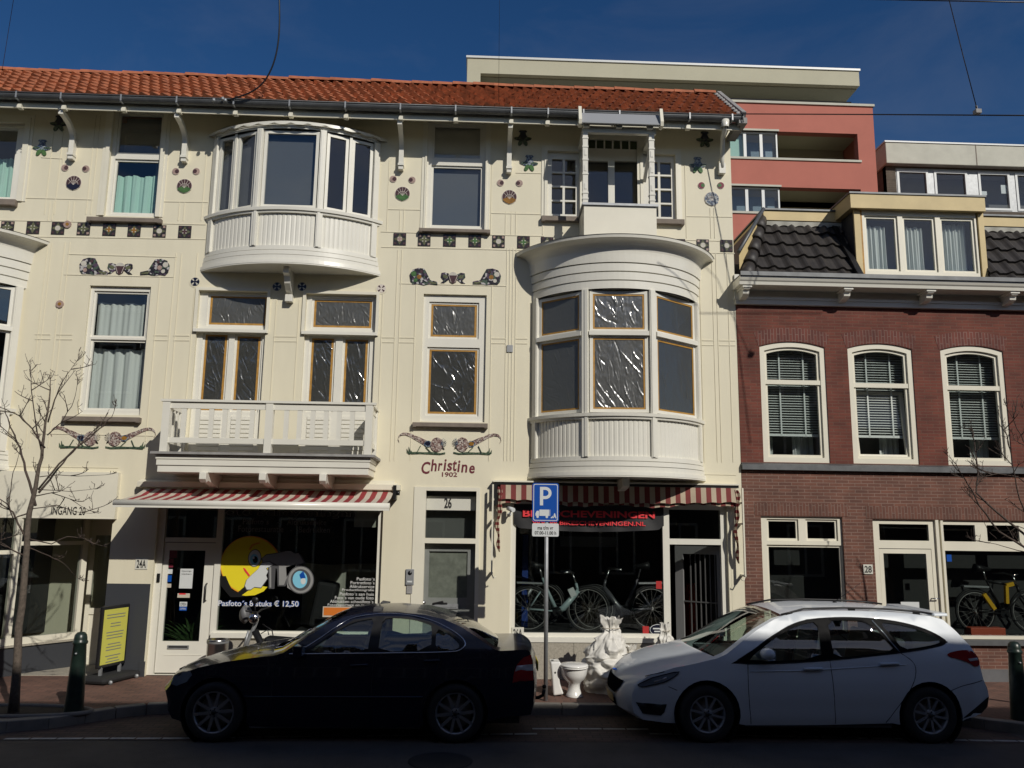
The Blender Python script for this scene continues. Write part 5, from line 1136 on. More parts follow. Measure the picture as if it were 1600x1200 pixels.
def arc_top(X0, X1, zs, zt, n=14): 
    c = (X0+X1)/2; h = (X1-X0)/2; return [(c+h*(-1+2*i/n), zs+(zt-zs)*(1-(-1+2*i/n)**2)) for i in range(n+1)]
AW2 = AW+[(hl[3][0], hl[3][1], zb_, zs_, za_)]
labs = ['arched sash window beside the cream house', 'arched sash window with its lower light tilted open', 'arched sash window behind the bare twigs', 'arched sash window']
for i, (X0, X1, b0, s0, t0) in enumerate(AW2):
    mb = MB(); ap = arc_top(X0, X1, zs_, za_)        # fill the corners above the arch
    for a, b in zip(ap, ap[1:]): mb.prism([a, b, (b[0], za_+.101), (a[0], za_+.101)], 0, .15, None, cap2=False)
    mb.build('arch_infill', M['brick'], w2)
    mb = MB(); ao = arc_top(X0-.02, X1+.02, zs_+.004, za_+.004); c = (X0+X1)/2
    up = [(c+(x-c)*1.12, z+.235) for x, z in ao]
    for k in range(len(ao)-1): mb.prism([ao[k], ao[k+1], up[k+1], up[k]], -.004, -.0005, None, cap2=False)
    mb.build('brick_arch', M['soldier'], w2)
    f = .085; mb = MB(); outer = [(X0, zb_)]+arc_top(X0, X1, zs_, za_)+[(X1, zb_)]; inner = [(X0+f, zb_+f)]+arc_top(X0+f, X1-f, zs_-f*.8, za_-f)+[(X1-f, zb_+f)]
    N_ = len(outer)
    for k in range(N_):
        a, b = outer[k], outer[(k+1)%N_]; c_, d_ = inner[(k+1)%N_], inner[k]; mb.prism([a, b, c_, d_], .02, .10)
    f2 = f+.045; in2 = [(X0+f2, zb_+f2)]+arc_top(X0+f2, X1-f2, zs_-f2*.85, za_-f2)+[(X1-f2, zb_+f2)]
    zt_ = un(1238,597)[1] if i < 1 else (un(1374,602)[1] if i < 2 else un(1520,606)[1])
    for k in range(N_): mb.prism([inner[k], inner[(k+1)%N_], in2[(k+1)%N_], in2[k]], .055, .10)
    mb.box(X0+f, X1-f, .03, .10, zt_-.035, zt_+.04)
    wn = mb.build('arched_window', M['trim'], H2); wn['label'] = labs[i]
    mb = MB(); 
    if i == 1:
        mb.box(X0+f, X1-f, .085, .09, zt_, za_-.05)
        mb.build('pane', M['glass'], wn); h = zt_-.04-zb_-f2; mb = MB(); x0, x1 = X0+f2, X1-f2; zz = zb_+f2-.03
        Mx = Matrix.Rotation(radians(-7), 3, 'X'); 
        def T(x, y, z): v = Mx@Vector((0, y, z)); return (x, .10+v.y, zz+v.z)
        fr = [(x0-.03,x0+.03,0,h),(x1-.03,x1+.03,0,h),(x0+.03,x1-.03,0,.06),(x0+.03,x1-.03,h-.05,h)]
        for (a, b, c_, d_) in fr:
            mb.raw([T(a,-.02,c_),T(b,-.02,c_),T(b,.03,c_),T(a,.03,c_),T(a,-.02,d_),T(b,-.02,d_),T(b,.03,d_),T(a,.03,d_)], [(0,3,2,1),(4,5,6,7),(0,1,5,4),(1,2,6,5),(2,3,7,6),(3,0,4,7)])
        mb.build('tilted_sash', M['trim'], wn); mb = MB(); mb.raw([T(x0,0,0),T(x1,0,0),T(x1,0,h),T(x0,0,h)], [(0,1,2,3)])
        mb.build('pane', M['glass'], wn)
    else:
        mb.box(X0+f, X1-f, .085, .09, zb_+f, za_-.05); mb.build('pane', M['glass'], wn)
    mb = MB(); z = za_-.12; zl = zb_+.52; rnd = random.Random(i)
    while z > zl:
        mb.raw([(X0+.08,.20,z),(X1-.08,.20,z),(X1-.08,.245,z+.022),(X0+.08,.245,z+.022)], [(0,1,2,3)]); z -= .043
    mb.box(X0+.08, X1-.08, .19, .25, zl-.07, zl-.03)
    for q in (.35, .72): mb.box(X0+(X1-X0)*q-.012, X0+(X1-X0)*q+.012, .185, .19, zl-.05, za_-.1)
    mb.build('venetian_blind', M['slat'], wn, fix=False)
    if i != 2: curtain(wn, (X0, X1, zb_, zl), y=.45, x0=X0+.1, x1=X0+.32, seed=i, fold=.1)
    curtain(wn, (X0, X1, zb_, zl), y=.45, x0=X1-.45, x1=X1-.1, seed=i+5, fold=.1)
# cornice
mb = MB(); zc0, zc1 = un(1400,482)[1], un(1400,437,-.45)[1]
zf1 = un(1400,473)[1]
mb.box(BX0-.02, BX1, -.07, 0, zcor-.0, zf1-.02); mb.box(BX0-.04, BX1, -.09, 0, zf1-.02, zf1+.02); mb.box(BX0-.02, BX1, -.04, .1, zf1+.02, un(1400,449)[1]+.15)
mb.build('frieze', M['white'], H2)
CP_ = .42; zcT = un(1400,437,-CP_)[1]; zcB = un(1400,449,-CP_)[1]
mb = MB(); mb.xprism([(-CP_+.03,zcB),(-CP_+.02,zcB+.05),(-CP_,zcB+.07),(-CP_-.02,zcT-.02),(-CP_-.02,zcT),(.1,zcT),(.1,zcB)], BX0-.05, BX1); mb.build('cornice', M['white'], H2)
mb = MB(); mb.xprism([(-CP_-.05,zcT+.002),(-CP_-.05,zcT+.07),(-CP_-.03,zcT+.07),(-CP_-.03,zcT+.02),(.1,zcT+.04),(.1,zcT+.002)], BX0-.05, BX1); mb.build('gutter', M['zinc'], H2)
for px in (1166, 1323.5, 1452, 1582):
    X = un(px, 455, -.3)[0]; mb = MB(); mb.xprism([(-CP_+.07,zcB),(-CP_+.07,zcB-.06),(-CP_+.12,zcB-.075),(-CP_+.13,zcB-.13),(-.22,zcB-.17),(-.041,zcB-.19),(-.041,zcB)], X-.055, X+.055); mb.box(X-.08, X+.08, -CP_+.05, -.041, zcB-.04, zcB); mb.build('cornice_bracket', M['white'], H2, bevel=.006)
for X in (un(1166,470)[0], un(1323,470)[0], un(1452,470)[0], un(1582,470)[0]): mb = MB(); mb.box(X-.006, X+.006, -.046, -.04, zf1+.02, zcB-.19); mb.build('frieze_joint', M['sill'], H2)
# mansard with hip, bold pantiles
zm0 = zcT+.04; zm1 = un(1260,350,.9)[1]; ym1 = .95
def mtop(x): return x
mb = MB(); NT = 5; Lm = hypot(ym1-.05, zm1-zm0); ca, sa_ = (ym1-.05)/Lm, (zm1-zm0)/Lm; EM = Lm/NT; TWm = .30
random.seed(4)
hipx = lambda s: 4.33+ .62*s/Lm
for c in range(NT):
    for k in range(40):
        x0 = 4.30+k*TWm
        if x0 < hipx(c*EM)-.25: continue
        if x0 > 10.6: break
        dl_, dr2 = un(1338,420,.28)[0]-.02, un(1541,420,.28)[0]+.0
        if x0 > dl_ and x0+TWm < dr2: continue
        vs = []; n = 11
        for (s, h) in ((c*EM, .05), (c*EM, .085), (c*EM+EM+.02, .035)):
            for i in range(n):
                u = i/(n-1); wv = .036*(cos(2*pi*(u-.3))*.7+.3*cos(4*pi*(u-.3))); hh = (h+wv) if not (h == .05) else wv+.02
                x = max(x0+u*(TWm+.01), hipx(s)); x = min(x, dl_) if x0 < dl_ else max(x, dr2); vs.append((x, .05+s*ca-hh*sa_, zm0+s*sa_+hh*ca))
        mb.raw(vs, [(r*n+i, r*n+i+1, (r+1)*n+i+1, (r+1)*n+i) for r in range(2) for i in range(n-1)], None, False)
mb.raw([(4.33,.05,zm0),(dl_,.05,zm0),(dl_,ym1,zm1),(4.95,ym1,zm1)], [(0,1,2,3)]); mb.raw([(dr2,.05,zm0),(12,.05,zm0),(12,ym1,zm1),(dr2,ym1,zm1)], [(0,1,2,3)]); mb.raw([(4.33,.05,zm0),(4.95,ym1,zm1),(4.95,9,zm1),(4.33,9,zm0)], [(0,1,2,3)]); mb.raw([(4.95,ym1,zm1),(12,ym1,zm1),(12,9,zm1),(4.95,9,zm1)], [(0,1,2,3)])
rf2 = mb.build('mansard_roof', M['blacktile'], H2, fix=False)
mb = MB(); nseg = 5
for i in range(nseg):
    s0, s1 = i/nseg, (i+1)/nseg+.03; P0 = Vector((4.43+.62*s0, -.03+(ym1-.05)*s0, zm0+(zm1-zm0)*s0+.05)); P1 = Vector((4.43+.62*s1, -.03+(ym1-.05)*s1, zm0+(zm1-zm0)*s1+.02)); mb.tube([P0, P1], [.135, .105], n=14)
mb.build('hip_tile', M['blacktile'], rf2)
mb = MB(); zy0, zy1 = zm1+.02, un(1260,330,.8)[1]; xq = un(1193,335,.8)[0]; mb.box(xq, 12, .8, .84, zy0, zy1); mb.raw([(xq,.84,zy0),(xq,.84,zy1),(4.34,-.0,zm0+.45),(4.34,0,zm0+.2)], [(0,1,2,3)]); mb.box(xq, 12, .84, 9, zy0, zy1-.02); yb_ = mb.build('yellow_roof_board', M['yellow'], H2)
mb = MB(); mb.box(xq-.02, 12, .77, 9, zy1, zy1+.03); mb.tube([(xq,.79,zy1+.02),(4.32,-.05,zm0+.5)], .035, n=6); mb.build('roof_edge', M['zinc'], yb_)
# white mortar line under the board
# dormer
DY = .28
d = RC(1346,327.5,1532,429.5,DY); dz0 = zcT+.03; mbd = MB()
lights = [(un(1355.5,380,DY)[0], un(1402,380,DY)[0]), (un(1415,380,DY)[0], un(1461,380,DY)[0]), (un(1474,380,DY)[0], un(1522.5,380,DY)[0])]
z0, z1 = un(1430,422,DY)[1], un(1430,341,DY)[1]
lp = [(a, b, z0, z1) for a, b in lights]
plate(mbd, d[0], d[1], dz0, d[3], [rin(p, .03) for p in lp], DY, DY+.08)
dm = mbd.build('dormer', M['trim'], H2, fix=False)
for i, p in enumerate(lp):
    mb = MB(); plate(mb, *rin(p, .032), [rin(p, -.012)], DY+.03, DY+.07)
    if i == 2: pass
    mb.build('sash', M['trim'], dm, fix=False); mb = MB(); mb.box(p[0], p[1], DY+.05, DY+.055, p[2], p[3]); mb.build('pane', M['glass'], dm)
    curtain(dm, (p[0]+.02, p[1]-.02, p[2], p[3]), y=DY+.2, x0=p[0]+.02, x1=p[1]-(.10 if i < 2 else .02), top=p[3]-(.12 if i < 2 else .04), seed=20+i, fold=.085, amp=.03)
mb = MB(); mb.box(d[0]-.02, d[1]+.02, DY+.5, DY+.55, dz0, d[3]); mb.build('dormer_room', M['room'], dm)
mb = MB(); zt0, zt1 = un(1430,327,DY-.12)[1]+.0, un(1430,305,DY-.12)[1]; x0, x1 = un(1329,315,DY-.12)[0], un(1539,315,DY-.12)[0]
mb.box(x0, x1, DY-.12, DY-.10, zt0, zt1); mb.box(x0, x0+.02, DY-.10, 2.6, zt0, zt1); mb.box(x1-.02, x1, DY-.10, 2.6, zt0, zt1); mb.box(x0+.02, x1-.02, DY-.1, 2.6, zt0+.01, zt0+.03)
mb.box(d[0]-.15, d[0]-.04, DY-.02, DY+.02, dz0, zt0); mb.box(d[1]+.03, d[1]+.13, DY-.02, DY+.02, dz0, zt0); mb.build('yellow_board', M['yellow'], dm)
mb = MB(); mb.box(x0-.02, x1+.02, DY-.14, 2.6, zt1, zt1+.03); mb.build('dormer_roof', M['zinc'], dm)
mb = MB(); mb.box(d[0]-.13, d[0]-.10, DY+.02, 2.6, dz0-.2, zt0); mb.box(d[1]+.08, d[1]+.11, DY+.02, 2.6, dz0-.2, zt0); mb.build('dormer_cheek', M['anthracite'], dm)
mb = MB(); mb.bar((d[0]-.2, .0, zm0+.12), (d[0]-.25, ym1-.05, zm1+.02), .10, .05); mb.build('lead_flashing', M['black'], dm)
mb = MB(); mb.box(d[0]-.04, d[0], DY+.0, DY+.03, dz0, zt0); mb.build('foam_seal', M['tape'], dm)
mb = MB(); n_ = 40; xs_ = [xq+.05+(11.-xq)*i/200 for i in range(201)]
v = []
for x in xs_: v += [(x, .83, zy0-.10+.02*sin(x*21)), (x, .80, zy0-.02)]
mb.raw(v, [(2*i, 2*i+2, 2*i+3, 2*i+1) for i in range(200)], None, False); mb.build('white_flashing', M['plategrey'], yb_, fix=False)
# ground floor openings
Yg = .09
a = [(un(1200.5,828,Yg)[0], un(1243,828,Yg)[0], un(1222,841,Yg)[1], un(1222,814.5,Yg)[1]), (un(1261,828,Yg)[0], un(1304,828,Yg)[0], un(1283,841.5,Yg)[1], un(1283,815,Yg)[1]), (un(1202,900,Yg)[0], un(1313,900,Yg)[0], .78, un(1257,855,Yg)[1])]
window(H2, G1, a, y=.05, glass='glassdark', fm='trim', label='ground floor shop window behind the white car roof')
tp = [(un(1372,831,Yg)[0], un(1449,831,Yg)[0], un(1410,844.5,Yg)[1], un(1410,819,Yg)[1]), (un(1471.5,832,Yg)[0], un(1521.5,832,Yg)[0], un(1495,846,Yg)[1], un(1495,820,Yg)[1]), (un(1540,832,Yg)[0], un(1590,832,Yg)[0], un(1565,846,Yg)[1], un(1565,821,Yg)[1])]
mn = (un(1474,920,Yg)[0], 10.1, un(1550,993,Yg)[1], un(1540,861,Yg)[1])
dr_ = (un(1374,900,Yg)[0], un(1456,900,Yg)[0], .16, un(1415,857,Yg)[1])
mb = MB(); plate(mb, G2[0], G2d[1]+.04, .13, G2[3], [tp[0], dr_], .05, .1); plate(mb, G2d[1]+.04, G2[1], G2[2]+.02, G2[3], [tp[1], tp[2], (tp[2][1]+.18, 10.1, tp[2][2], tp[2][3]), mn], .05, .1)
mb.box(G2d[1], G2d[1]+.05, .01, .05, .13, G2[3]); mb.box(G2d[1]+.09, G2d[1]+.13, .02, .05, G2[2], G2[3]); mb.box(G2d[1]+.02, G2[1], .0, .05, G2[2]+.03, G2[2]+.08)
sfC = mb.build('shopfront', M['trim'], H2, fix=False); sfC['label'] = 'shop door and window with a yellow bicycle at number 28'
mb = MB(); mb.box(G2d[1]+.02, G2[1], -.06, .1, G2[2]-.06, G2[2]+.02); mb.build('window_ledge', M['zinc'], sfC)
mb = MB(); mb.box(G2[0], G2[1], .08, .086, G2[2]+.05, G2[3]); mb.box(G2[0], G2d[1], .08, .086, .2, G2[2]+.05); mb.build('pane', M['glassdark'], sfC)
g = (dr_[0]+.07, dr_[1]-.09, .5, dr_[3]-.08); mb = MB(); plate(mb, dr_[0]+.005, dr_[1]-.005, .17, dr_[3]-.01, [g], .055, .095); mb.build('door_leaf', M['trim'], sfC, fix=False)
mb = MB(); a = un(1459,935,.03); mb.tube([(a[0]-.02,.05,a[1]),(a[0]-.02,.0,a[1]),(a[0]+.08,.0,a[1])], .01, n=8); mb.build('door_handle', M['steel'], sfC)
mb = MB(); mb.box(G1[0]-.1, G1[1]+.1, .003, .0075, G1[3]+.01, G1[3]+.21); mb.box(G2[0]-.1, G2[1], .003, .0075, G2[3]+.01, G2[3]+.21); mb.build('brick_lintel', M['soldierb'], H2)
mb = MB(); mb.tube([(G2[0]+.2,.45,G2[3]-.13),(G2[0]+1.1,.45,G2[3]-.13)], .015, n=8); mb.tube([(G2d[1]+.2,.45,G2[3]-.15),(G2d[1]+.8,.45,G2[3]-.15)], .015, n=8); mb.tube([(G2d[1]+1.2,.45,G2[3]-.15),(G2d[1]+1.9,.45,G2[3]-.15)], .015, n=8)
mb.build('ceiling_tube', M['signwhite'], sfC)
sticker((1483,872), .08, .11, M['signblue'], [], Y=.045, par=sfC)
sticker((1422,947), .30, .13, M['signwhite'], [], Y=.05, par=sfC)

# ================================================================== BUILDINGS BEHIND
PY = 18.
H3 = thing('apartment_block', 'pink rendered apartment block with loggias and a cream penthouse roof', 'apartment block', (10, PY, 0))
pr1 = un(1368,240,PY)[0]; zt = un(1250,163.5,PY)[1]
lg1 = RC(1218,203,1342,249,PY); lg2 = RC(1222,290,1347,331,PY); lg2 = (lg1[0], lg1[1], lg2[2]-.3, lg2[3])
wb1 = RC(1139,203,1217,247,PY); wb2 = RC(1141,290,1221,332,PY); wb2 = (wb1[0], wb1[1], wb2[2], wb2[3])
st = wb1[3]-wb2[3]; more = [(wb1[0], wb1[1], wb1[2]-2*st, wb1[3]-2*st), (lg1[0], lg1[1], lg1[2]-2*st, lg1[3]-2*st)]
mb = MB(); plate(mb, -6., pr1, 0, zt, [(wb1[0],lg1[1],wb1[2],wb1[3]), (wb2[0],lg2[1],wb2[2],wb2[3])]+[(more[0][0], more[1][1], more[0][2], more[0][3])], PY, PY+.35)
mb.box(pr1-.3, pr1, PY+.002, PY+12, 0, zt); mb.box(-6, -5.7, PY+.002, PY+12, 0, zt); mb.build('wall', M['pink'], H3, fix=False)
mb = MB(); mb.box(-6, pr1+.06, PY-.06, PY+12, zt, zt+.10); 
for r in (wb1, wb2): mb.box(r[0]-.1, lg1[1]+.1, PY-.05, PY+.34, r[2]-.09, r[2]); mb.box(r[0]-.1, r[1]+.05, PY-.03, PY+.3, r[3], r[3]+.08)
mb.build('coping', M['concrete'], H3)
mb = MB(); 
for r in (wb1, wb2, more[0]): mb.box(-5.5, pr1-.32, PY+2.2, PY+2.3, r[2]-1.2, r[3]+1); mb.box(-5.5, pr1-.32, PY+.36, PY+2.2, r[3]+.3, r[3]+.4); mb.box(-5.5, pr1-.32, PY+.36, PY+2.2, r[2]-.3, r[2]-.2)
mb.build('loggia', M['beige'], H3)
for r in (wb1, wb2):
    mb = MB(); w3 = (r[1]-r[0])/3; ps = [(r[0]+w3*k+.06, r[0]+w3*(k+1)-.06, r[2]+.06, r[3]-.08) for k in range(3)]; plate(mb, *r, ps, PY+.1, PY+.2); wn = mb.build('window', M['signwhite'], H3, fix=False)
    mb = MB(); mb.box(r[0], r[1], PY+.15, PY+.17, r[2], r[3]); mb.build('pane', M['glass'], wn); mb = MB(); mb.box(r[0]+(.0 if r is wb2 else w3), r[1], PY+.7, PY+.72, r[2], r[2]+(r[3]-r[2])*.85); mb.build('blind', mat('pale_blue_backing', (.20,.27,.32), .8), wn)  # pale blue backing added behind the glass instead of a reflection
    if r is wb1: mb = MB(); mb.box(r[0]+.1, r[0]+w3, PY+.3, PY+.33, r[2], r[3]); mb.build('curtain', M['mint'], wn)
    L0, L1 = lg1[0]+.1, lg1[1]-.1; mb = MB(); ww = (L1-L0)/3
    ps = [(L0+ww*k+.2, L0+ww*(k+1)-.12, r[2], r[2]+(r[3]-r[2])*.62) for k in range(3)]; plate(mb, L0, L1, r[2]-.1, r[2]+(r[3]-r[2])*.75, ps, PY+1.95, PY+2.05); wn = mb.build('loggia_window', M['galv'], H3, fix=False)
    mb = MB(); mb.box(L0, L1, PY+2.0, PY+2.02, r[2]-.1, r[2]+(r[3]-r[2])*.7); mb.build('pane', M['glass'], wn)
# penthouse
px0, px1 = un(730,110,PY+.1)[0], un(1342,115,PY+.1)[0]; Yp = PY+.1
z1 = un(1040,101,Yp)[1]; z0 = un(1040,124,Yp)[1]; zr2 = un(1150,140,PY+2.)[1]
mb = MB(); mb.box(px0, px1, Yp, PY+8, z0, z1); mb.box(px0, px0+.55, Yp+.0, PY+8, zt+.10, z0); ph = mb.build('penthouse_roof', M['beige'], H3); mb = MB(); mb.box(px0+.56, px1-.02, Yp+.25, PY+8, z0-.04, z0-.002); mb.build('soffit', mat('soffit_board', (.30,.30,.24), .9), ph)
mb = MB(); mb.box(px0-.05, px1+.05, Yp-.05, PY+8, z1, z1+.09); mb.build('roof_edge', M['signwhite'], ph)
mb = MB(); mb.box(px0+.6, px1-2.2, PY+3.2, PY+8, zt, z0); mb.build('penthouse_wall', M['anthracite'], H3)
for qa, qb in (((887,131),(972,137)), ((1082,135),(1168,140))): 
    Y = Yp+1.6; a = un(*qa, Y); b = un(*qb, Y); mb = MB(); mb.box(a[0], b[0], Y, Y+.3, b[1]-.3, a[1]); mb.build('sunlit_strip_box', M['beige'], H3)  # pale boxes stand in for sunlit strips under the canopy
mb = MB(); xa = un(1140,158,PY)[0]; zrl = un(1250,154,PY)[1]; mb.tube([(-5,PY+.2,zrl),(pr1-.8,PY+.2,zrl),(pr1-.8,PY+4,zrl)], .035, n=6)
k = -5
while k < pr1-.8: mb.tube([(k,PY+.2,zt),(k,PY+.2,zrl)], .025, n=5); k += 1.25
mb.build('railing', M['black'], H3)

QY = 20.5
H4 = thing('concrete_block', 'flat-roofed block with white concrete edge and aluminium windows behind the dormer', 'building', (18, QY, 0))
x0 = un(1379,240,QY)[0]; zt = un(1480,230,QY)[1]; zb = un(1480,262,QY)[1]; zw0 = un(1480,318,QY)[1]
mb = MB(); mb.box(x0, 30, QY-.3, QY+10, zb, zt); xj = un(1519,245,QY)[0]; sl_ = mb.build('roof_slab', M['concrete'], H4, bevel=.03)
mb = MB(); mb.box(x0-.04, 30, QY-.34, QY+10, zt+.002, zt+.07); mb.build('roof_edge', M['signwhite'], sl_)
mb = MB(); mb.box(xj-.02, xj+.02, QY-.31, QY-.3, zb, zt); mb.build('slab_joint', M['sill'], sl_)
xw = un(1401,290,QY)[0]
mb = MB(); plate(mb, x0+.1, 30, 0, zb, [(xw, 29.5, zw0-.3, zb-.05)], QY, QY+.3); mb.box(x0+.1, x0+.4, QY+.01, QY+10, 0, zb); mb.build('wall', M['darkbrick'], H4, fix=False)
mb = MB(); e = [un(q, 290, QY)[0] for q in (1401,1452,1462,1513,1528,1580,1588)]; e.append(e[-1]+2.); zA, zB = zw0-.28, zb-.15
ps = [(e[0]+.12, e[1]-.06, zA+.1, zB-.06), (e[2]+.04, e[3]-.06, zA+.1, zB-.06), (e[4]+.12, e[5]-.08, zA+.1, zB-.06), (e[6]+.06, e[7]-.1, zA+.1, zB-.06)]
plate(mb, xw, 29.5, zw0-.3, zb-.05, ps, QY+.05, QY+.15); wn = mb.build('window_band', M['galv'], H4, fix=False)
for p in ps: mb = MB(); plate(mb, *rin(p, .06), [rin(p, -.04)], QY+.02, QY+.12); mb.build('sash', M['signwhite'], wn, fix=False)
mb = MB(); mb.box(xw, 29, QY+.1, QY+.12, zA, zB); mb.build('pane', M['glass'], wn)
mb = MB(); mb.box(xw, 29, QY+1.2, QY+1.3, zA-.5, zB+.4); mb.box(xw,29,QY+.31,QY+1.2,zB+.2,zB+.3); mb.build('interior', M['room'], wn)
for q in ((1573,294,.35,.4),(1540,300,.28,.18)): c = un(q[0], q[1], QY); mb = MB(); mb.box(c[0]-q[2]/2, c[0]+q[2]/2, QY+.13, QY+.135, c[1]-q[3]/2, c[1]+q[3]/2); mb.build('notice', M['signwhite'], wn)

# ================================================================== ROW ACROSS THE STREET (behind the viewer: its shadow and reflections)
H5 = thing('terrace_row', 'dark brick terrace across the street that shades the road', 'terrace', (0, -14.2, 0))
HO = 9.6
mb = MB(); mb.box(-60, 60, -24, -14.2, 0, HO); mb.build('wall', M['darkbrick'], H5)
mb = MB(); mb.box(-60, 60, -14.5, -14.0, HO-.22, HO); mb.build('cornice', M['trim'], H5)
for X, wd, hh in ((-20,1.4,1.4),(-9,1.6,.8),(5.5,2.2,.7),(12,1.5,1.6),(22,3,1.8)): mb = MB(); mb.box(X-wd/2, X+wd/2, -18.5, -17.4, HO, HO+hh); mb.build('chimney', M['brick'], H5)
for fl, z in enumerate((.9, 3.9, 6.6)):
    for k in range(-6, 7):
        mb = MB(); X = k*2.1+.4; plate(mb, X-.6, X+.6, z, z+1.7, [(X-.52, X-.03, z+.08, z+1.62), (X+.03, X+.52, z+.08, z+1.62)], -14.14, -14.2); mb.build('window', M['trim'], H5, fix=False)

# ================================================================== CARS
def inpoly(x, z, P):
    c = False; n = len(P); j = n-1
    for i in range(n):
        if (P[i][1] > z) != (P[j][1] > z) and x < (P[j][0]-P[i][0])*(z-P[i][1])/(P[j][1]-P[i][1])+P[i][0]: c = not c
        j = i
    return c
def dense(P, step, closed=True):
    out = []; n = len(P)
    for i in range(n if closed else n-1):
        a, b = P[i], P[(i+1)%n]; L = hypot(b[0]-a[0], b[1]-a[1]); k = max(1, int(L/step))
        out += [(a[0]+(b[0]-a[0])*t/k, a[1]+(b[1]-a[1])*t/k) for t in range(k)]
    if not closed: out.append(P[-1])
    return out
def smooth(P, closed=True, it=2):      # corner cutting
    for _ in range(it):
        out = [] if closed else [P[0]]; n = len(P)
        for i in range(n if closed else n-1):
            a, b = P[i], P[(i+1)%n]; out += [(a[0]*.75+b[0]*.25, a[1]*.75+b[1]*.25), (a[0]*.25+b[0]*.75, a[1]*.25+b[1]*.75)]
        if not closed: out.append(P[-1])
        P = out
    return P
def interp(T, x):
    if x <= T[0][0]: return T[0][1]
    for (a, fa), (b, fb) in zip(T, T[1:]):
        if x <= b: t = (x-a)/(b-a); t = t*t*(3-2*t); return fa+(fb-fa)*t
    return T[-1][1]
def tri(loop, holes=(), g=.08, extra=()):
    vs = []; es = []
    for P in (loop, *holes):
        n = len(vs); vs += [Vector(p) for p in P]; es += [(n+i, n+(i+1)%len(P)) for i in range(len(P))]
    for P in extra: n = len(vs); vs += [Vector(p) for p in P]; es += [(n+i, n+(i+1)%len(P)) for i in range(len(P))]
    if g:
        x0 = min(p[0] for p in loop); x1 = max(p[0] for p in loop); z0 = min(p[1] for p in loop); z1 = max(p[1] for p in loop)
        allp = [v for v in vs]
        x = x0+g*.5
        while x < x1:
            z = z0+g*.5
            while z < z1:
                if inpoly(x, z, loop) and not any(inpoly(x, z, h) for h in holes) and min((v.x-x)**2+(v.y-z)**2 for v in allp) > (g*.5)**2: vs.append(Vector((x, z)))
                z += g
            x += g
    r = delaunay_2d_cdt(vs, es, [], 0, 1e-5)
    V = [(v.x, v.y) for v in r[0]]; F = []
    for f in r[2]:
        cx = sum(V[i][0] for i in f)/len(f); cz = sum(V[i][1] for i in f)/len(f)
        if inpoly(cx, cz, loop) and not any(inpoly(cx, cz, h) for h in holes): F.append(tuple(f))
    return V, F
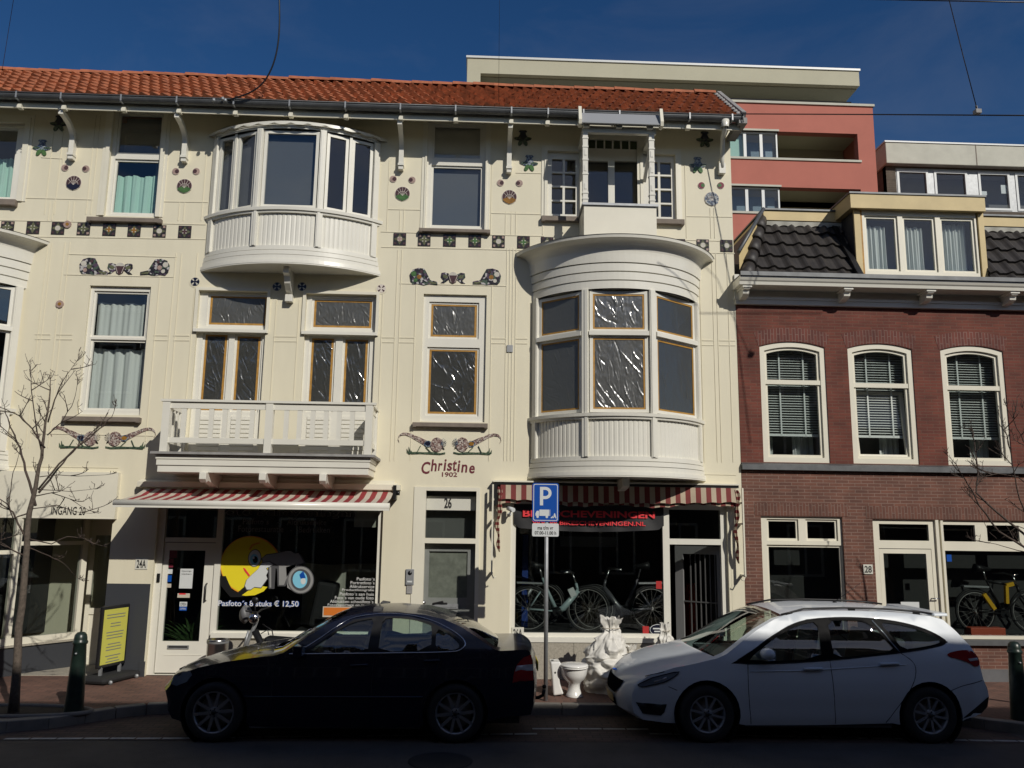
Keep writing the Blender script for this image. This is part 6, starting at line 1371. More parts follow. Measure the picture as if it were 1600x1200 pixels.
class Car:
    """body drawn as a side outline (x, z) folded onto a curved flank, joined across by a crowned top, nose and tail"""
    def __init__(s, root, W, plan, sec, side, holes, band, belt, crown, paint, bandmat=None):
        s.root = root; s.W = W; s.plan = plan; s.sec = sec; s.crown = crown
        s.side = side; s.holes = holes
        V, F = tri(side, holes, .07, [dense(band, .07)])
        mb = MB()
        for sg in (-1, 1):
            vs = [(x, sg*s.hw(x, z), z) for x, z in V]
            A = [f for f in F if not inpoly(sum(V[i][0] for i in f)/3, sum(V[i][1] for i in f)/3, band)]
            B = [f for f in F if f not in set(A)]
            mb.raw(vs, A, paint, True); mb.raw(vs, B, bandmat or paint, True)
        s.mb = mb; s.paint = paint; s.over = MB
    def hw(s, x, z): return s.W*interp(s.plan, x)*interp(s.sec, z)
    def ribbon(s, outline, glass=(), n=18, bm=None):
        """outline: open polyline nose-to-tail over the top; glass: list of (i0,i1,tmax)"""
        N = len(outline); rows = []
        for i, (x, z) in enumerate(outline):
            a = outline[max(0, i-1)]; b = outline[min(N-1, i+1)]; d = Vector((b[0]-a[0], b[1]-a[1])).normalized(); nn = Vector((-d.y, d.x))
            ox, oz = s.crown(x, z); h = s.hw(x, z); row = []
            for k in range(n+1):
                t = -1+2*k/n; t = math.copysign(abs(t)**.8, t); o = 1-abs(t)**2.2; row.append((x+ox*o, h*t, z+oz*o))
            rows.append(row)
        s.rows = rows; vs = [p for r in rows for p in r]; fb = []; fg = [[] for _ in glass]
        for i in range(N-1):
            for k in range(n):
                f = (i*(n+1)+k, i*(n+1)+k+1, (i+1)*(n+1)+k+1, (i+1)*(n+1)+k); hit = False
                for gi, (i0, i1, km) in enumerate(glass):
                    if i0 <= i < i1 and km <= k < n-km: fg[gi].append(f); hit = True
                if not hit: fb.append(f)
        s.mb.raw(vs, fb, s.paint, True); s.gl = [(vs, f) for f in fg]
        return rows
    def local(s, mb): return mb
    def fin(s, name='body'):
        b = s.mb.build(name, s.paint, s.root, weld=True); bpy.context.view_layer.update()
        for p in b.data.polygons: p.use_smooth = True
        b.data.set_sharp_from_angle(angle=radians(38)) if hasattr(b.data, 'set_sharp_from_angle') else None
        return b
    def patch(s, P, off, mt, name, sides=(-1,), g=.06, parent=None, thick=0):
        V, F = tri(P, (), g); mb = MB()
        for sg in sides: mb.raw([(x, sg*(s.hw(x, z)+off), z) for x, z in V], F, mt, True)
        return mb.build(name, mt, parent or s.root, fix=True)
    def line(s, P, r, mt, name, off=.002, closed=False, sides=(-1,), parent=None, n=6):
        mb = MB()
        for sg in sides: mb.tube([(x, sg*(s.hw(x, z)+off), z) for x, z in P], r, mt, n=n, closed=closed)
        return mb.build(name, mt, parent or s.root)
    def top(s, i, t, off=.0):
        i0 = int(floor(i)); i1 = min(i0+1, len(s.rows)-1); f = i-i0; n = len(s.rows[0])-1; k = (t+1)/2*n; k0 = min(int(k), n-1); g = k-k0
        p = lambda a, b: Vector(s.rows[a][b]); q = (p(i0,k0)*(1-g)+p(i0,k0+1)*g)*(1-f)+(p(i1,k0)*(1-g)+p(i1,k0+1)*g)*f
        a = p(min(i0+1, len(s.rows)-1), k0)-p(max(i0-1,0), k0); b = p(i0,k0+1)-p(i0,k0); nn = b.cross(a); nn = -nn.normalized() if nn.length else Vector((0,0,1))
        return q-nn*0+nn*off if True else q
def wheel(parent, c, R, rr, face, spokes, mt, name='wheel', w_=.205, double=True):
    """c = hub centre, face=-1 when seen from the near side"""
    mb = MB(); y0 = c[1]; ww = w_
    pr = [(rr-.01, .0), (rr+.012, -.012), (R-.035, -.012), (R-.012, .006), (R, .035), (R, ww-.035), (R-.012, ww-.006), (rr, ww)]
    mb.lathe([(r, h if face < 0 else -h) for r, h in pr], c, axis='y', n=40, mat=M['rubber']); wl = mb.build(name, M['rubber'], parent)
    mb = MB(); f = 1 if face < 0 else -1
    mb.lathe([(rr, f*.0), (rr-.012, f*-.006), (rr-.024, f*.004), (rr-.03, f*.06), (rr-.03, f*.16)], c, axis='y', n=40, mat=mt)
    mb.lathe([(0, f*.006), (.055, f*.006), (.07, f*.02), (.07, f*.05)], c, axis='y', n=20, mat=mt)
    for k in range(spokes):
        for d in ((-1, 1) if double else (0,)):
            a0 = 2*pi*k/spokes+.1; a1 = a0+d*pi/spokes*.46; p0 = Vector((c[0]+.05*cos(a0+d*.25), y0+f*.018, c[2]+.05*sin(a0+d*.25))); p1 = Vector((c[0]+(rr-.02)*cos(a1), y0+f*.010, c[2]+(rr-.02)*sin(a1)))
            mb.bar(p0, p1, .026 if double else .034, .022, mt, up=(0,1,0))
    mb.build('rim', mt, wl)
    mb = MB(); mb.lathe([(0, f*.09), (rr-.05, f*.09), (rr-.05, f*.1), (0, f*.1)], c, axis='y', n=30, mat=M['lead']); mb.build('brake_disc', M['lead'], wl)
    mb = MB(); 
    for k in range(5): a = 2*pi*k/5; mb.lathe([(0,f*-.002),(.009,f*-.002),(.009,f*.02)], (c[0]+.04*cos(a), y0, c[2]+.04*sin(a)), axis='y', n=8)
    mb.lathe([(0,f*-.004),(.026,f*-.003),(.03,f*.01)], c, axis='y', n=16); mb.build('hub_cap', M['black'], wl)
    return wl
def seat(parent, x, y, z, mt):
    mb = MB(); mb.box(x-.25, x+.25, y-.24, y+.24, z, z+.16); mb.obox((x+.30, y, z+.40), .07, .23, .30, Matrix.Rotation(radians(14), 3, 'Y')); st_ = mb.build('seat', mt, parent, bevel=.05)
    mb = MB(); mb.obox((x+.37, y, z+.80), .05, .14, .10, Matrix.Rotation(radians(8), 3, 'Y')); 
    for dy in (-.06, .06): mb.tube([(x+.36, y+dy, z+.66), (x+.37, y+dy, z+.74)], .007, n=6)
    mb.build('headrest', mt, st_, bevel=.035)
carglass = glassmat('car_glass', tint=(.62,.72,.68), base=.07)
navy = mat('midnight_paint', (.004,.006,.017), .25, coat=.35, spec=.35); wpaint = mat('white_car_paint', (.62,.66,.70), .42, coat=.5)
chrome = mat('chrome', (.62,.62,.64), .12, metal=1.); alloy = mat('alloy', (.36,.37,.40), .3, metal=.85); alloyd = mat('dark_alloy', (.34,.35,.37), .4, metal=.6)
trimb = mat('black_trim', (.012,.012,.013), .4, spec=.25); pblk = mat('gloss_black_pillar', (.006,.006,.007), .4, spec=.02); grl = mat('matt_grille', (.006,.006,.007), .9, spec=.0); lamp = mat('lamp_glass', (.20,.23,.27), .12, metal=.2); lampr = mat('rear_lamp_red', (.30,.008,.012), .12, coat=1); lampw = mat('rear_lamp_clear', (.45,.42,.42), .1, coat=1)
cabin = mat('cabin_grey', (.055,.055,.06), .7)

# ---- dark saloon; x from its front bumper, side plane traced from the photograph
DX, DYc = -3.57, -2.535
car1 = thing('parked_car', 'black four-door saloon parked in front of the photo shop', 'car', (DX+2.2, DYc, 0)); car1['local'] = 1
def xs_of(mb, ox): pass
fw_, rw_ = .62, 3.35; RW, RA = .325, .375
arch = lambda cx, cz, R, a0, a1, n=18: [(cx+R*cos(radians(a0+(a1-a0)*i/n)), cz+R*sin(radians(a0+(a1-a0)*i/n))) for i in range(n+1)]
low1 = [(.04,.40),(.05,.30),(.10,.22),(.26,.19)]+arch(fw_,.325,RA,200,-18)+[(1.02,.17),(2.0,.165),(2.95,.17)]+arch(rw_,.325,RA,198,-14)+[(3.76,.25),(4.0,.29),(4.22,.30),(4.25,.42)]
up1 = [(4.26,.60),(4.25,.78),(4.24,.90),(4.20,1.005),(4.15,1.02),(4.0,1.015),(3.86,1.01),(3.80,1.02),(3.62,1.13),(3.40,1.26),(3.18,1.345),(2.95,1.39),(2.60,1.415),(2.25,1.405),(2.02,1.365),(1.86,1.30),(1.60,1.14),(1.36,.975),(1.26,.945),(1.0,.915),(.70,.87),(.42,.805),(.22,.74),(.10,.67),(.05,.58),(.0,.52)]
side1 = low1+up1
dlo_f = [(1.62,.975),(1.80,1.10),(1.98,1.225),(2.10,1.295),(2.25,1.33),(2.36,1.34),(2.335,1.16),(2.32,.985)]
dlo_r = [(2.44,.99),(2.45,1.17),(2.46,1.345),(2.62,1.35),(2.82,1.335),(3.0,1.29),(3.05,1.27),(3.05,1.01)]
dlo_q = [(3.10,1.01),(3.10,1.25),(3.22,1.20),(3.33,1.13),(3.385,1.07),(3.36,1.03),(3.28,1.015)]
HL = [dense(smooth(p, True, 1), .06) for p in (dlo_f, dlo_r, dlo_q)]
bandp = [(1.50,.955),(1.75,1.09),(1.97,1.25),(2.12,1.33),(2.4,1.375),(2.75,1.37),(3.03,1.315),(3.26,1.215),(3.42,1.10),(3.44,1.06),(3.38,.995),(2.4,.965)]
plan1 = [(-.05,.72),(.12,.80),(.35,.90),(.8,.975),(1.5,1.0),(3.0,1.0),(3.7,.985),(4.05,.95),(4.27,.88)]
sec1 = [(.15,.935),(.3,.97),(.5,1.0),(.66,.995),(.74,.985),(.93,.955),(1.0,.93),(1.2,.815),(1.36,.70),(1.42,.64)]
def crown1(x, z):
    return (interp([(0,-.15),(.12,-.13),(.9,-.10),(1.35,-.12),(1.95,-.04),(2.3,0),(3.1,.0),(3.5,.06),(3.85,.05),(4.1,.04),(4.27,.07)], x), interp([(.05,0),(.4,.01),(1.3,.02),(2.2,.04),(3.0,.04),(3.5,.035),(4.1,.015),(4.22,.0)], x)*(z > .35))
C = Car(car1, .87, plan1, sec1, [(x-2.2, z) for x, z in dense(side1, .09)], [[(x-2.2, z) for x, z in h] for h in HL], [(x-2.2, z) for x, z in bandp], 0, (lambda x, z: crown1(x+2.2, z)), navy, trimb)
C.plan = [(x-2.2, v) for x, v in plan1]
def car_rebuild(C, side, holes, band, paint, bandmat):
    C.mb = MB(); V, F = tri(side, holes, .07, [dense(band, .07)])
    for sg in (-1, 1):
        vs = [(x, sg*C.hw(x, z), z) for x, z in V]; A = []; B = []
        for f in F: (B if inpoly(sum(V[i][0] for i in f)/len(f), sum(V[i][1] for i in f)/len(f), band) else A).append(f)
        C.mb.raw(vs, A, paint, True); C.mb.raw(vs, B, bandmat, True)
sh = lambda P, ox: [(x-ox, z) for x, z in P]
car_rebuild(C, sh(dense(side1, .09), 2.2), [sh(h, 2.2) for h in HL], sh(bandp, 2.2), navy, trimb)
top1 = dense(list(reversed(low1[-2:]+up1+low1[:3])), .09, closed=False)
top1 = sh(top1, 2.2)
def idx(P, x, lo=True, zmin=0):
    best = min((abs(p[0]-x)+(0 if p[1] > zmin else 9), i) for i, p in enumerate(P)); return best[1]
def carfinish(C, top, ws, rw, glass_name=('windscreen', 'rear_window'), km=(2, 2), zmin=.9):
    g = []
    for (a, b), k in zip((ws, rw), km): i0, i1 = sorted((idx(top, a, zmin=zmin), idx(top, b, zmin=zmin))); g.append((i0, i1, k))
    C.ribbon(top, g); b = C.fin()
    for (vs, f), nm in zip(C.gl, glass_name): mb = MB(); mb.raw(vs, f, carglass, True); mb.build(nm, carglass, C.root)
    return b
carfinish(C, top1, (1.30-2.2, 1.95-2.2), (3.30-2.2, 3.82-2.2))
for h in HL:
    for s1 in (-1, 1): C.patch(sh(h, 2.2), -.012, carglass, 'side_window', sides=(s1,))
def trimloop(P, ox): return sh(dense(smooth(P, True, 2), .05), ox)
for s1 in (-1, 1): C.line(sh(dense(smooth([(1.40,.962),(1.55,.965),(2.4,.978),(3.30,.995),(3.40,1.02),(3.455,1.075),(3.43,1.13),(3.30,1.225),(3.05,1.335),(2.75,1.395),(2.4,1.40),(2.12,1.36),(1.97,1.285),(1.75,1.125),(1.50,.97)], True, 2), .05), 2.2), .008, chrome, 'chrome_trim', closed=True, off=.003, sides=(s1,))
for P in ([(1.30,.93),(1.26,.75),(1.27,.45),(1.22,.22)], [(2.40,.975),(2.385,.6),(2.40,.20)], [(3.12,1.0),(3.16,.9),(3.06,.62),(2.97,.48),(2.93,.20)]): 
    for s1 in (-1, 1): C.line(sh(smooth(P, False, 2), 2.2), .0035, trimb, 'door_seam', off=-.001, sides=(s1,))
for P in ([(2.14,.845),(2.33,.855)], [(2.98,.90),(3.16,.91)]): 
    for s1 in (-1, 1): C.line(sh(dense(P, .04, False), 2.2), .016, navy, 'door_handle', off=.018, sides=(s1,))
for s1 in (-1, 1): C.line(sh([(.95,.50),(2.2,.505),(2.98,.51)], 2.2), .012, navy, 'side_moulding', off=.004, sides=(s1,))
C.patch(sh([(.06,.60),(.10,.70),(.20,.745),(.30,.76),(.33,.72),(.27,.64),(.14,.585)], 2.2), .006, lamp, 'headlight', sides=(-1,), g=.04)
C.patch(sh([(.06,.60),(.10,.70),(.20,.745),(.30,.76),(.33,.72),(.27,.64),(.14,.585)], 2.2), .006, lamp, 'headlight', sides=(1,), g=.04)
for sg in (-1, 1):
    C.patch(sh([(4.02,.78),(4.05,.86),(4.13,.94),(4.22,.965),(4.24,.86),(4.245,.68),(4.00,.665)], 2.2), .008, lampr, 'tail_light', sides=(sg,), g=.04)
    C.patch(sh([(4.03,.79),(4.05,.85),(4.242,.86),(4.243,.79)], 2.2), .012, lampw, 'indicator', sides=(sg,), g=.04)
    mb = MB(); mb.obox((1.55-2.2, sg*.90, 1.01), .05, .10, .065, Matrix.Rotation(0, 3, 'Z')); mb.bar((1.58-2.2, sg*.80, .97), (1.56-2.2, sg*.86, .99), .05, .03); mb.build('wing_mirror', navy, car1, bevel=.03)
    mb = MB(); mb.box(1.602-2.2, 1.606-2.2, sg*.90-.085, sg*.90+.085, .965, 1.055); mb.build('mirror_glass', lamp, car1)
    for wx in (fw_, rw_):
        wheel(car1, (wx-2.2, sg*.845, .325), RW, .235, sg, 10, alloy, double=False)
        mb = MB(); mb.lathe([(RA+.002, 0), (RA+.002, .30), (0, .30)], (wx-2.2, sg*.825 if sg < 0 else sg*.825-.30, .325), axis='y', n=32) if sg < 0 else mb.lathe([(RA+.002, .30), (RA+.002, 0), (0, 0)], (wx-2.2, sg*.825-.30, .325), axis='y', n=32); mb.build('wheel_arch', trimb, car1)
mb = MB(); mb.box(.15-2.2, 4.1-2.2, -.55, .55, .16, .30); mb.box(1.02-2.2, 2.95-2.2, -.80, .80, .15, .22); mb.box(1.1-2.2, 3.6-2.2, -.72, .72, .30, .55); mb.box(1.25-2.2, 1.62-2.2, -.68, .68, .55, .93); mb.box(3.3-2.2, 3.8-2.2, -.62, .62, .55, .97); mb.build('floor_pan', cabin, car1)
for y in (-.36, .36): seat(car1, 2.0-2.2, y, .55, cabin)
mb = MB(); mb.box(2.75-2.2, 3.2-2.2, -.62, .62, .55, .72); mb.obox((3.28-2.2, 0, .88), .07, .60, .22, Matrix.Rotation(radians(18), 3, 'Y')); rs = mb.build('rear_bench', cabin, car1, bevel=.04)
for y in (-.36, .36): mb = MB(); mb.obox((3.34-2.2, y, 1.12), .045, .13, .07, Matrix.Identity(3)); mb.build('headrest', cabin, rs, bevel=.03)
mb = MB(); mb.tube([(1.75-2.2+.06*cos(a)*.4, .36+.18*cos(a)*-1, .95+.17*sin(a)) for a in [2*pi*i/20 for i in range(20)]], .014, closed=True); mb.build('steering_wheel', trimb, car1)
mb = MB(); mb.box(2.6-2.2+.42, 2.6-2.2+.60, -.02, .02, 1.455, 1.48); mb.xprism([(-.03,1.455),(.03,1.455),(.0,1.47)], .9, .98); mb.obox((.88,0,1.475), .07, .025, .014, Matrix.Rotation(radians(-12), 3, 'Y')); mb.build('roof_aerial', trimb, car1, bevel=.008)
mb = MB(); mb.box(-2.205, -2.16, -.36, .36, .30, .40); mb.box(-2.21, -2.17, -.22, -.03, .60, .70); mb.box(-2.21, -2.17, .03, .22, .60, .70); mb.build('grille', trimb, car1, bevel=.01)
mb = MB(); mb.tube([(2.0,0,.34),(2.16,0,.34),(2.22,0,.37),(2.235,0,.44)], .022, n=8); mb.lathe([(0,.50),(.022,.49),(.028,.47),(.02,.45)], (2.235,0,0), n=10); mb.build('tow_bar', trimb, car1)
mb = MB(); mb.box(2.13, 2.14, -.26, .26, .70, .81); mb.build('number_plate', mat('yellow_plate', (.55,.42,.03), .5), car1)

# ---- white estate
EX, EYc = 1.60, -2.44
car2 = thing('parked_car', 'white estate car with roof rails parked in front of the brick house', 'car', (EX+2.2, EYc, 0)); car2['local'] = 1
fw_, rw_ = 1.11, 3.76; RW, RA = .325, .385; fz = .315
low2 = [(.26,.40),(.28,.29),(.38,.225),(.70,.205)]+arch(fw_,fz,RA,196,-16)+[(1.56,.195),(2.4,.20),(3.30,.225)]+arch(rw_,fz,RA,196,-12)+[(4.2,.27),(4.40,.32),(4.50,.40),(4.53,.52)]
up2 = [(4.52,.60),(4.47,.72),(4.45,.88),(4.43,.97),(4.36,1.10),(4.22,1.26),(4.10,1.385),(3.95,1.425),(3.6,1.455),(3.1,1.475),(2.6,1.475),(2.25,1.445),(2.0,1.375),(1.76,1.255),(1.50,1.085),(1.36,.99),(1.25,.945),(1.0,.885),(.75,.835),(.56,.775),(.42,.715),(.34,.65),(.29,.58),(.26,.50)]
side2 = low2+up2
dlo_f = [(1.60,.905),(1.70,1.0),(1.95,1.155),(2.15,1.265),(2.35,1.33),(2.52,1.355),(2.505,1.14),(2.50,.945)]
dlo_r = [(2.64,.955),(2.645,1.16),(2.65,1.365),(2.9,1.37),(3.10,1.36),(3.20,1.30),(3.32,1.16),(3.40,1.04),(3.05,.99)]
dlo_q = [(3.50,1.055),(3.40,1.20),(3.28,1.355),(3.5,1.335),(3.72,1.285),(3.90,1.215),(4.02,1.145),(3.92,1.11),(3.7,1.075)]
HL = [dense(smooth(p, True, 1), .06) for p in (dlo_f, dlo_r, dlo_q)]
bandp = [(1.40,.885),(1.62,1.0),(1.92,1.18),(2.15,1.305),(2.4,1.38),(2.8,1.41),(3.2,1.40),(3.55,1.36),(3.82,1.29),(4.0,1.20),(4.09,1.135),(3.95,1.085),(3.4,1.01),(2.6,.93),(1.9,.885)]
plan2 = [(.1,.66),(.26,.76),(.40,.86),(.62,.94),(.9,.975),(1.5,1.0),(3.4,1.0),(3.9,.985),(4.25,.95),(4.55,.86)]
sec2 = [(.15,.94),(.32,.975),(.55,1.0),(.70,1.0),(.80,.985),(.93,.965),(1.0,.94),(1.2,.85),(1.40,.765),(1.48,.70)]
def crown2(x, z):
    return (interp([(.1,-.15),(.35,-.15),(.9,-.12),(1.25,-.16),(1.9,-.08),(2.3,0),(3.6,0),(4.0,.05),(4.2,.09),(4.53,.09)], x), interp([(.15,0),(.40,.005),(.9,.03),(1.3,.045),(2.2,.045),(3.4,.045),(3.9,.03),(4.1,.01),(4.2,.0)], x)*(z > .35))
C = Car(car2, .91, [(x-2.2, v) for x, v in plan2], sec2, sh(dense(side2, .09), 2.2), [sh(h, 2.2) for h in HL], sh(bandp, 2.2), 0, (lambda x, z: crown2(x+2.2, z)), wpaint, pblk)
top2 = sh(dense(list(reversed(low2[-2:]+up2+low2[:3])), .09, closed=False), 2.2)
carfinish(C, top2, (1.30-2.2, 2.12-2.2), (4.38-2.2, 4.12-2.2), km=(1, 3))
for h in HL:
    for s1 in (-1, 1): C.patch(sh(h, 2.2), -.012, carglass, 'side_window', sides=(s1,))
for s1 in (-1, 1): C.line(sh(dense(smooth(bandp, True, 2), .05), 2.2), .006, trimb, 'window_trim', closed=True, off=.002, sides=(s1,))
for s1 in (-1, 1): C.line(sh(dense([(3.44,1.03),(3.33,1.20),(3.20,1.375)], .05, False), 2.2), .007, lamp, 'quarter_trim', off=.003, sides=(s1,))
for P in ([(1.60,.885),(1.585,.6),(1.62,.21)], [(2.585,.925),(2.60,.6),(2.62,.22)], [(3.45,1.02),(3.60,.92),(3.615,.80),(3.53,.62),(3.40,.46),(3.22,.235)], [(.40,.72),(.50,.75),(.62,.785)], [(.66,.62),(.76,.58)], [(4.02,.60),(4.2,.66),(4.45,.70)]): 
    for s1 in (-1, 1): C.line(sh(smooth(P, False, 2), 2.2), .0045, trimb, 'door_seam', off=-.0015, sides=(s1,))
for P in ([(2.25,.835),(2.48,.84)], [(3.17,.895),(3.40,.905)]): 
    for s1 in (-1, 1): C.line(sh(dense(P, .04, False), 2.2), .018, wpaint, 'door_handle', off=.022, sides=(s1,))
for s1 in (-1, 1): C.line(sh(smooth([(1.62,.80),(2.3,.815),(3.0,.86),(3.5,.89)], False, 2), 2.2), .006, wpaint, 'shoulder_crease', off=.001, sides=(s1,))
for sg in (-1, 1):
    hp = sh(smooth([(.31,.605),(.36,.65),(.52,.73),(.80,.80),(.76,.75),(.64,.68),(.50,.635),(.38,.60)], True, 1), 2.2)
    hl_ = C.patch(hp, .006, lamp, 'headlight', sides=(sg,), g=.04); C.line(hp, .006, trimb, 'lamp_rim', off=.007, closed=True, sides=(sg,), parent=hl_); C.line(sh([(.50,.665),(.64,.72)], 2.2), .012, lampw, 'lamp_reflector', off=.006, sides=(sg,), parent=hl_)
    C.patch(sh([(.30,.415),(.64,.42),(.61,.33),(.57,.29),(.37,.30)], 2.2), .005, trimb, 'fog_lamp_recess', sides=(sg,), g=.05)
    tl = sh(smooth([(4.02,1.015),(4.2,1.05),(4.34,1.05),(4.43,.99),(4.455,.88),(4.37,.855),(4.29,.91),(4.15,.955),(4.04,.975)], True, 1), 2.2)
    t_ = C.patch(tl, .01, lampr, 'tail_light', sides=(sg,), g=.04); C.patch(sh([(4.28,.955),(4.42,.96),(4.42,.935),(4.30,.925)], 2.2), .014, lampw, 'reversing_lamp', sides=(sg,), g=.04, parent=t_)
    C.patch(sh([(4.15,.275),(4.28,.37),(4.40,.44),(4.53,.52),(4.51,.40),(4.42,.33)], 2.2), .004, trimb, 'bumper_skirt', sides=(sg,), g=.05)
    mb = MB(); P = [(x, sg*(C.hw(x-2.2, z)-.035), z+.032) for x, z in dense([(2.10,1.395),(2.4,1.462),(2.9,1.477),(3.4,1.470),(3.8,1.445),(3.98,1.42)], .1, False)]; mb.tube([(x-2.2, y, z) for x, y, z in P], .012, n=8)
    for x, y, z in (P[1], P[len(P)//2], P[-2]): mb.box(x-2.24, x-2.16, y-.012, y+.012, z-.06, z)
    mb.build('roof_rail', trimb, car2)
    mb = MB(); mb.lathe([(0,-.105),(.05,-.10),(.07,-.05),(.075,.02),(.06,.08),(.0,.10)], (1.80-2.2, sg*1.0, 1.015), axis='y', n=16, sx=1.1, sy=.9); mb.bar((1.80-2.2, sg*.86, .965), (1.80-2.2, sg*.93, .985), .06, .03); mb.build('wing_mirror', wpaint, car2)
    mb = MB(); mb.box(1.862-2.2, 1.874-2.2, sg*1.0-.07, sg*1.0+.07, .965, 1.06); mb.build('mirror_glass', lamp, car2)
    for wx in (fw_, rw_):
        wheel(car2, (wx-2.2, sg*.875, fz), RW, .215, sg, 5, alloyd)
        mb = MB(); (mb.lathe([(RA+.002, 0), (RA+.002, .30), (0, .30)], (wx-2.2, -.865, fz), axis='y', n=32) if sg < 0 else mb.lathe([(RA+.002, .30), (RA+.002, 0), (0, 0)], (wx-2.2, .565, fz), axis='y', n=32)); mb.build('wheel_arch', trimb, car2)
mb = MB(); mb.box(.35-2.2, 4.4-2.2, -.6, .6, .19, .32); mb.box(1.56-2.2, 3.3-2.2, -.84, .84, .17, .25); mb.box(1.3-2.2, 4.3-2.2, -.74, .74, .32, .55); mb.box(1.35-2.2, 1.85-2.2, -.7, .7, .55, .90); mb.build('floor_pan', cabin, car2)
for y in (-.38, .38): seat(car2, 2.2-2.2, y, .55, cabin)
mb = MB(); mb.box(3.0-2.2, 3.45-2.2, -.66, .66, .55, .74); mb.obox((3.52-2.2, 0, .92), .07, .64, .24, Matrix.Rotation(radians(16), 3, 'Y')); rs = mb.build('rear_bench', cabin, car2, bevel=.04)
for y in (-.38, .38): mb = MB(); mb.obox((3.60-2.2, y, 1.19), .045, .13, .08, Matrix.Identity(3)); mb.build('headrest', cabin, rs, bevel=.03)
mb = MB(); mb.tube([(2.0-2.2+.05*sin(a), .38+.18*cos(a), .98+.17*sin(a)) for a in [2*pi*i/20 for i in range(20)]], .014, closed=True); mb.build('steering_wheel', trimb, car2)
nose = lambda y, z, o=.0: (-2.2+.16-.155*(1-(abs(y)/.6)**2.2)-o, y, z)
def nosepatch(P, name, mt, o): 
    V, F = tri(dense(P, .06), (), .05); mb = MB(); ti = [i for i in range(len(C.rows)) if C.rows[i][0][0] < -1.9]
    out = []
    for y, z in V:      # nearest point of the nose at that height
        best = None
        for i in range(len(C.rows)-6, len(C.rows)-1) if False else range(len(C.rows)-1):
            if C.rows[i][0][0] > -1.5: continue
            za, zb = C.rows[i][len(C.rows[i])//2][2], C.rows[i+1][len(C.rows[i])//2][2]
            if (za-z)*(zb-z) <= 0 and za != zb: best = i+(z-za)/(zb-za); break
        if best is None: best = len(C.rows)-2
        i0 = int(best); f = best-i0; row = [Vector(C.rows[i0][k])*(1-f)+Vector(C.rows[i0+1][k])*f for k in range(len(C.rows[0]))]
        ys = [r.y for r in row]; k = max(0, min(len(ys)-2, sum(1 for q in ys if q <= y)-1)); g = (y-ys[k])/(ys[k+1]-ys[k]) if ys[k+1] != ys[k] else 0; g = max(0, min(1, g)); q = row[k]*(1-g)+row[k+1]*g
        out.append((q.x-o, y, q.z))
    mb.raw(out, F, mt, True); return mb.build(name, mt, car2)
nosepatch([(-.46,.615),(.46,.615),(.42,.54),(.30,.45),(-.30,.45),(-.42,.54)], 'grille', grl, .014)
nosepatch([(-.30,.30),(.30,.30),(.28,.38),(-.28,.38)], 'lower_grille', grl, .012)
npl = nosepatch([(-.26,.335),(.26,.335),(.26,.435),(-.26,.435)], 'number_plate', mat('yellow_plate_front', (.30,.20,.05), .6), .03)
mb = MB(); mb.lathe([(0,0),(.055,0),(.055,.01)], (-2.03,0,.67), n=18, sx=.5); mb.build('badge', M['signblue'], car2)
mb = MB(); mb.tube([(3.05-2.2,0,1.53),(3.45-2.2,0,1.80)], [.005,.002], n=5); mb.lathe([(.03,1.50),(.025,1.53),(.005,1.545)], (3.05-2.2,0,0), n=10); mb.build('roof_aerial', trimb, car2)
mb = MB(); mb.xprism([(-.62,1.42),(.62,1.42),(.60,1.46),(-.60,1.46)], 4.02-2.2, 4.20-2.2); mb.build('roof_spoiler', wpaint, car2, bevel=.015)

# ================================================================== STREET THINGS
# parking sign
Y = -1.62; X = un(853,1000,Y)[0]; Ys = Y-.03
pk = thing('parking_sign', 'blue P sign with lorry symbol on a grey pole between the cars', 'street sign', (X, Y, .12))
mb = MB(); mb.tube([(X,Y,.12),(X,Y,un(853,757,Y)[1])], .0285, n=16); mb.build('pole', M['galv'], pk)
r = RC(832,754.5,873,815.5,Ys)
def rrect(r, rad, n=5):
    X0, X1, Z0, Z1 = r; o = []
    for (cx, cz, a0) in ((X1-rad,Z1-rad,0),(X0+rad,Z1-rad,90),(X0+rad,Z0+rad,180),(X1-rad,Z0+rad,270)):
        o += [(cx+rad*cos(radians(a0+90*i/n)), cz+rad*sin(radians(a0+90*i/n))) for i in range(n+1)]
    return o
mb = MB(); mb.prism(rrect(r, .03), Ys-.004, Ys, M['signblue']); e = .014; mb.prism(rrect((r[0]+e,r[1]-e,r[2]+e,r[3]-e), .025), Ys-.005, Ys-.004, M['signwhite']); e = .024; mb.prism(rrect((r[0]+e,r[1]-e,r[2]+e,r[3]-e), .02), Ys-.006, Ys-.005, M['signblue']); pn = mb.build('sign_panel', M['signblue'], pk)
w_, h_ = r[1]-r[0], r[3]-r[2]; xc = (r[0]+r[1])/2
mb = MB(); pz0, pz1 = r[2]+h_*.42, r[3]-h_*.10; st_ = .045; xl_ = xc-.08
mb.box(xl_, xl_+st_, Ys-.008, Ys-.006, pz0, pz1)
oc = [(xl_+st_+.03+ .088*cos(a)*1.0, (pz1-.085)+.085*sin(a)) for a in [-pi/2+pi*i/16 for i in range(17)]]; ic_ = [(xl_+st_+.03+.046*cos(a), (pz1-.085)+.043*sin(a)) for a in [-pi/2+pi*i/16 for i in range(17)]]
for i in range(16): mb.prism([oc[i], oc[i+1], ic_[i+1], ic_[i]], Ys-.008, Ys-.006)
mb.box(xl_+st_, xl_+st_+.03, Ys-.008, Ys-.006, pz1-.042, pz1); mb.box(xl_+st_, xl_+st_+.03, Ys-.008, Ys-.006, pz1-.17, pz1-.128); mb.build('letter_p', M['signwhite'], pn)
mb = MB(); bz = r[2]+h_*.10; k = w_/41
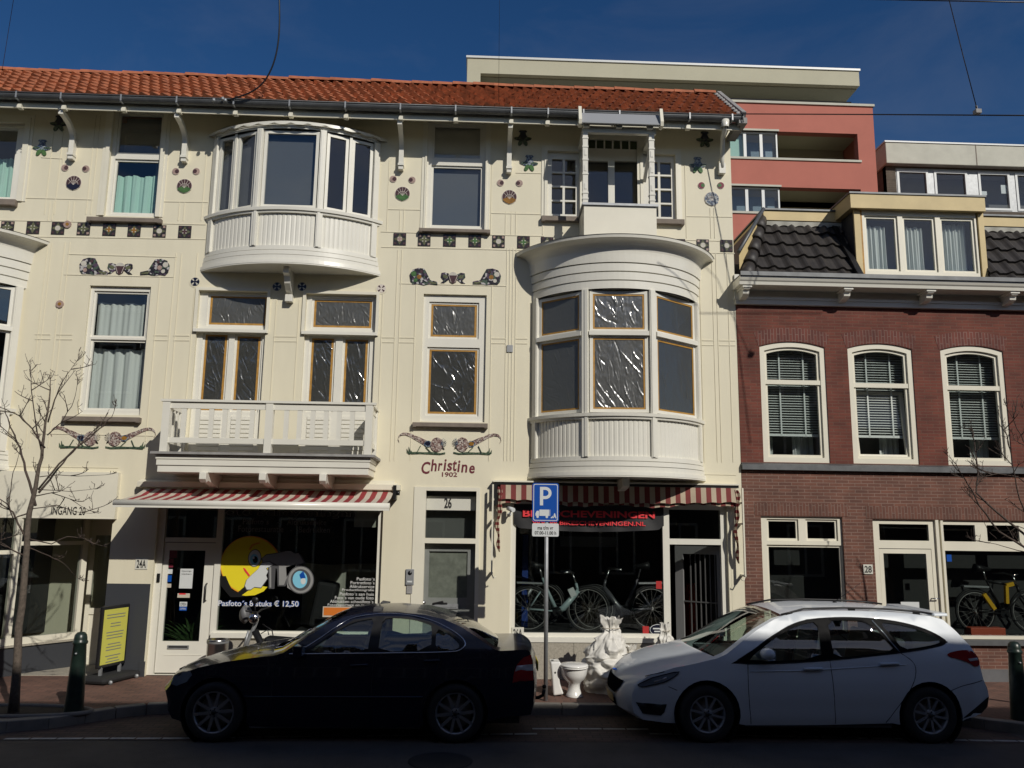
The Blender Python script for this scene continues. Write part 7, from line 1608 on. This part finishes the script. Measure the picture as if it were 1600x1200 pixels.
def rb(a, b, c_, d_): mb.box(r[0]+a*k, r[0]+b*k, Ys-.008, Ys-.006, bz+c_*k, bz+d_*k)
rb(11,26,3,12.5); rb(26.8,27.6,3,12.5); rb(5,10.4,3,6.5); mb.prism([(r[0]+5*k,bz+6.5*k),(r[0]+10.4*k,bz+6.5*k),(r[0]+10.4*k,bz+10.5*k),(r[0]+7*k,bz+10.5*k)], Ys-.008, Ys-.006)
mb.prism([(r[0]+28*k,bz+0*k),(r[0]+33*k,bz+4*k),(r[0]+34*k,bz+3*k),(r[0]+30*k,bz-.6*k)], Ys-.008, Ys-.006); mb.prism([(r[0]+34*k,bz+7*k),(r[0]+35*k,bz+7.4*k),(r[0]+37.5*k,bz-.5*k),(r[0]+36*k,bz-.5*k),(r[0]+34.6*k,bz+2*k),(r[0]+32.5*k,bz-.5*k),(r[0]+31.5*k,bz-.2*k)], Ys-.008, Ys-.006)
for q in (8.3, 22.5): mb.prism([(r[0]+(q+2*cos(a))*k, bz+(1.6+2*sin(a))*k) for a in [2*pi*i/16 for i in range(16)]], Ys-.009, Ys-.006)
mb.build('lorry_symbol', M['signwhite'], pn)
r2 = RC(831.5,817.5,873,838.5,Ys); mb = MB(); mb.prism(rrect(r2, .02), Ys-.004, Ys, M['signwhite']); sp_ = mb.build('sub_panel', M['signwhite'], pk)
xc = (r2[0]+r2[1])/2; textpart('ma t/m vr', 'lettering', M['blacktxt'], sp_, xc, r2[2]+(r2[3]-r2[2])*.66, Ys-.006, .22, .052, bold=.02); textpart('07.00-11.00 h', 'lettering', M['blacktxt'], sp_, xc, r2[2]+(r2[3]-r2[2])*.27, Ys-.006, .30, .048, bold=.02)
mb = MB(); mb.box(X-.05, X+.05, Ys, Y+.04, r[2]+.1, r[2]+.14); mb.box(X-.05, X+.05, Ys, Y+.04, r2[2]+.08, r2[2]+.12); mb.build('clamp', M['galv'], pk)
# toilet
tx, ty = un(897,1080,-1.32)[0], -1.32; z0 = .12
tt = thing('toilet', 'white toilet bowl with closed lid put out on the pavement', 'toilet', (tx, ty, z0))
mb = MB(); K = [(.0,.0),(.115,.0),(.118,.015),(.10,.05),(.082,.11),(.08,.16),(.10,.20),(.15,.245),(.175,.30),(.185,.36),(.187,.385)]
mb.lathe([(r_, h) for r_, h in K], (tx, ty, z0), n=32, sx=1., sy=1.15); mb.box(tx-.05, tx+.05, ty+.0, ty+.24, z0+.02, z0+.15); mb.build('bowl', M['porcelain'], tt)
mb = MB(); mb.lathe([(0,.389),(.19,.389),(.198,.397),(.192,.408),(0,.410)], (tx, ty-.01, z0), n=32, sy=1.2); mb.build('seat_ring', M['porcelain'], tt)
mb = MB(); mb.lathe([(0,.412),(.192,.412),(.199,.42),(.188,.436),(.1,.446),(0,.45)], (tx, ty-.01, z0), n=32, sy=1.2); mb.box(tx-.10, tx+.10, ty+.17, ty+.22, z0+.40, z0+.425); mb.build('lid', M['porcelain'], tt)
cx_, cy_ = un(866,1070,-1.2)[0], -1.22
ct = thing('cistern', 'white toilet cistern standing on end against the sign pole', 'cistern', (cx_, cy_, .12))
mb = MB(); Mx = Matrix.Rotation(radians(-12), 3, 'Y')
prof = [(-.07,0),(.075,.02),(.035,.15),(.028,.28),(.06,.42),(.055,.455),(-.085,.45),(-.075,.25)]
mb.prism([(cx_+.035+x, .13+z) for x, z in [(x-.05*(z-.2)*1.3, z) for x, z in prof]], cy_-.12, cy_+.16); mb.build('tank', M['porcelain'], ct, bevel=.02)
mb = MB(); mb.lathe([(0,-.004),(.013,-.004),(.013,.0)], (cx_+.0, cy_-.12, .44), axis='y', n=12); mb.lathe([(0,.002),(.02,.006),(.02,0)], (cx_-.03, cy_, .585), n=12); mb.build('inlet_hole', M['black'], ct)
# rubble bags
def bag(name, lbl, cx, cy, z0, rx, ry, h, tops, seed, lean=0):
    rnd = random.Random(seed); b = thing(name, lbl, 'rubble bag', (cx, cy, z0), 'white woven rubble bags'); mb = MB(); o = Vector((rnd.random()*9, rnd.random()*9, 0))
    FL = []
    for _ in range(95):
        fv = rnd.uniform(.02, .95); ang = rnd.gauss(0, .35) if fv < .55 else pi/2+rnd.gauss(0, .35)
        FL.append((rnd.uniform(0, 2*pi), fv, cos(ang), sin(ang), rnd.uniform(.08, .30), rnd.uniform(.007, .02), rnd.uniform(.008, .028)*rnd.choice((-1, 1))))
    def crease(a, v):
        s = 0
        for (fa, fv, dx, dz, l, w, am) in FL:
            x = ((a-fa+pi) % (2*pi)-pi)*rx; z = (v-fv)*h; t = (x*dx+z*dz)/l
            if -1 < t < 1:
                q = (-x*dz+z*dx+.02*sin(t*3+fa))/w
                if abs(q) < 2.6: s += am*math.exp(-q*q)*(1-t*t)
        return s/rx
    def f(u, v):
        a = 2*pi*u; hh = v*h; p = interp([(0,.86),(.14,1.02),(.42,.98),(.58,.80),(.74,.50),(.84,.26),(.90,.22),(1,.36)], v)
        nz = noise.noise(Vector((cos(a)*1.3, sin(a)*1.3, v*3))+o)*.30+noise.noise(Vector((cos(a)*3, sin(a)*3, v*9))+o)*.14
        fd = .075*sin(v*30+2.5*noise.noise(Vector((cos(a)*1.3, sin(a)*1.3, 2))+o)*3+a)*max(0, 1-abs(v-.42)*1.8)+(.035*sin(a*5+o.x+2*v)*(v > .5)*(v-.5)*2)
        r_ = p+nz*(1-.3*v)+fd+crease(a, v)
        tz = tops*abs(noise.noise(Vector((cos(a)*1.5+5, sin(a)*1.5, 0))+o))*(v > .97)
        return (cx+rx*r_*cos(a)+lean*v*v, cy+ry*r_*sin(a), z0+hh+tz)
    mb.grid(f, 150, 110); bb = mb.build('sack', M['bag'], b, weld=True)
    mb = MB(); mb.tube([(cx+lean*.75+rx*.36*cos(a), cy+ry*.36*sin(a), z0+h*.885) for a in [2*pi*i/16 for i in range(16)]], .007, closed=True, n=5); mb.build('tie', M['offwhite'], b)
    return b
by = -.95
bag('rubble_bag', 'tall full white rubble bag with a twisted open neck beside the toilet', un(951,1060,by)[0], by, .12, .36, .30, 1.0, .14, 3, lean=.05)
bag('rubble_bag', 'white rubble bag half hidden behind the nose of the white car', un(985,1060,by)[0]+.02, by+.05, .12, .26, .22, .62, .08, 8, lean=-.03)
bag('rubble_bag', 'white rubble bag with torn frilled top at the cycle shop doorway', un(1040,1000,-.35)[0], -.35, .12, .20, .17, .88, .04, 14)
# bollards
def bollard(x, y, lbl, first=None):
    if first: c = copy_tree(first, (x, y, .12)); c['label'] = lbl; return c
    b = thing('bollard', lbl, 'bollard', (x, y, .12), 'dark green steel bollards'); b['local'] = 1
    mb = MB(); mb.lathe([(.115,0),(.112,.03),(.092,.5),(.075,.80),(.088,.81),(.09,.835),(.078,.85),(.078,.87),(.07,.915),(.045,.945),(0,.955)], n=28); mb.build('post', M['bollard'], b)
    mb = MB(); mb.lathe([(0,-.101),(.012,-.10),(.012,-.08)], (0,0,.70), axis='y', n=8); mb.build('lock_pin', M['galv'], b); return b
q = gz(115,1112,.12); b0 = bollard(q[0], q[1], 'dark bollard between the bare tree and the black car')
q = gz(1592,1124,.12); bollard(q[0]+.02, q[1], 'dark green bollard behind the tail of the white car', b0)
# pavement board
ab = thing('pavement_sign', 'swinging pavement sign with yellow panel on a black base', 'sign board', (-5.4, -.25, .12))
th = radians(74); D_ = Vector((cos(th), sin(th), 0)); Mz = Matrix.Rotation(th, 3, 'Z'); c0 = Vector((-5.40, -.34, 0))
mb = MB(); c = c0; mb.obox((c.x, c.y, .175), .40, .24, .045, Mz); bs = mb.build('base', M['rubber'], ab, bevel=.04)
mb = MB()
for s_ in (-.28, .28): p = c0+D_*s_+Vector((sin(th), -cos(th), 0))*.25; mb.lathe([(0,-.015),(.03,-.015),(.03,.015),(0,.015)], (p.x, p.y, .15), axis='y', n=12)
mb.build('castor', M['galv'], bs)
zA, zB = .34, 1.12
mb = MB(); mb.obox((c0.x, c0.y, (zA+zB)/2+.03), .30, .022, (zB-zA)/2+.05, Mz); fr = mb.build('frame', M['black'], ab, bevel=.015)
nv = Vector((sin(th), -cos(th), 0)); pyel = mat('pale_yellow_panel', (.58,.56,.10), .5)
mb = MB(); c = c0+nv*.024; mb.obox((c.x, c.y, (zA+zB)/2+.03), .255, .003, (zB-zA)/2, Mz); pn = mb.build('yellow_panel', pyel, ab)
mb = MB(); rnd = random.Random(2)
for i in range(17):
    z = zB-.0-.05-i*.042
    if i in (2, 5, 9, 13): continue
    L = rnd.uniform(.10, .20); c = c0+nv*.029; mb.obox((c.x, c.y, z), L, .001, .006, Mz)
mb.build('printed_lines', M['greytxt'], pn)
for s_ in (-.2, .2): p = c0+D_*s_; mb = MB(); mb.box(p.x-.02, p.x+.02, p.y-.02, p.y+.02, .20, zA); mb.build('spring_foot', M['galv'], ab)
# litter bin
bx = un(340,1010,-.42)[0]; bt = un(340,999,-.42)[1]
bn_ = thing('litter_bin', 'round stainless steel bin by the photo shop door', 'bin', (bx, -.42, .12)); mb = MB(); mb.lathe([(0,.12),(.15,.12),(.155,.14),(.155,bt-.02),(.162,bt),(.15,bt+.005),(.14,bt-.03),(0,bt-.06)], (bx,-.42,0), n=32); mb.build('drum', M['steel'], bn_)
mb = MB(); mb.lathe([(.157,bt-.05),(.160,bt-.045),(.160,bt-.02)], (bx,-.42,0), n=32); mb.build('rim_band', M['galv'], bn_)
# moped
sx_, sy_ = un(402,990,-.75)[0], -.75
mo = thing('moped', 'dark moped with round headlamp parked behind the black car', 'moped', (sx_, sy_, .12))
mb = MB(); P = lambda px, py: (un(px, py, sy_)[0], sy_, un(px, py, sy_)[1])
mb.tube([P(378,1030), P(388,1000), P(398,978), P(404,962)], .028, n=10); mb.tube([(P(383,1000)[0], sy_-.07, P(383,1015)[2]), (P(390,985)[0], sy_-.06, P(398,985)[2])], .018, n=8); mb.build('fork', M['galv'], mo)
mb = MB(); c = P(399,965); mb.lathe([(0,-.10),(.06,-.095),(.075,-.06),(.07,.0),(.04,.07),(0,.09)], (c[0], sy_-.03, c[2]), axis='y', n=20); mb.build('headlamp', chrome, mo)
mb = MB(); c = P(403,957); mb.tube([(c[0]-.10,sy_-.28,c[2]+.05),(c[0]-.02,sy_-.15,c[2]+.02),(c[0],sy_,c[2]),(c[0]+.02,sy_+.16,c[2]+.03),(c[0]+.1,sy_+.28,c[2]+.05)], .013, n=8); mb.tube([(c[0]+.02,sy_-.22,c[2]),(c[0]+.0,sy_-.20,c[2]+.16)], .006, n=6); mb.lathe([(0,-.012),(.045,-.01),(.05,0),(0,.01)], (c[0], sy_-.2, c[2]+.19), axis='y', n=16); mb.build('handlebar', trimb, mo)
mb = MB(); c = P(385,960)
def fbl(u, v): a = 2*pi*u; t = pi*v; return (c[0]-.02+.085*sin(t)*cos(a)*(1+.2*sin(3*a)), sy_+.09*sin(t)*sin(a), c[2]+.115*cos(t)+.02*sin(2*a))
mb.grid(fbl, 18, 10); mb.build('leg_cover', mat('grey_cover', (.12,.12,.125), .5), mo)
mb = MB(); w0 = P(384,1045); mb.tube([(w0[0]+.24*cos(a), sy_, .40+.24*sin(a)) for a in [2*pi*i/28 for i in range(28)]], .045, closed=True, n=8); mb.build('wheel', M['rubber'], mo)
mb = MB(); w0 = P(480,1045); mb.tube([(w0[0]+.24*cos(a), sy_, .40+.24*sin(a)) for a in [2*pi*i/28 for i in range(28)]], .045, closed=True, n=8); mb.build('wheel', M['rubber'], mo)
mb = MB(); a = P(440,1003); mb.obox((a[0]+.12, sy_, a[2]-.0), .36, .13, .06, Matrix.Rotation(radians(4), 3, 'Y')); mb.build('saddle', trimb, mo, bevel=.05)
mb = MB(); mb.tube([P(398,985), P(415,1020), P(450,1040), P(480,1040)], .05, n=10); mb.tube([P(410,975), P(425,985), P(428,1000), P(415,1010)], .009, n=6); mb.tube([P(408,990), P(418,984), P(420,992)], .008, n=6); mb.build('frame', trimb, mo)
# chair and furniture inside the photo shop
chx = un(500,960,.5)[0]; cz = un(500,935,.5)[1]
chr_ = thing('office_chair', 'dark high-backed chair inside the photo shop window', 'chair', (chx, .6, .14)); mb = MB(); mb.obox((chx+.05,.6,cz-.10), .16, .22, .36, Matrix.Rotation(radians(10), 3, 'Y')); mb.build('backrest', M['rubber'], chr_, bevel=.05)
mb = MB(); mb.box(chx-.35, chx+.1, .38, .82, cz-.55, cz-.47); mb.tube([(chx-.1,.6,.2),(chx-.1,.6,cz-.5)], .03); mb.tube([(chx-.4,.6,.17),(chx+.2,.6,.17)], .02); mb.build('seat', M['rubber'], chr_, bevel=.02)

# ---- bicycles in the shop windows
def bicycle(lbl, hub_r, hub_f, Y, R, paint, flip=1, bag_=None, frame='step', hb=.32):
    """hub_r / hub_f: (x, z) of rear and front hub"""
    xr, zr = hub_r; xf, zf = hub_f; f = 1 if xf > xr else -1
    b = thing('bicycle', lbl, 'bicycle', ((xr+xf)/2, Y, zr-R), 'bicycles on show')
    sl = glassmat
    for (x, z) in (hub_r, hub_f):
        mb = MB(); mb.tube([(x+R*cos(a), Y, z+R*sin(a)) for a in [2*pi*i/40 for i in range(40)]], .021, closed=True, n=8); wl = mb.build('wheel', M['rubber'], b)
        mb = MB(); mb.tube([(x+(R-.03)*cos(a), Y, z+(R-.03)*sin(a)) for a in [2*pi*i/40 for i in range(40)]], .006, closed=True, n=6); mb.tube([(x, Y-.04, z), (x, Y+.04, z)], .03, n=12); mb.build('rim', M['lead'], wl)
        mb = MB()
        for i in range(20): a = 2*pi*i/20; mb.tube([(x+.03*cos(a+.6*(-1)**i), Y+.02*(-1)**i, z+.03*sin(a+.6*(-1)**i)), (x+(R-.03)*cos(a), Y, z+(R-.03)*sin(a))], .0013, n=4, caps=False)
        mb.build('spokes', M['lead'], wl)
        mb = MB(); mb.tube([(x+(R+.03)*cos(a), Y, z+(R+.03)*sin(a)) for a in [radians(f*0+20+(140)*i/20) for i in range(21)]], .018, n=6); mb.build('mudguard', trimb, b)
    bb = (xr+f*.46, zr-.03); hd = (xf-f*.16, zf+hb); hd2 = (xf-f*.20, zf+hb+.12); st = (xr+f*.22, zr+.50)
    mb = MB()
    if frame == 'step':
        mb.tube([(bb[0],Y,bb[1]),(bb[0]+(hd[0]-bb[0])*.30,Y,bb[1]+(hd[1]-bb[1])*.14),(hd[0],Y,hd[1])], [.05,.052,.042], n=10)
        mb.tube([(bb[0],Y,bb[1]),(bb[0]-f*.12,Y,bb[1]+.25),(st[0],Y,st[1])], [.036,.03,.018], n=8)
    else: mb.tube([(bb[0],Y,bb[1]),(hd[0],Y,hd[1])], .032, n=10); mb.tube([(bb[0],Y,bb[1]),(st[0],Y,st[1])], .02, n=8); mb.tube([(st[0],Y,st[1]-.02),(hd2[0],Y,hd2[1])], .02, n=8)
    for dy in (-.05, .05): mb.tube([(xr,Y+dy,zr),(bb[0],Y+dy*.6,bb[1])], .012, n=6); mb.tube([(xr,Y+dy,zr),(st[0]-f*.05+f*.02,Y+dy*.6,st[1]-.22)], .011, n=6)
    mb.tube([(hd[0],Y,hd[1]-.04),(hd2[0],Y,hd2[1])], .024, n=8); mb.build('frame', paint, b)
    mb = MB()
    for dy in (-.055, .055): mb.tube([(hd[0],Y,hd[1]-.03),(hd[0]+f*.02,Y+dy,hd[1]-.07),(xf,Y+dy,zf)], .015, n=8)
    mb.build('fork', trimb, b)
    mb = MB(); h2 = (hd2[0]-f*.06, hd2[1]+.16); mb.tube([(hd2[0],Y,hd2[1]),(h2[0],Y,h2[1])], .014, n=8); mb.tube([(h2[0]-f*.16,Y-.28,h2[1]+.02),(h2[0]-f*.03,Y-.18,h2[1]+.03),(h2[0]+f*.03,Y,h2[1]),(h2[0]-f*.03,Y+.18,h2[1]+.03),(h2[0]-f*.16,Y+.28,h2[1]+.02)], .013, n=8); mb.build('handlebar', M['steel'], b)
    mb = MB(); mb.tube([(st[0],Y,st[1]),(st[0]-f*.05,Y,st[1]+.17)], .013, n=8); mb.build('seat_post', M['steel'], b)
    mb = MB(); s0 = (st[0]-f*.06, st[1]+.19); mb.tube([(s0[0]-f*.13,Y,s0[1]+.01),(s0[0]-f*.05,Y,s0[1]),(s0[0]+f*.14,Y,s0[1]-.01)], [.07,.06,.02], n=10); mb.build('saddle', trimb, b)
    mb = MB(); mb.tube([(bb[0],Y-.05,bb[1]),(bb[0],Y+.05,bb[1])], .075, n=16); mb.bar((bb[0],Y-.07,bb[1]),(bb[0]+.13,Y-.07,bb[1]-.10), .02, .02); mb.bar((bb[0]+.10,Y-.12,bb[1]-.10),(bb[0]+.19,Y-.12,bb[1]-.10), .06, .015); mb.tube([(xr,Y-.06,zr+.04),(bb[0],Y-.06,bb[1]+.06)], .01, n=6); mb.build('crank', trimb, b)
    mb = MB(); mb.bar((xr-f*.20,Y,zr+R+.075),(xr+f*.22,Y,zr+R+.065), .12, .025); mb.build('luggage_rack', M['galv'], b)
    return b
Yb = .55; 
def px_(x, y, Y=Yb): return un(x, y, Y)
tealp = mat('bike_teal_paint', (.30,.38,.39), .35, coat=.5); blkp = mat('bike_grey_paint', (.07,.07,.08), .3, coat=.5); yelp = mat('bike_yellow_paint', (.62,.36,.02), .35)
zw_ = (px_(825,951)[1]+px_(917,953)[1])/2; R_ = .345
B1 = bicycle('light teal electric bicycle in the left half of the cycle shop window', (px_(826,951)[0], zw_), (px_(917,953)[0]+.02, zw_), Yb, R_, tealp, hb=.30)
mb = MB(); a = px_(885,925); mb.obox((a[0]+.09, Yb-.05, a[1]), .05, .004, .07, Matrix.Rotation(radians(-25), 3, 'Y')); mb.build('price_tag', M['signwhite'], B1)
Yb2 = .85; B2 = bicycle('dark grey electric bicycle in the right half of the cycle shop window', (px_(1018,953,Yb2)[0], zw_), (px_(928,955,Yb2)[0], zw_), Yb2, R_, blkp, hb=.34)
B3 = bicycle('bicycle at the far left of the cycle shop window, mostly hidden by the frame', (px_(770,951,1.1)[0], zw_), (px_(850,953,1.1)[0], zw_+.02), 1.25, R_, M['galv'], frame='cross')
zf_ = un(1530,955,.4)[1]; B4 = bicycle('black bicycle with a yellow frame in the window of number 28', (un(1524,958,.38)[0], zf_), (un(1610,958,.38)[0], zf_), .36, .33, trimb, frame='cross', hb=.3)
mb = MB(); 
for A_, B_ in (((1537,928),(1554,952)), ((1573,943),(1572,915)), ((1572,915),(1583,912))): a = un(*A_, .3); b = un(*B_, .3); mb.bar((a[0],.3,a[1]),(b[0],.3,b[1]), .05, .06)
mb.build('yellow_frame_panel', yelp, B4)
bxx = thing('display_box', 'long orange red display box on the floor of the window at number 28', 'box', (un(1545,990,.25)[0], .25, un(1545,992,.25)[1]))
mb = MB(); a = un(1517,983,.2); b = un(1572,993,.2); mb.box(a[0], b[0], .2, .4, b[1]-.02, a[1]+.02); mb.build('body', mat('box_orange_red', (.42,.07,.03), .5), bxx, bevel=.005)
mb = MB(); mb.box(G2d[1]+.05, 10, .12, .69, .3, G2[2]+.04); mb.build('display_floor', M['rubber'], sfC)

# ================================================================== TREES
def tree(name, lbl, base, limbs, rbase, seed, Y, twl=(.22,.5), extra=()):
    t = thing(name, lbl, 'tree', (base[0], base[1], .12), 'bare street trees'); rnd = random.Random(seed)
    def W3(px, py, dy=0): q = un(px, py, Y+dy); return Vector((q[0], Y+dy, q[1]))
    def twig(mb, p, d, L, r, dep):
        pts = [p]; q = p.copy(); dd = d.normalized(); n = 5
        for k in range(n): dd = (dd+Vector((rnd.uniform(-.13,.13), rnd.uniform(-.13,.13), rnd.uniform(-.04,.16)))).normalized(); q = q+dd*L/n; pts.append(q.copy())
        mb.tube(pts, [max(.003, r*(1-.6*k/n)) for k in range(n+1)], n=5)
        for k in range(1, n+1):     # short spurs and buds
            if rnd.random() < .5:
                s = Vector((rnd.uniform(-1,1), rnd.uniform(-.7,.7), rnd.uniform(-.2,1))).normalized()*rnd.uniform(.03,.08); mb.tube([pts[k], pts[k]+s*.6, pts[k]+s*.9+Vector((0,0,.012))], [.003,.0025,.0035], n=4)
        if dep > 0:
            for k in (2, 3, 4):
                if rnd.random() < .62: a = (dd+Vector((rnd.uniform(-1,1), rnd.uniform(-.8,.8), rnd.uniform(-.1,.6)))*.9); twig(mb, pts[k], a, L*rnd.uniform(.45,.7), r*.55, dep-1)
    mt = MB(); mc = MB()
    for i, (pts, r0, r1, den) in enumerate(limbs):
        dys = rnd.uniform(-.5, .5) if i else 0; n = len(pts); P = [W3(x, y, dys*k/(n-1)) for k, (x, y) in enumerate(pts)]
        if i == 0: P[0] = Vector((base[0], base[1], .10))
        D = []
        for a, b in zip(P, P[1:]): D += [a+(b-a)*s/3 for s in range(3)]
        D.append(P[-1]); D = [p+Vector((rnd.uniform(-1,1), rnd.uniform(-1,1), 0))*.008 for p in D]
        RR = [(r0+(r1-r0)*k/(len(D)-1))*.86 for k in range(len(D))]
        if i == 0: RR[0] *= 1.35; RR[1] *= 1.1
        (mt if i == 0 else mc).tube(D, RR, n=12 if i == 0 else 7)
        for k in range(int(len(D)*.3) if i else int(len(D)*.6), len(D)):
            for _ in range(den):
                if rnd.random() < .30:
                    d = (D[k]-D[k-1]).normalized(); s = 1.0*Vector((rnd.choice((-1,1))*rnd.uniform(.4,1), rnd.uniform(-.8,.8), rnd.uniform(-.3,.6))); twig(mc, D[k], d*.6+s, rnd.uniform(*twl), .0075, 1)
        twig(mc, D[-1], D[-1]-D[-2], rnd.uniform(*twl)*.7, r1*.8, 1)
    mt.build('trunk', M['bark'], t); mc.build('crown', M['twig'], t); return t
tb = (-5.62, -2.5)
tree('bare_tree', 'slender leafless tree rising from the tree pit at the left edge', tb,
 [([(14,1112),(30,980),(40,880),(46,800),(56,760),(64,715),(71,660),(79,610)], .058, .010, 1),
  ([(56,790),(40,735),(32,700),(22,680),(14,660),(8,640)], .020, .006, 1), ([(60,770),(85,740),(105,715),(130,690),(155,665)], .018, .005, 1),
  ([(60,765),(92,725),(118,700),(145,680),(170,655),(175,650)], .015, .005, 1), ([(66,712),(55,660),(50,610),(47,580)], .012, .004, 1),
  ([(75,660),(85,625),(95,600),(110,577)], .012, .004, 1), ([(70,700),(50,670),(30,650),(10,640),(-20,630)], .013, .004, 1), ([(44,850),(20,800),(5,790),(-20,770)], .016, .005, 1),
  ([(40,870),(22,860),(0,850),(-25,835)], .013, .005, 1), ([(46,842),(80,850),(105,838),(135,842),(150,850)], .010, .003, 1), ([(44,855),(75,868),(100,880),(118,900)], .008, .003, 1),
  ([(56,775),(80,770),(110,780),(135,795)], .009, .003, 1), ([(48,800),(20,810),(14,790),(18,750),(28,715)], .012, .004, 1), ([(50,795),(90,790),(120,800),(140,802)], .008, .003, 1), ([(75,680),(95,660),(112,635),(120,610)], .009, .003, 1),
  ([(62,745),(90,742),(120,744),(165,742)], .007, .003, 1), ([(60,765),(85,766),(110,768),(138,765)], .007, .003, 1)], .058, 5, tb[1], twl=(.16,.34))
tb = (8.35, -2.5)
tree('bare_tree', 'leafless tree whose twigs reach in over the window at the right edge', tb,
 [([(1708,1112),(1700,1000),(1690,920),(1676,860),(1660,800),(1650,740),(1640,690)], .06, .015, 1),
  ([(1690,930),(1640,880),(1600,855),(1560,830),(1530,790),(1518,765),(1500,738),(1490,720)], .022, .005, 1), ([(1670,880),(1620,850),(1575,815),(1545,790),(1525,770),(1528,740),(1522,690),(1520,672)], .022, .007, 1),
  ([(1665,860),(1630,820),(1600,800),(1590,770),(1585,740),(1578,700),(1570,670)], .014, .004, 1), ([(1655,800),(1620,770),(1590,745),(1560,740),(1535,745)], .012, .004, 1),
  ([(1650,760),(1620,715),(1600,690),(1585,660),(1575,640)], .012, .004, 1), ([(1650,740),(1625,690),(1610,650),(1600,640)], .011, .004, 1), ([(1680,900),(1640,870),(1590,860),(1555,850),(1530,845)], .010, .003, 1),
  ([(1670,860),(1640,840),(1590,822),(1560,845),(1545,830),(1520,780)], .009, .003, 1)], .06, 12, tb[1], twl=(.16,.36))

# ================================================================== OVERHEAD WIRES
def wire(name, lbl, P, r, mt, cat='overhead wire'):
    c = P[len(P)//2]; t = thing(name, lbl, cat, c); mb = MB(); mb.tube(P, r, mt, n=6); mb.build('cable', mt, t); return t
def S3(px, py, Y): q = un(px, py, Y); return (q[0], Y, q[1])
wire('overhead_wire', 'taut dark wire running right from the end of the gutter', [S3(1159,178,-.7), S3(1380,179,-2.5), S3(1700,181,-4.5)], .009, M['black'])
cl = wire('overhead_wire', 'thin wire dropping from the top edge to a clamp at the right', [S3(1478,-60,-3.8), S3(1483,0,-3.6), S3(1505,88,-3.5), S3(1527,172,-3.4)], .006, M['black'])
mb = MB(); a = S3(1527,175,-3.38); mb.box(a[0]-.04, a[0]+.04, -3.42, -3.34, a[2]-.03, a[2]+.03); mb.tube([(a[0],-3.38,a[2]+.02),(a[0]-.01,-3.38,a[2]+.09)], .015); mb.build('clamp', M['lead'], cl, bevel=.01)
wire('overhead_wire', 'wire crossing the top right corner', [S3(1340,-1.5,-4), S3(1600,3.5,-4), S3(1750,6,-4)], .008, M['black'])
wire('overhead_wire', 'thin vertical wire down to the tiles in the middle', [S3(781,-80,-1.2), S3(780.5,0,-1.0), S3(779,166,-.40)], .003, M['black'])
wire('overhead_wire', 'thin wire slanting down to the ridge at the top left', [S3(36,-80,-1), S3(21,0,-.8), S3(3,112,.4)], .004, M['black'])
pts = [(436,-60),(436.5,0),(437,40),(434,75),(426,105),(412,130),(392,145),(365,154),(352,157)]
cb = wire('power_cable', 'thick cable curving down from the sky to the gutter', [S3(*q, -1.2+.5*i/8) for i, q in enumerate(smooth(pts, False, 2)) for i in [i/4]], .013, M['black'], 'cable')
mb = MB()
for q in ((334,156.5),(348,154.5),(352,157)): a = S3(*q, -.75); mb.lathe([(0,-.03),(.025,-.025),(.03,0),(.02,.03),(0,.035)], a, n=10)
mb.build('insulator', M['galv'], cb)
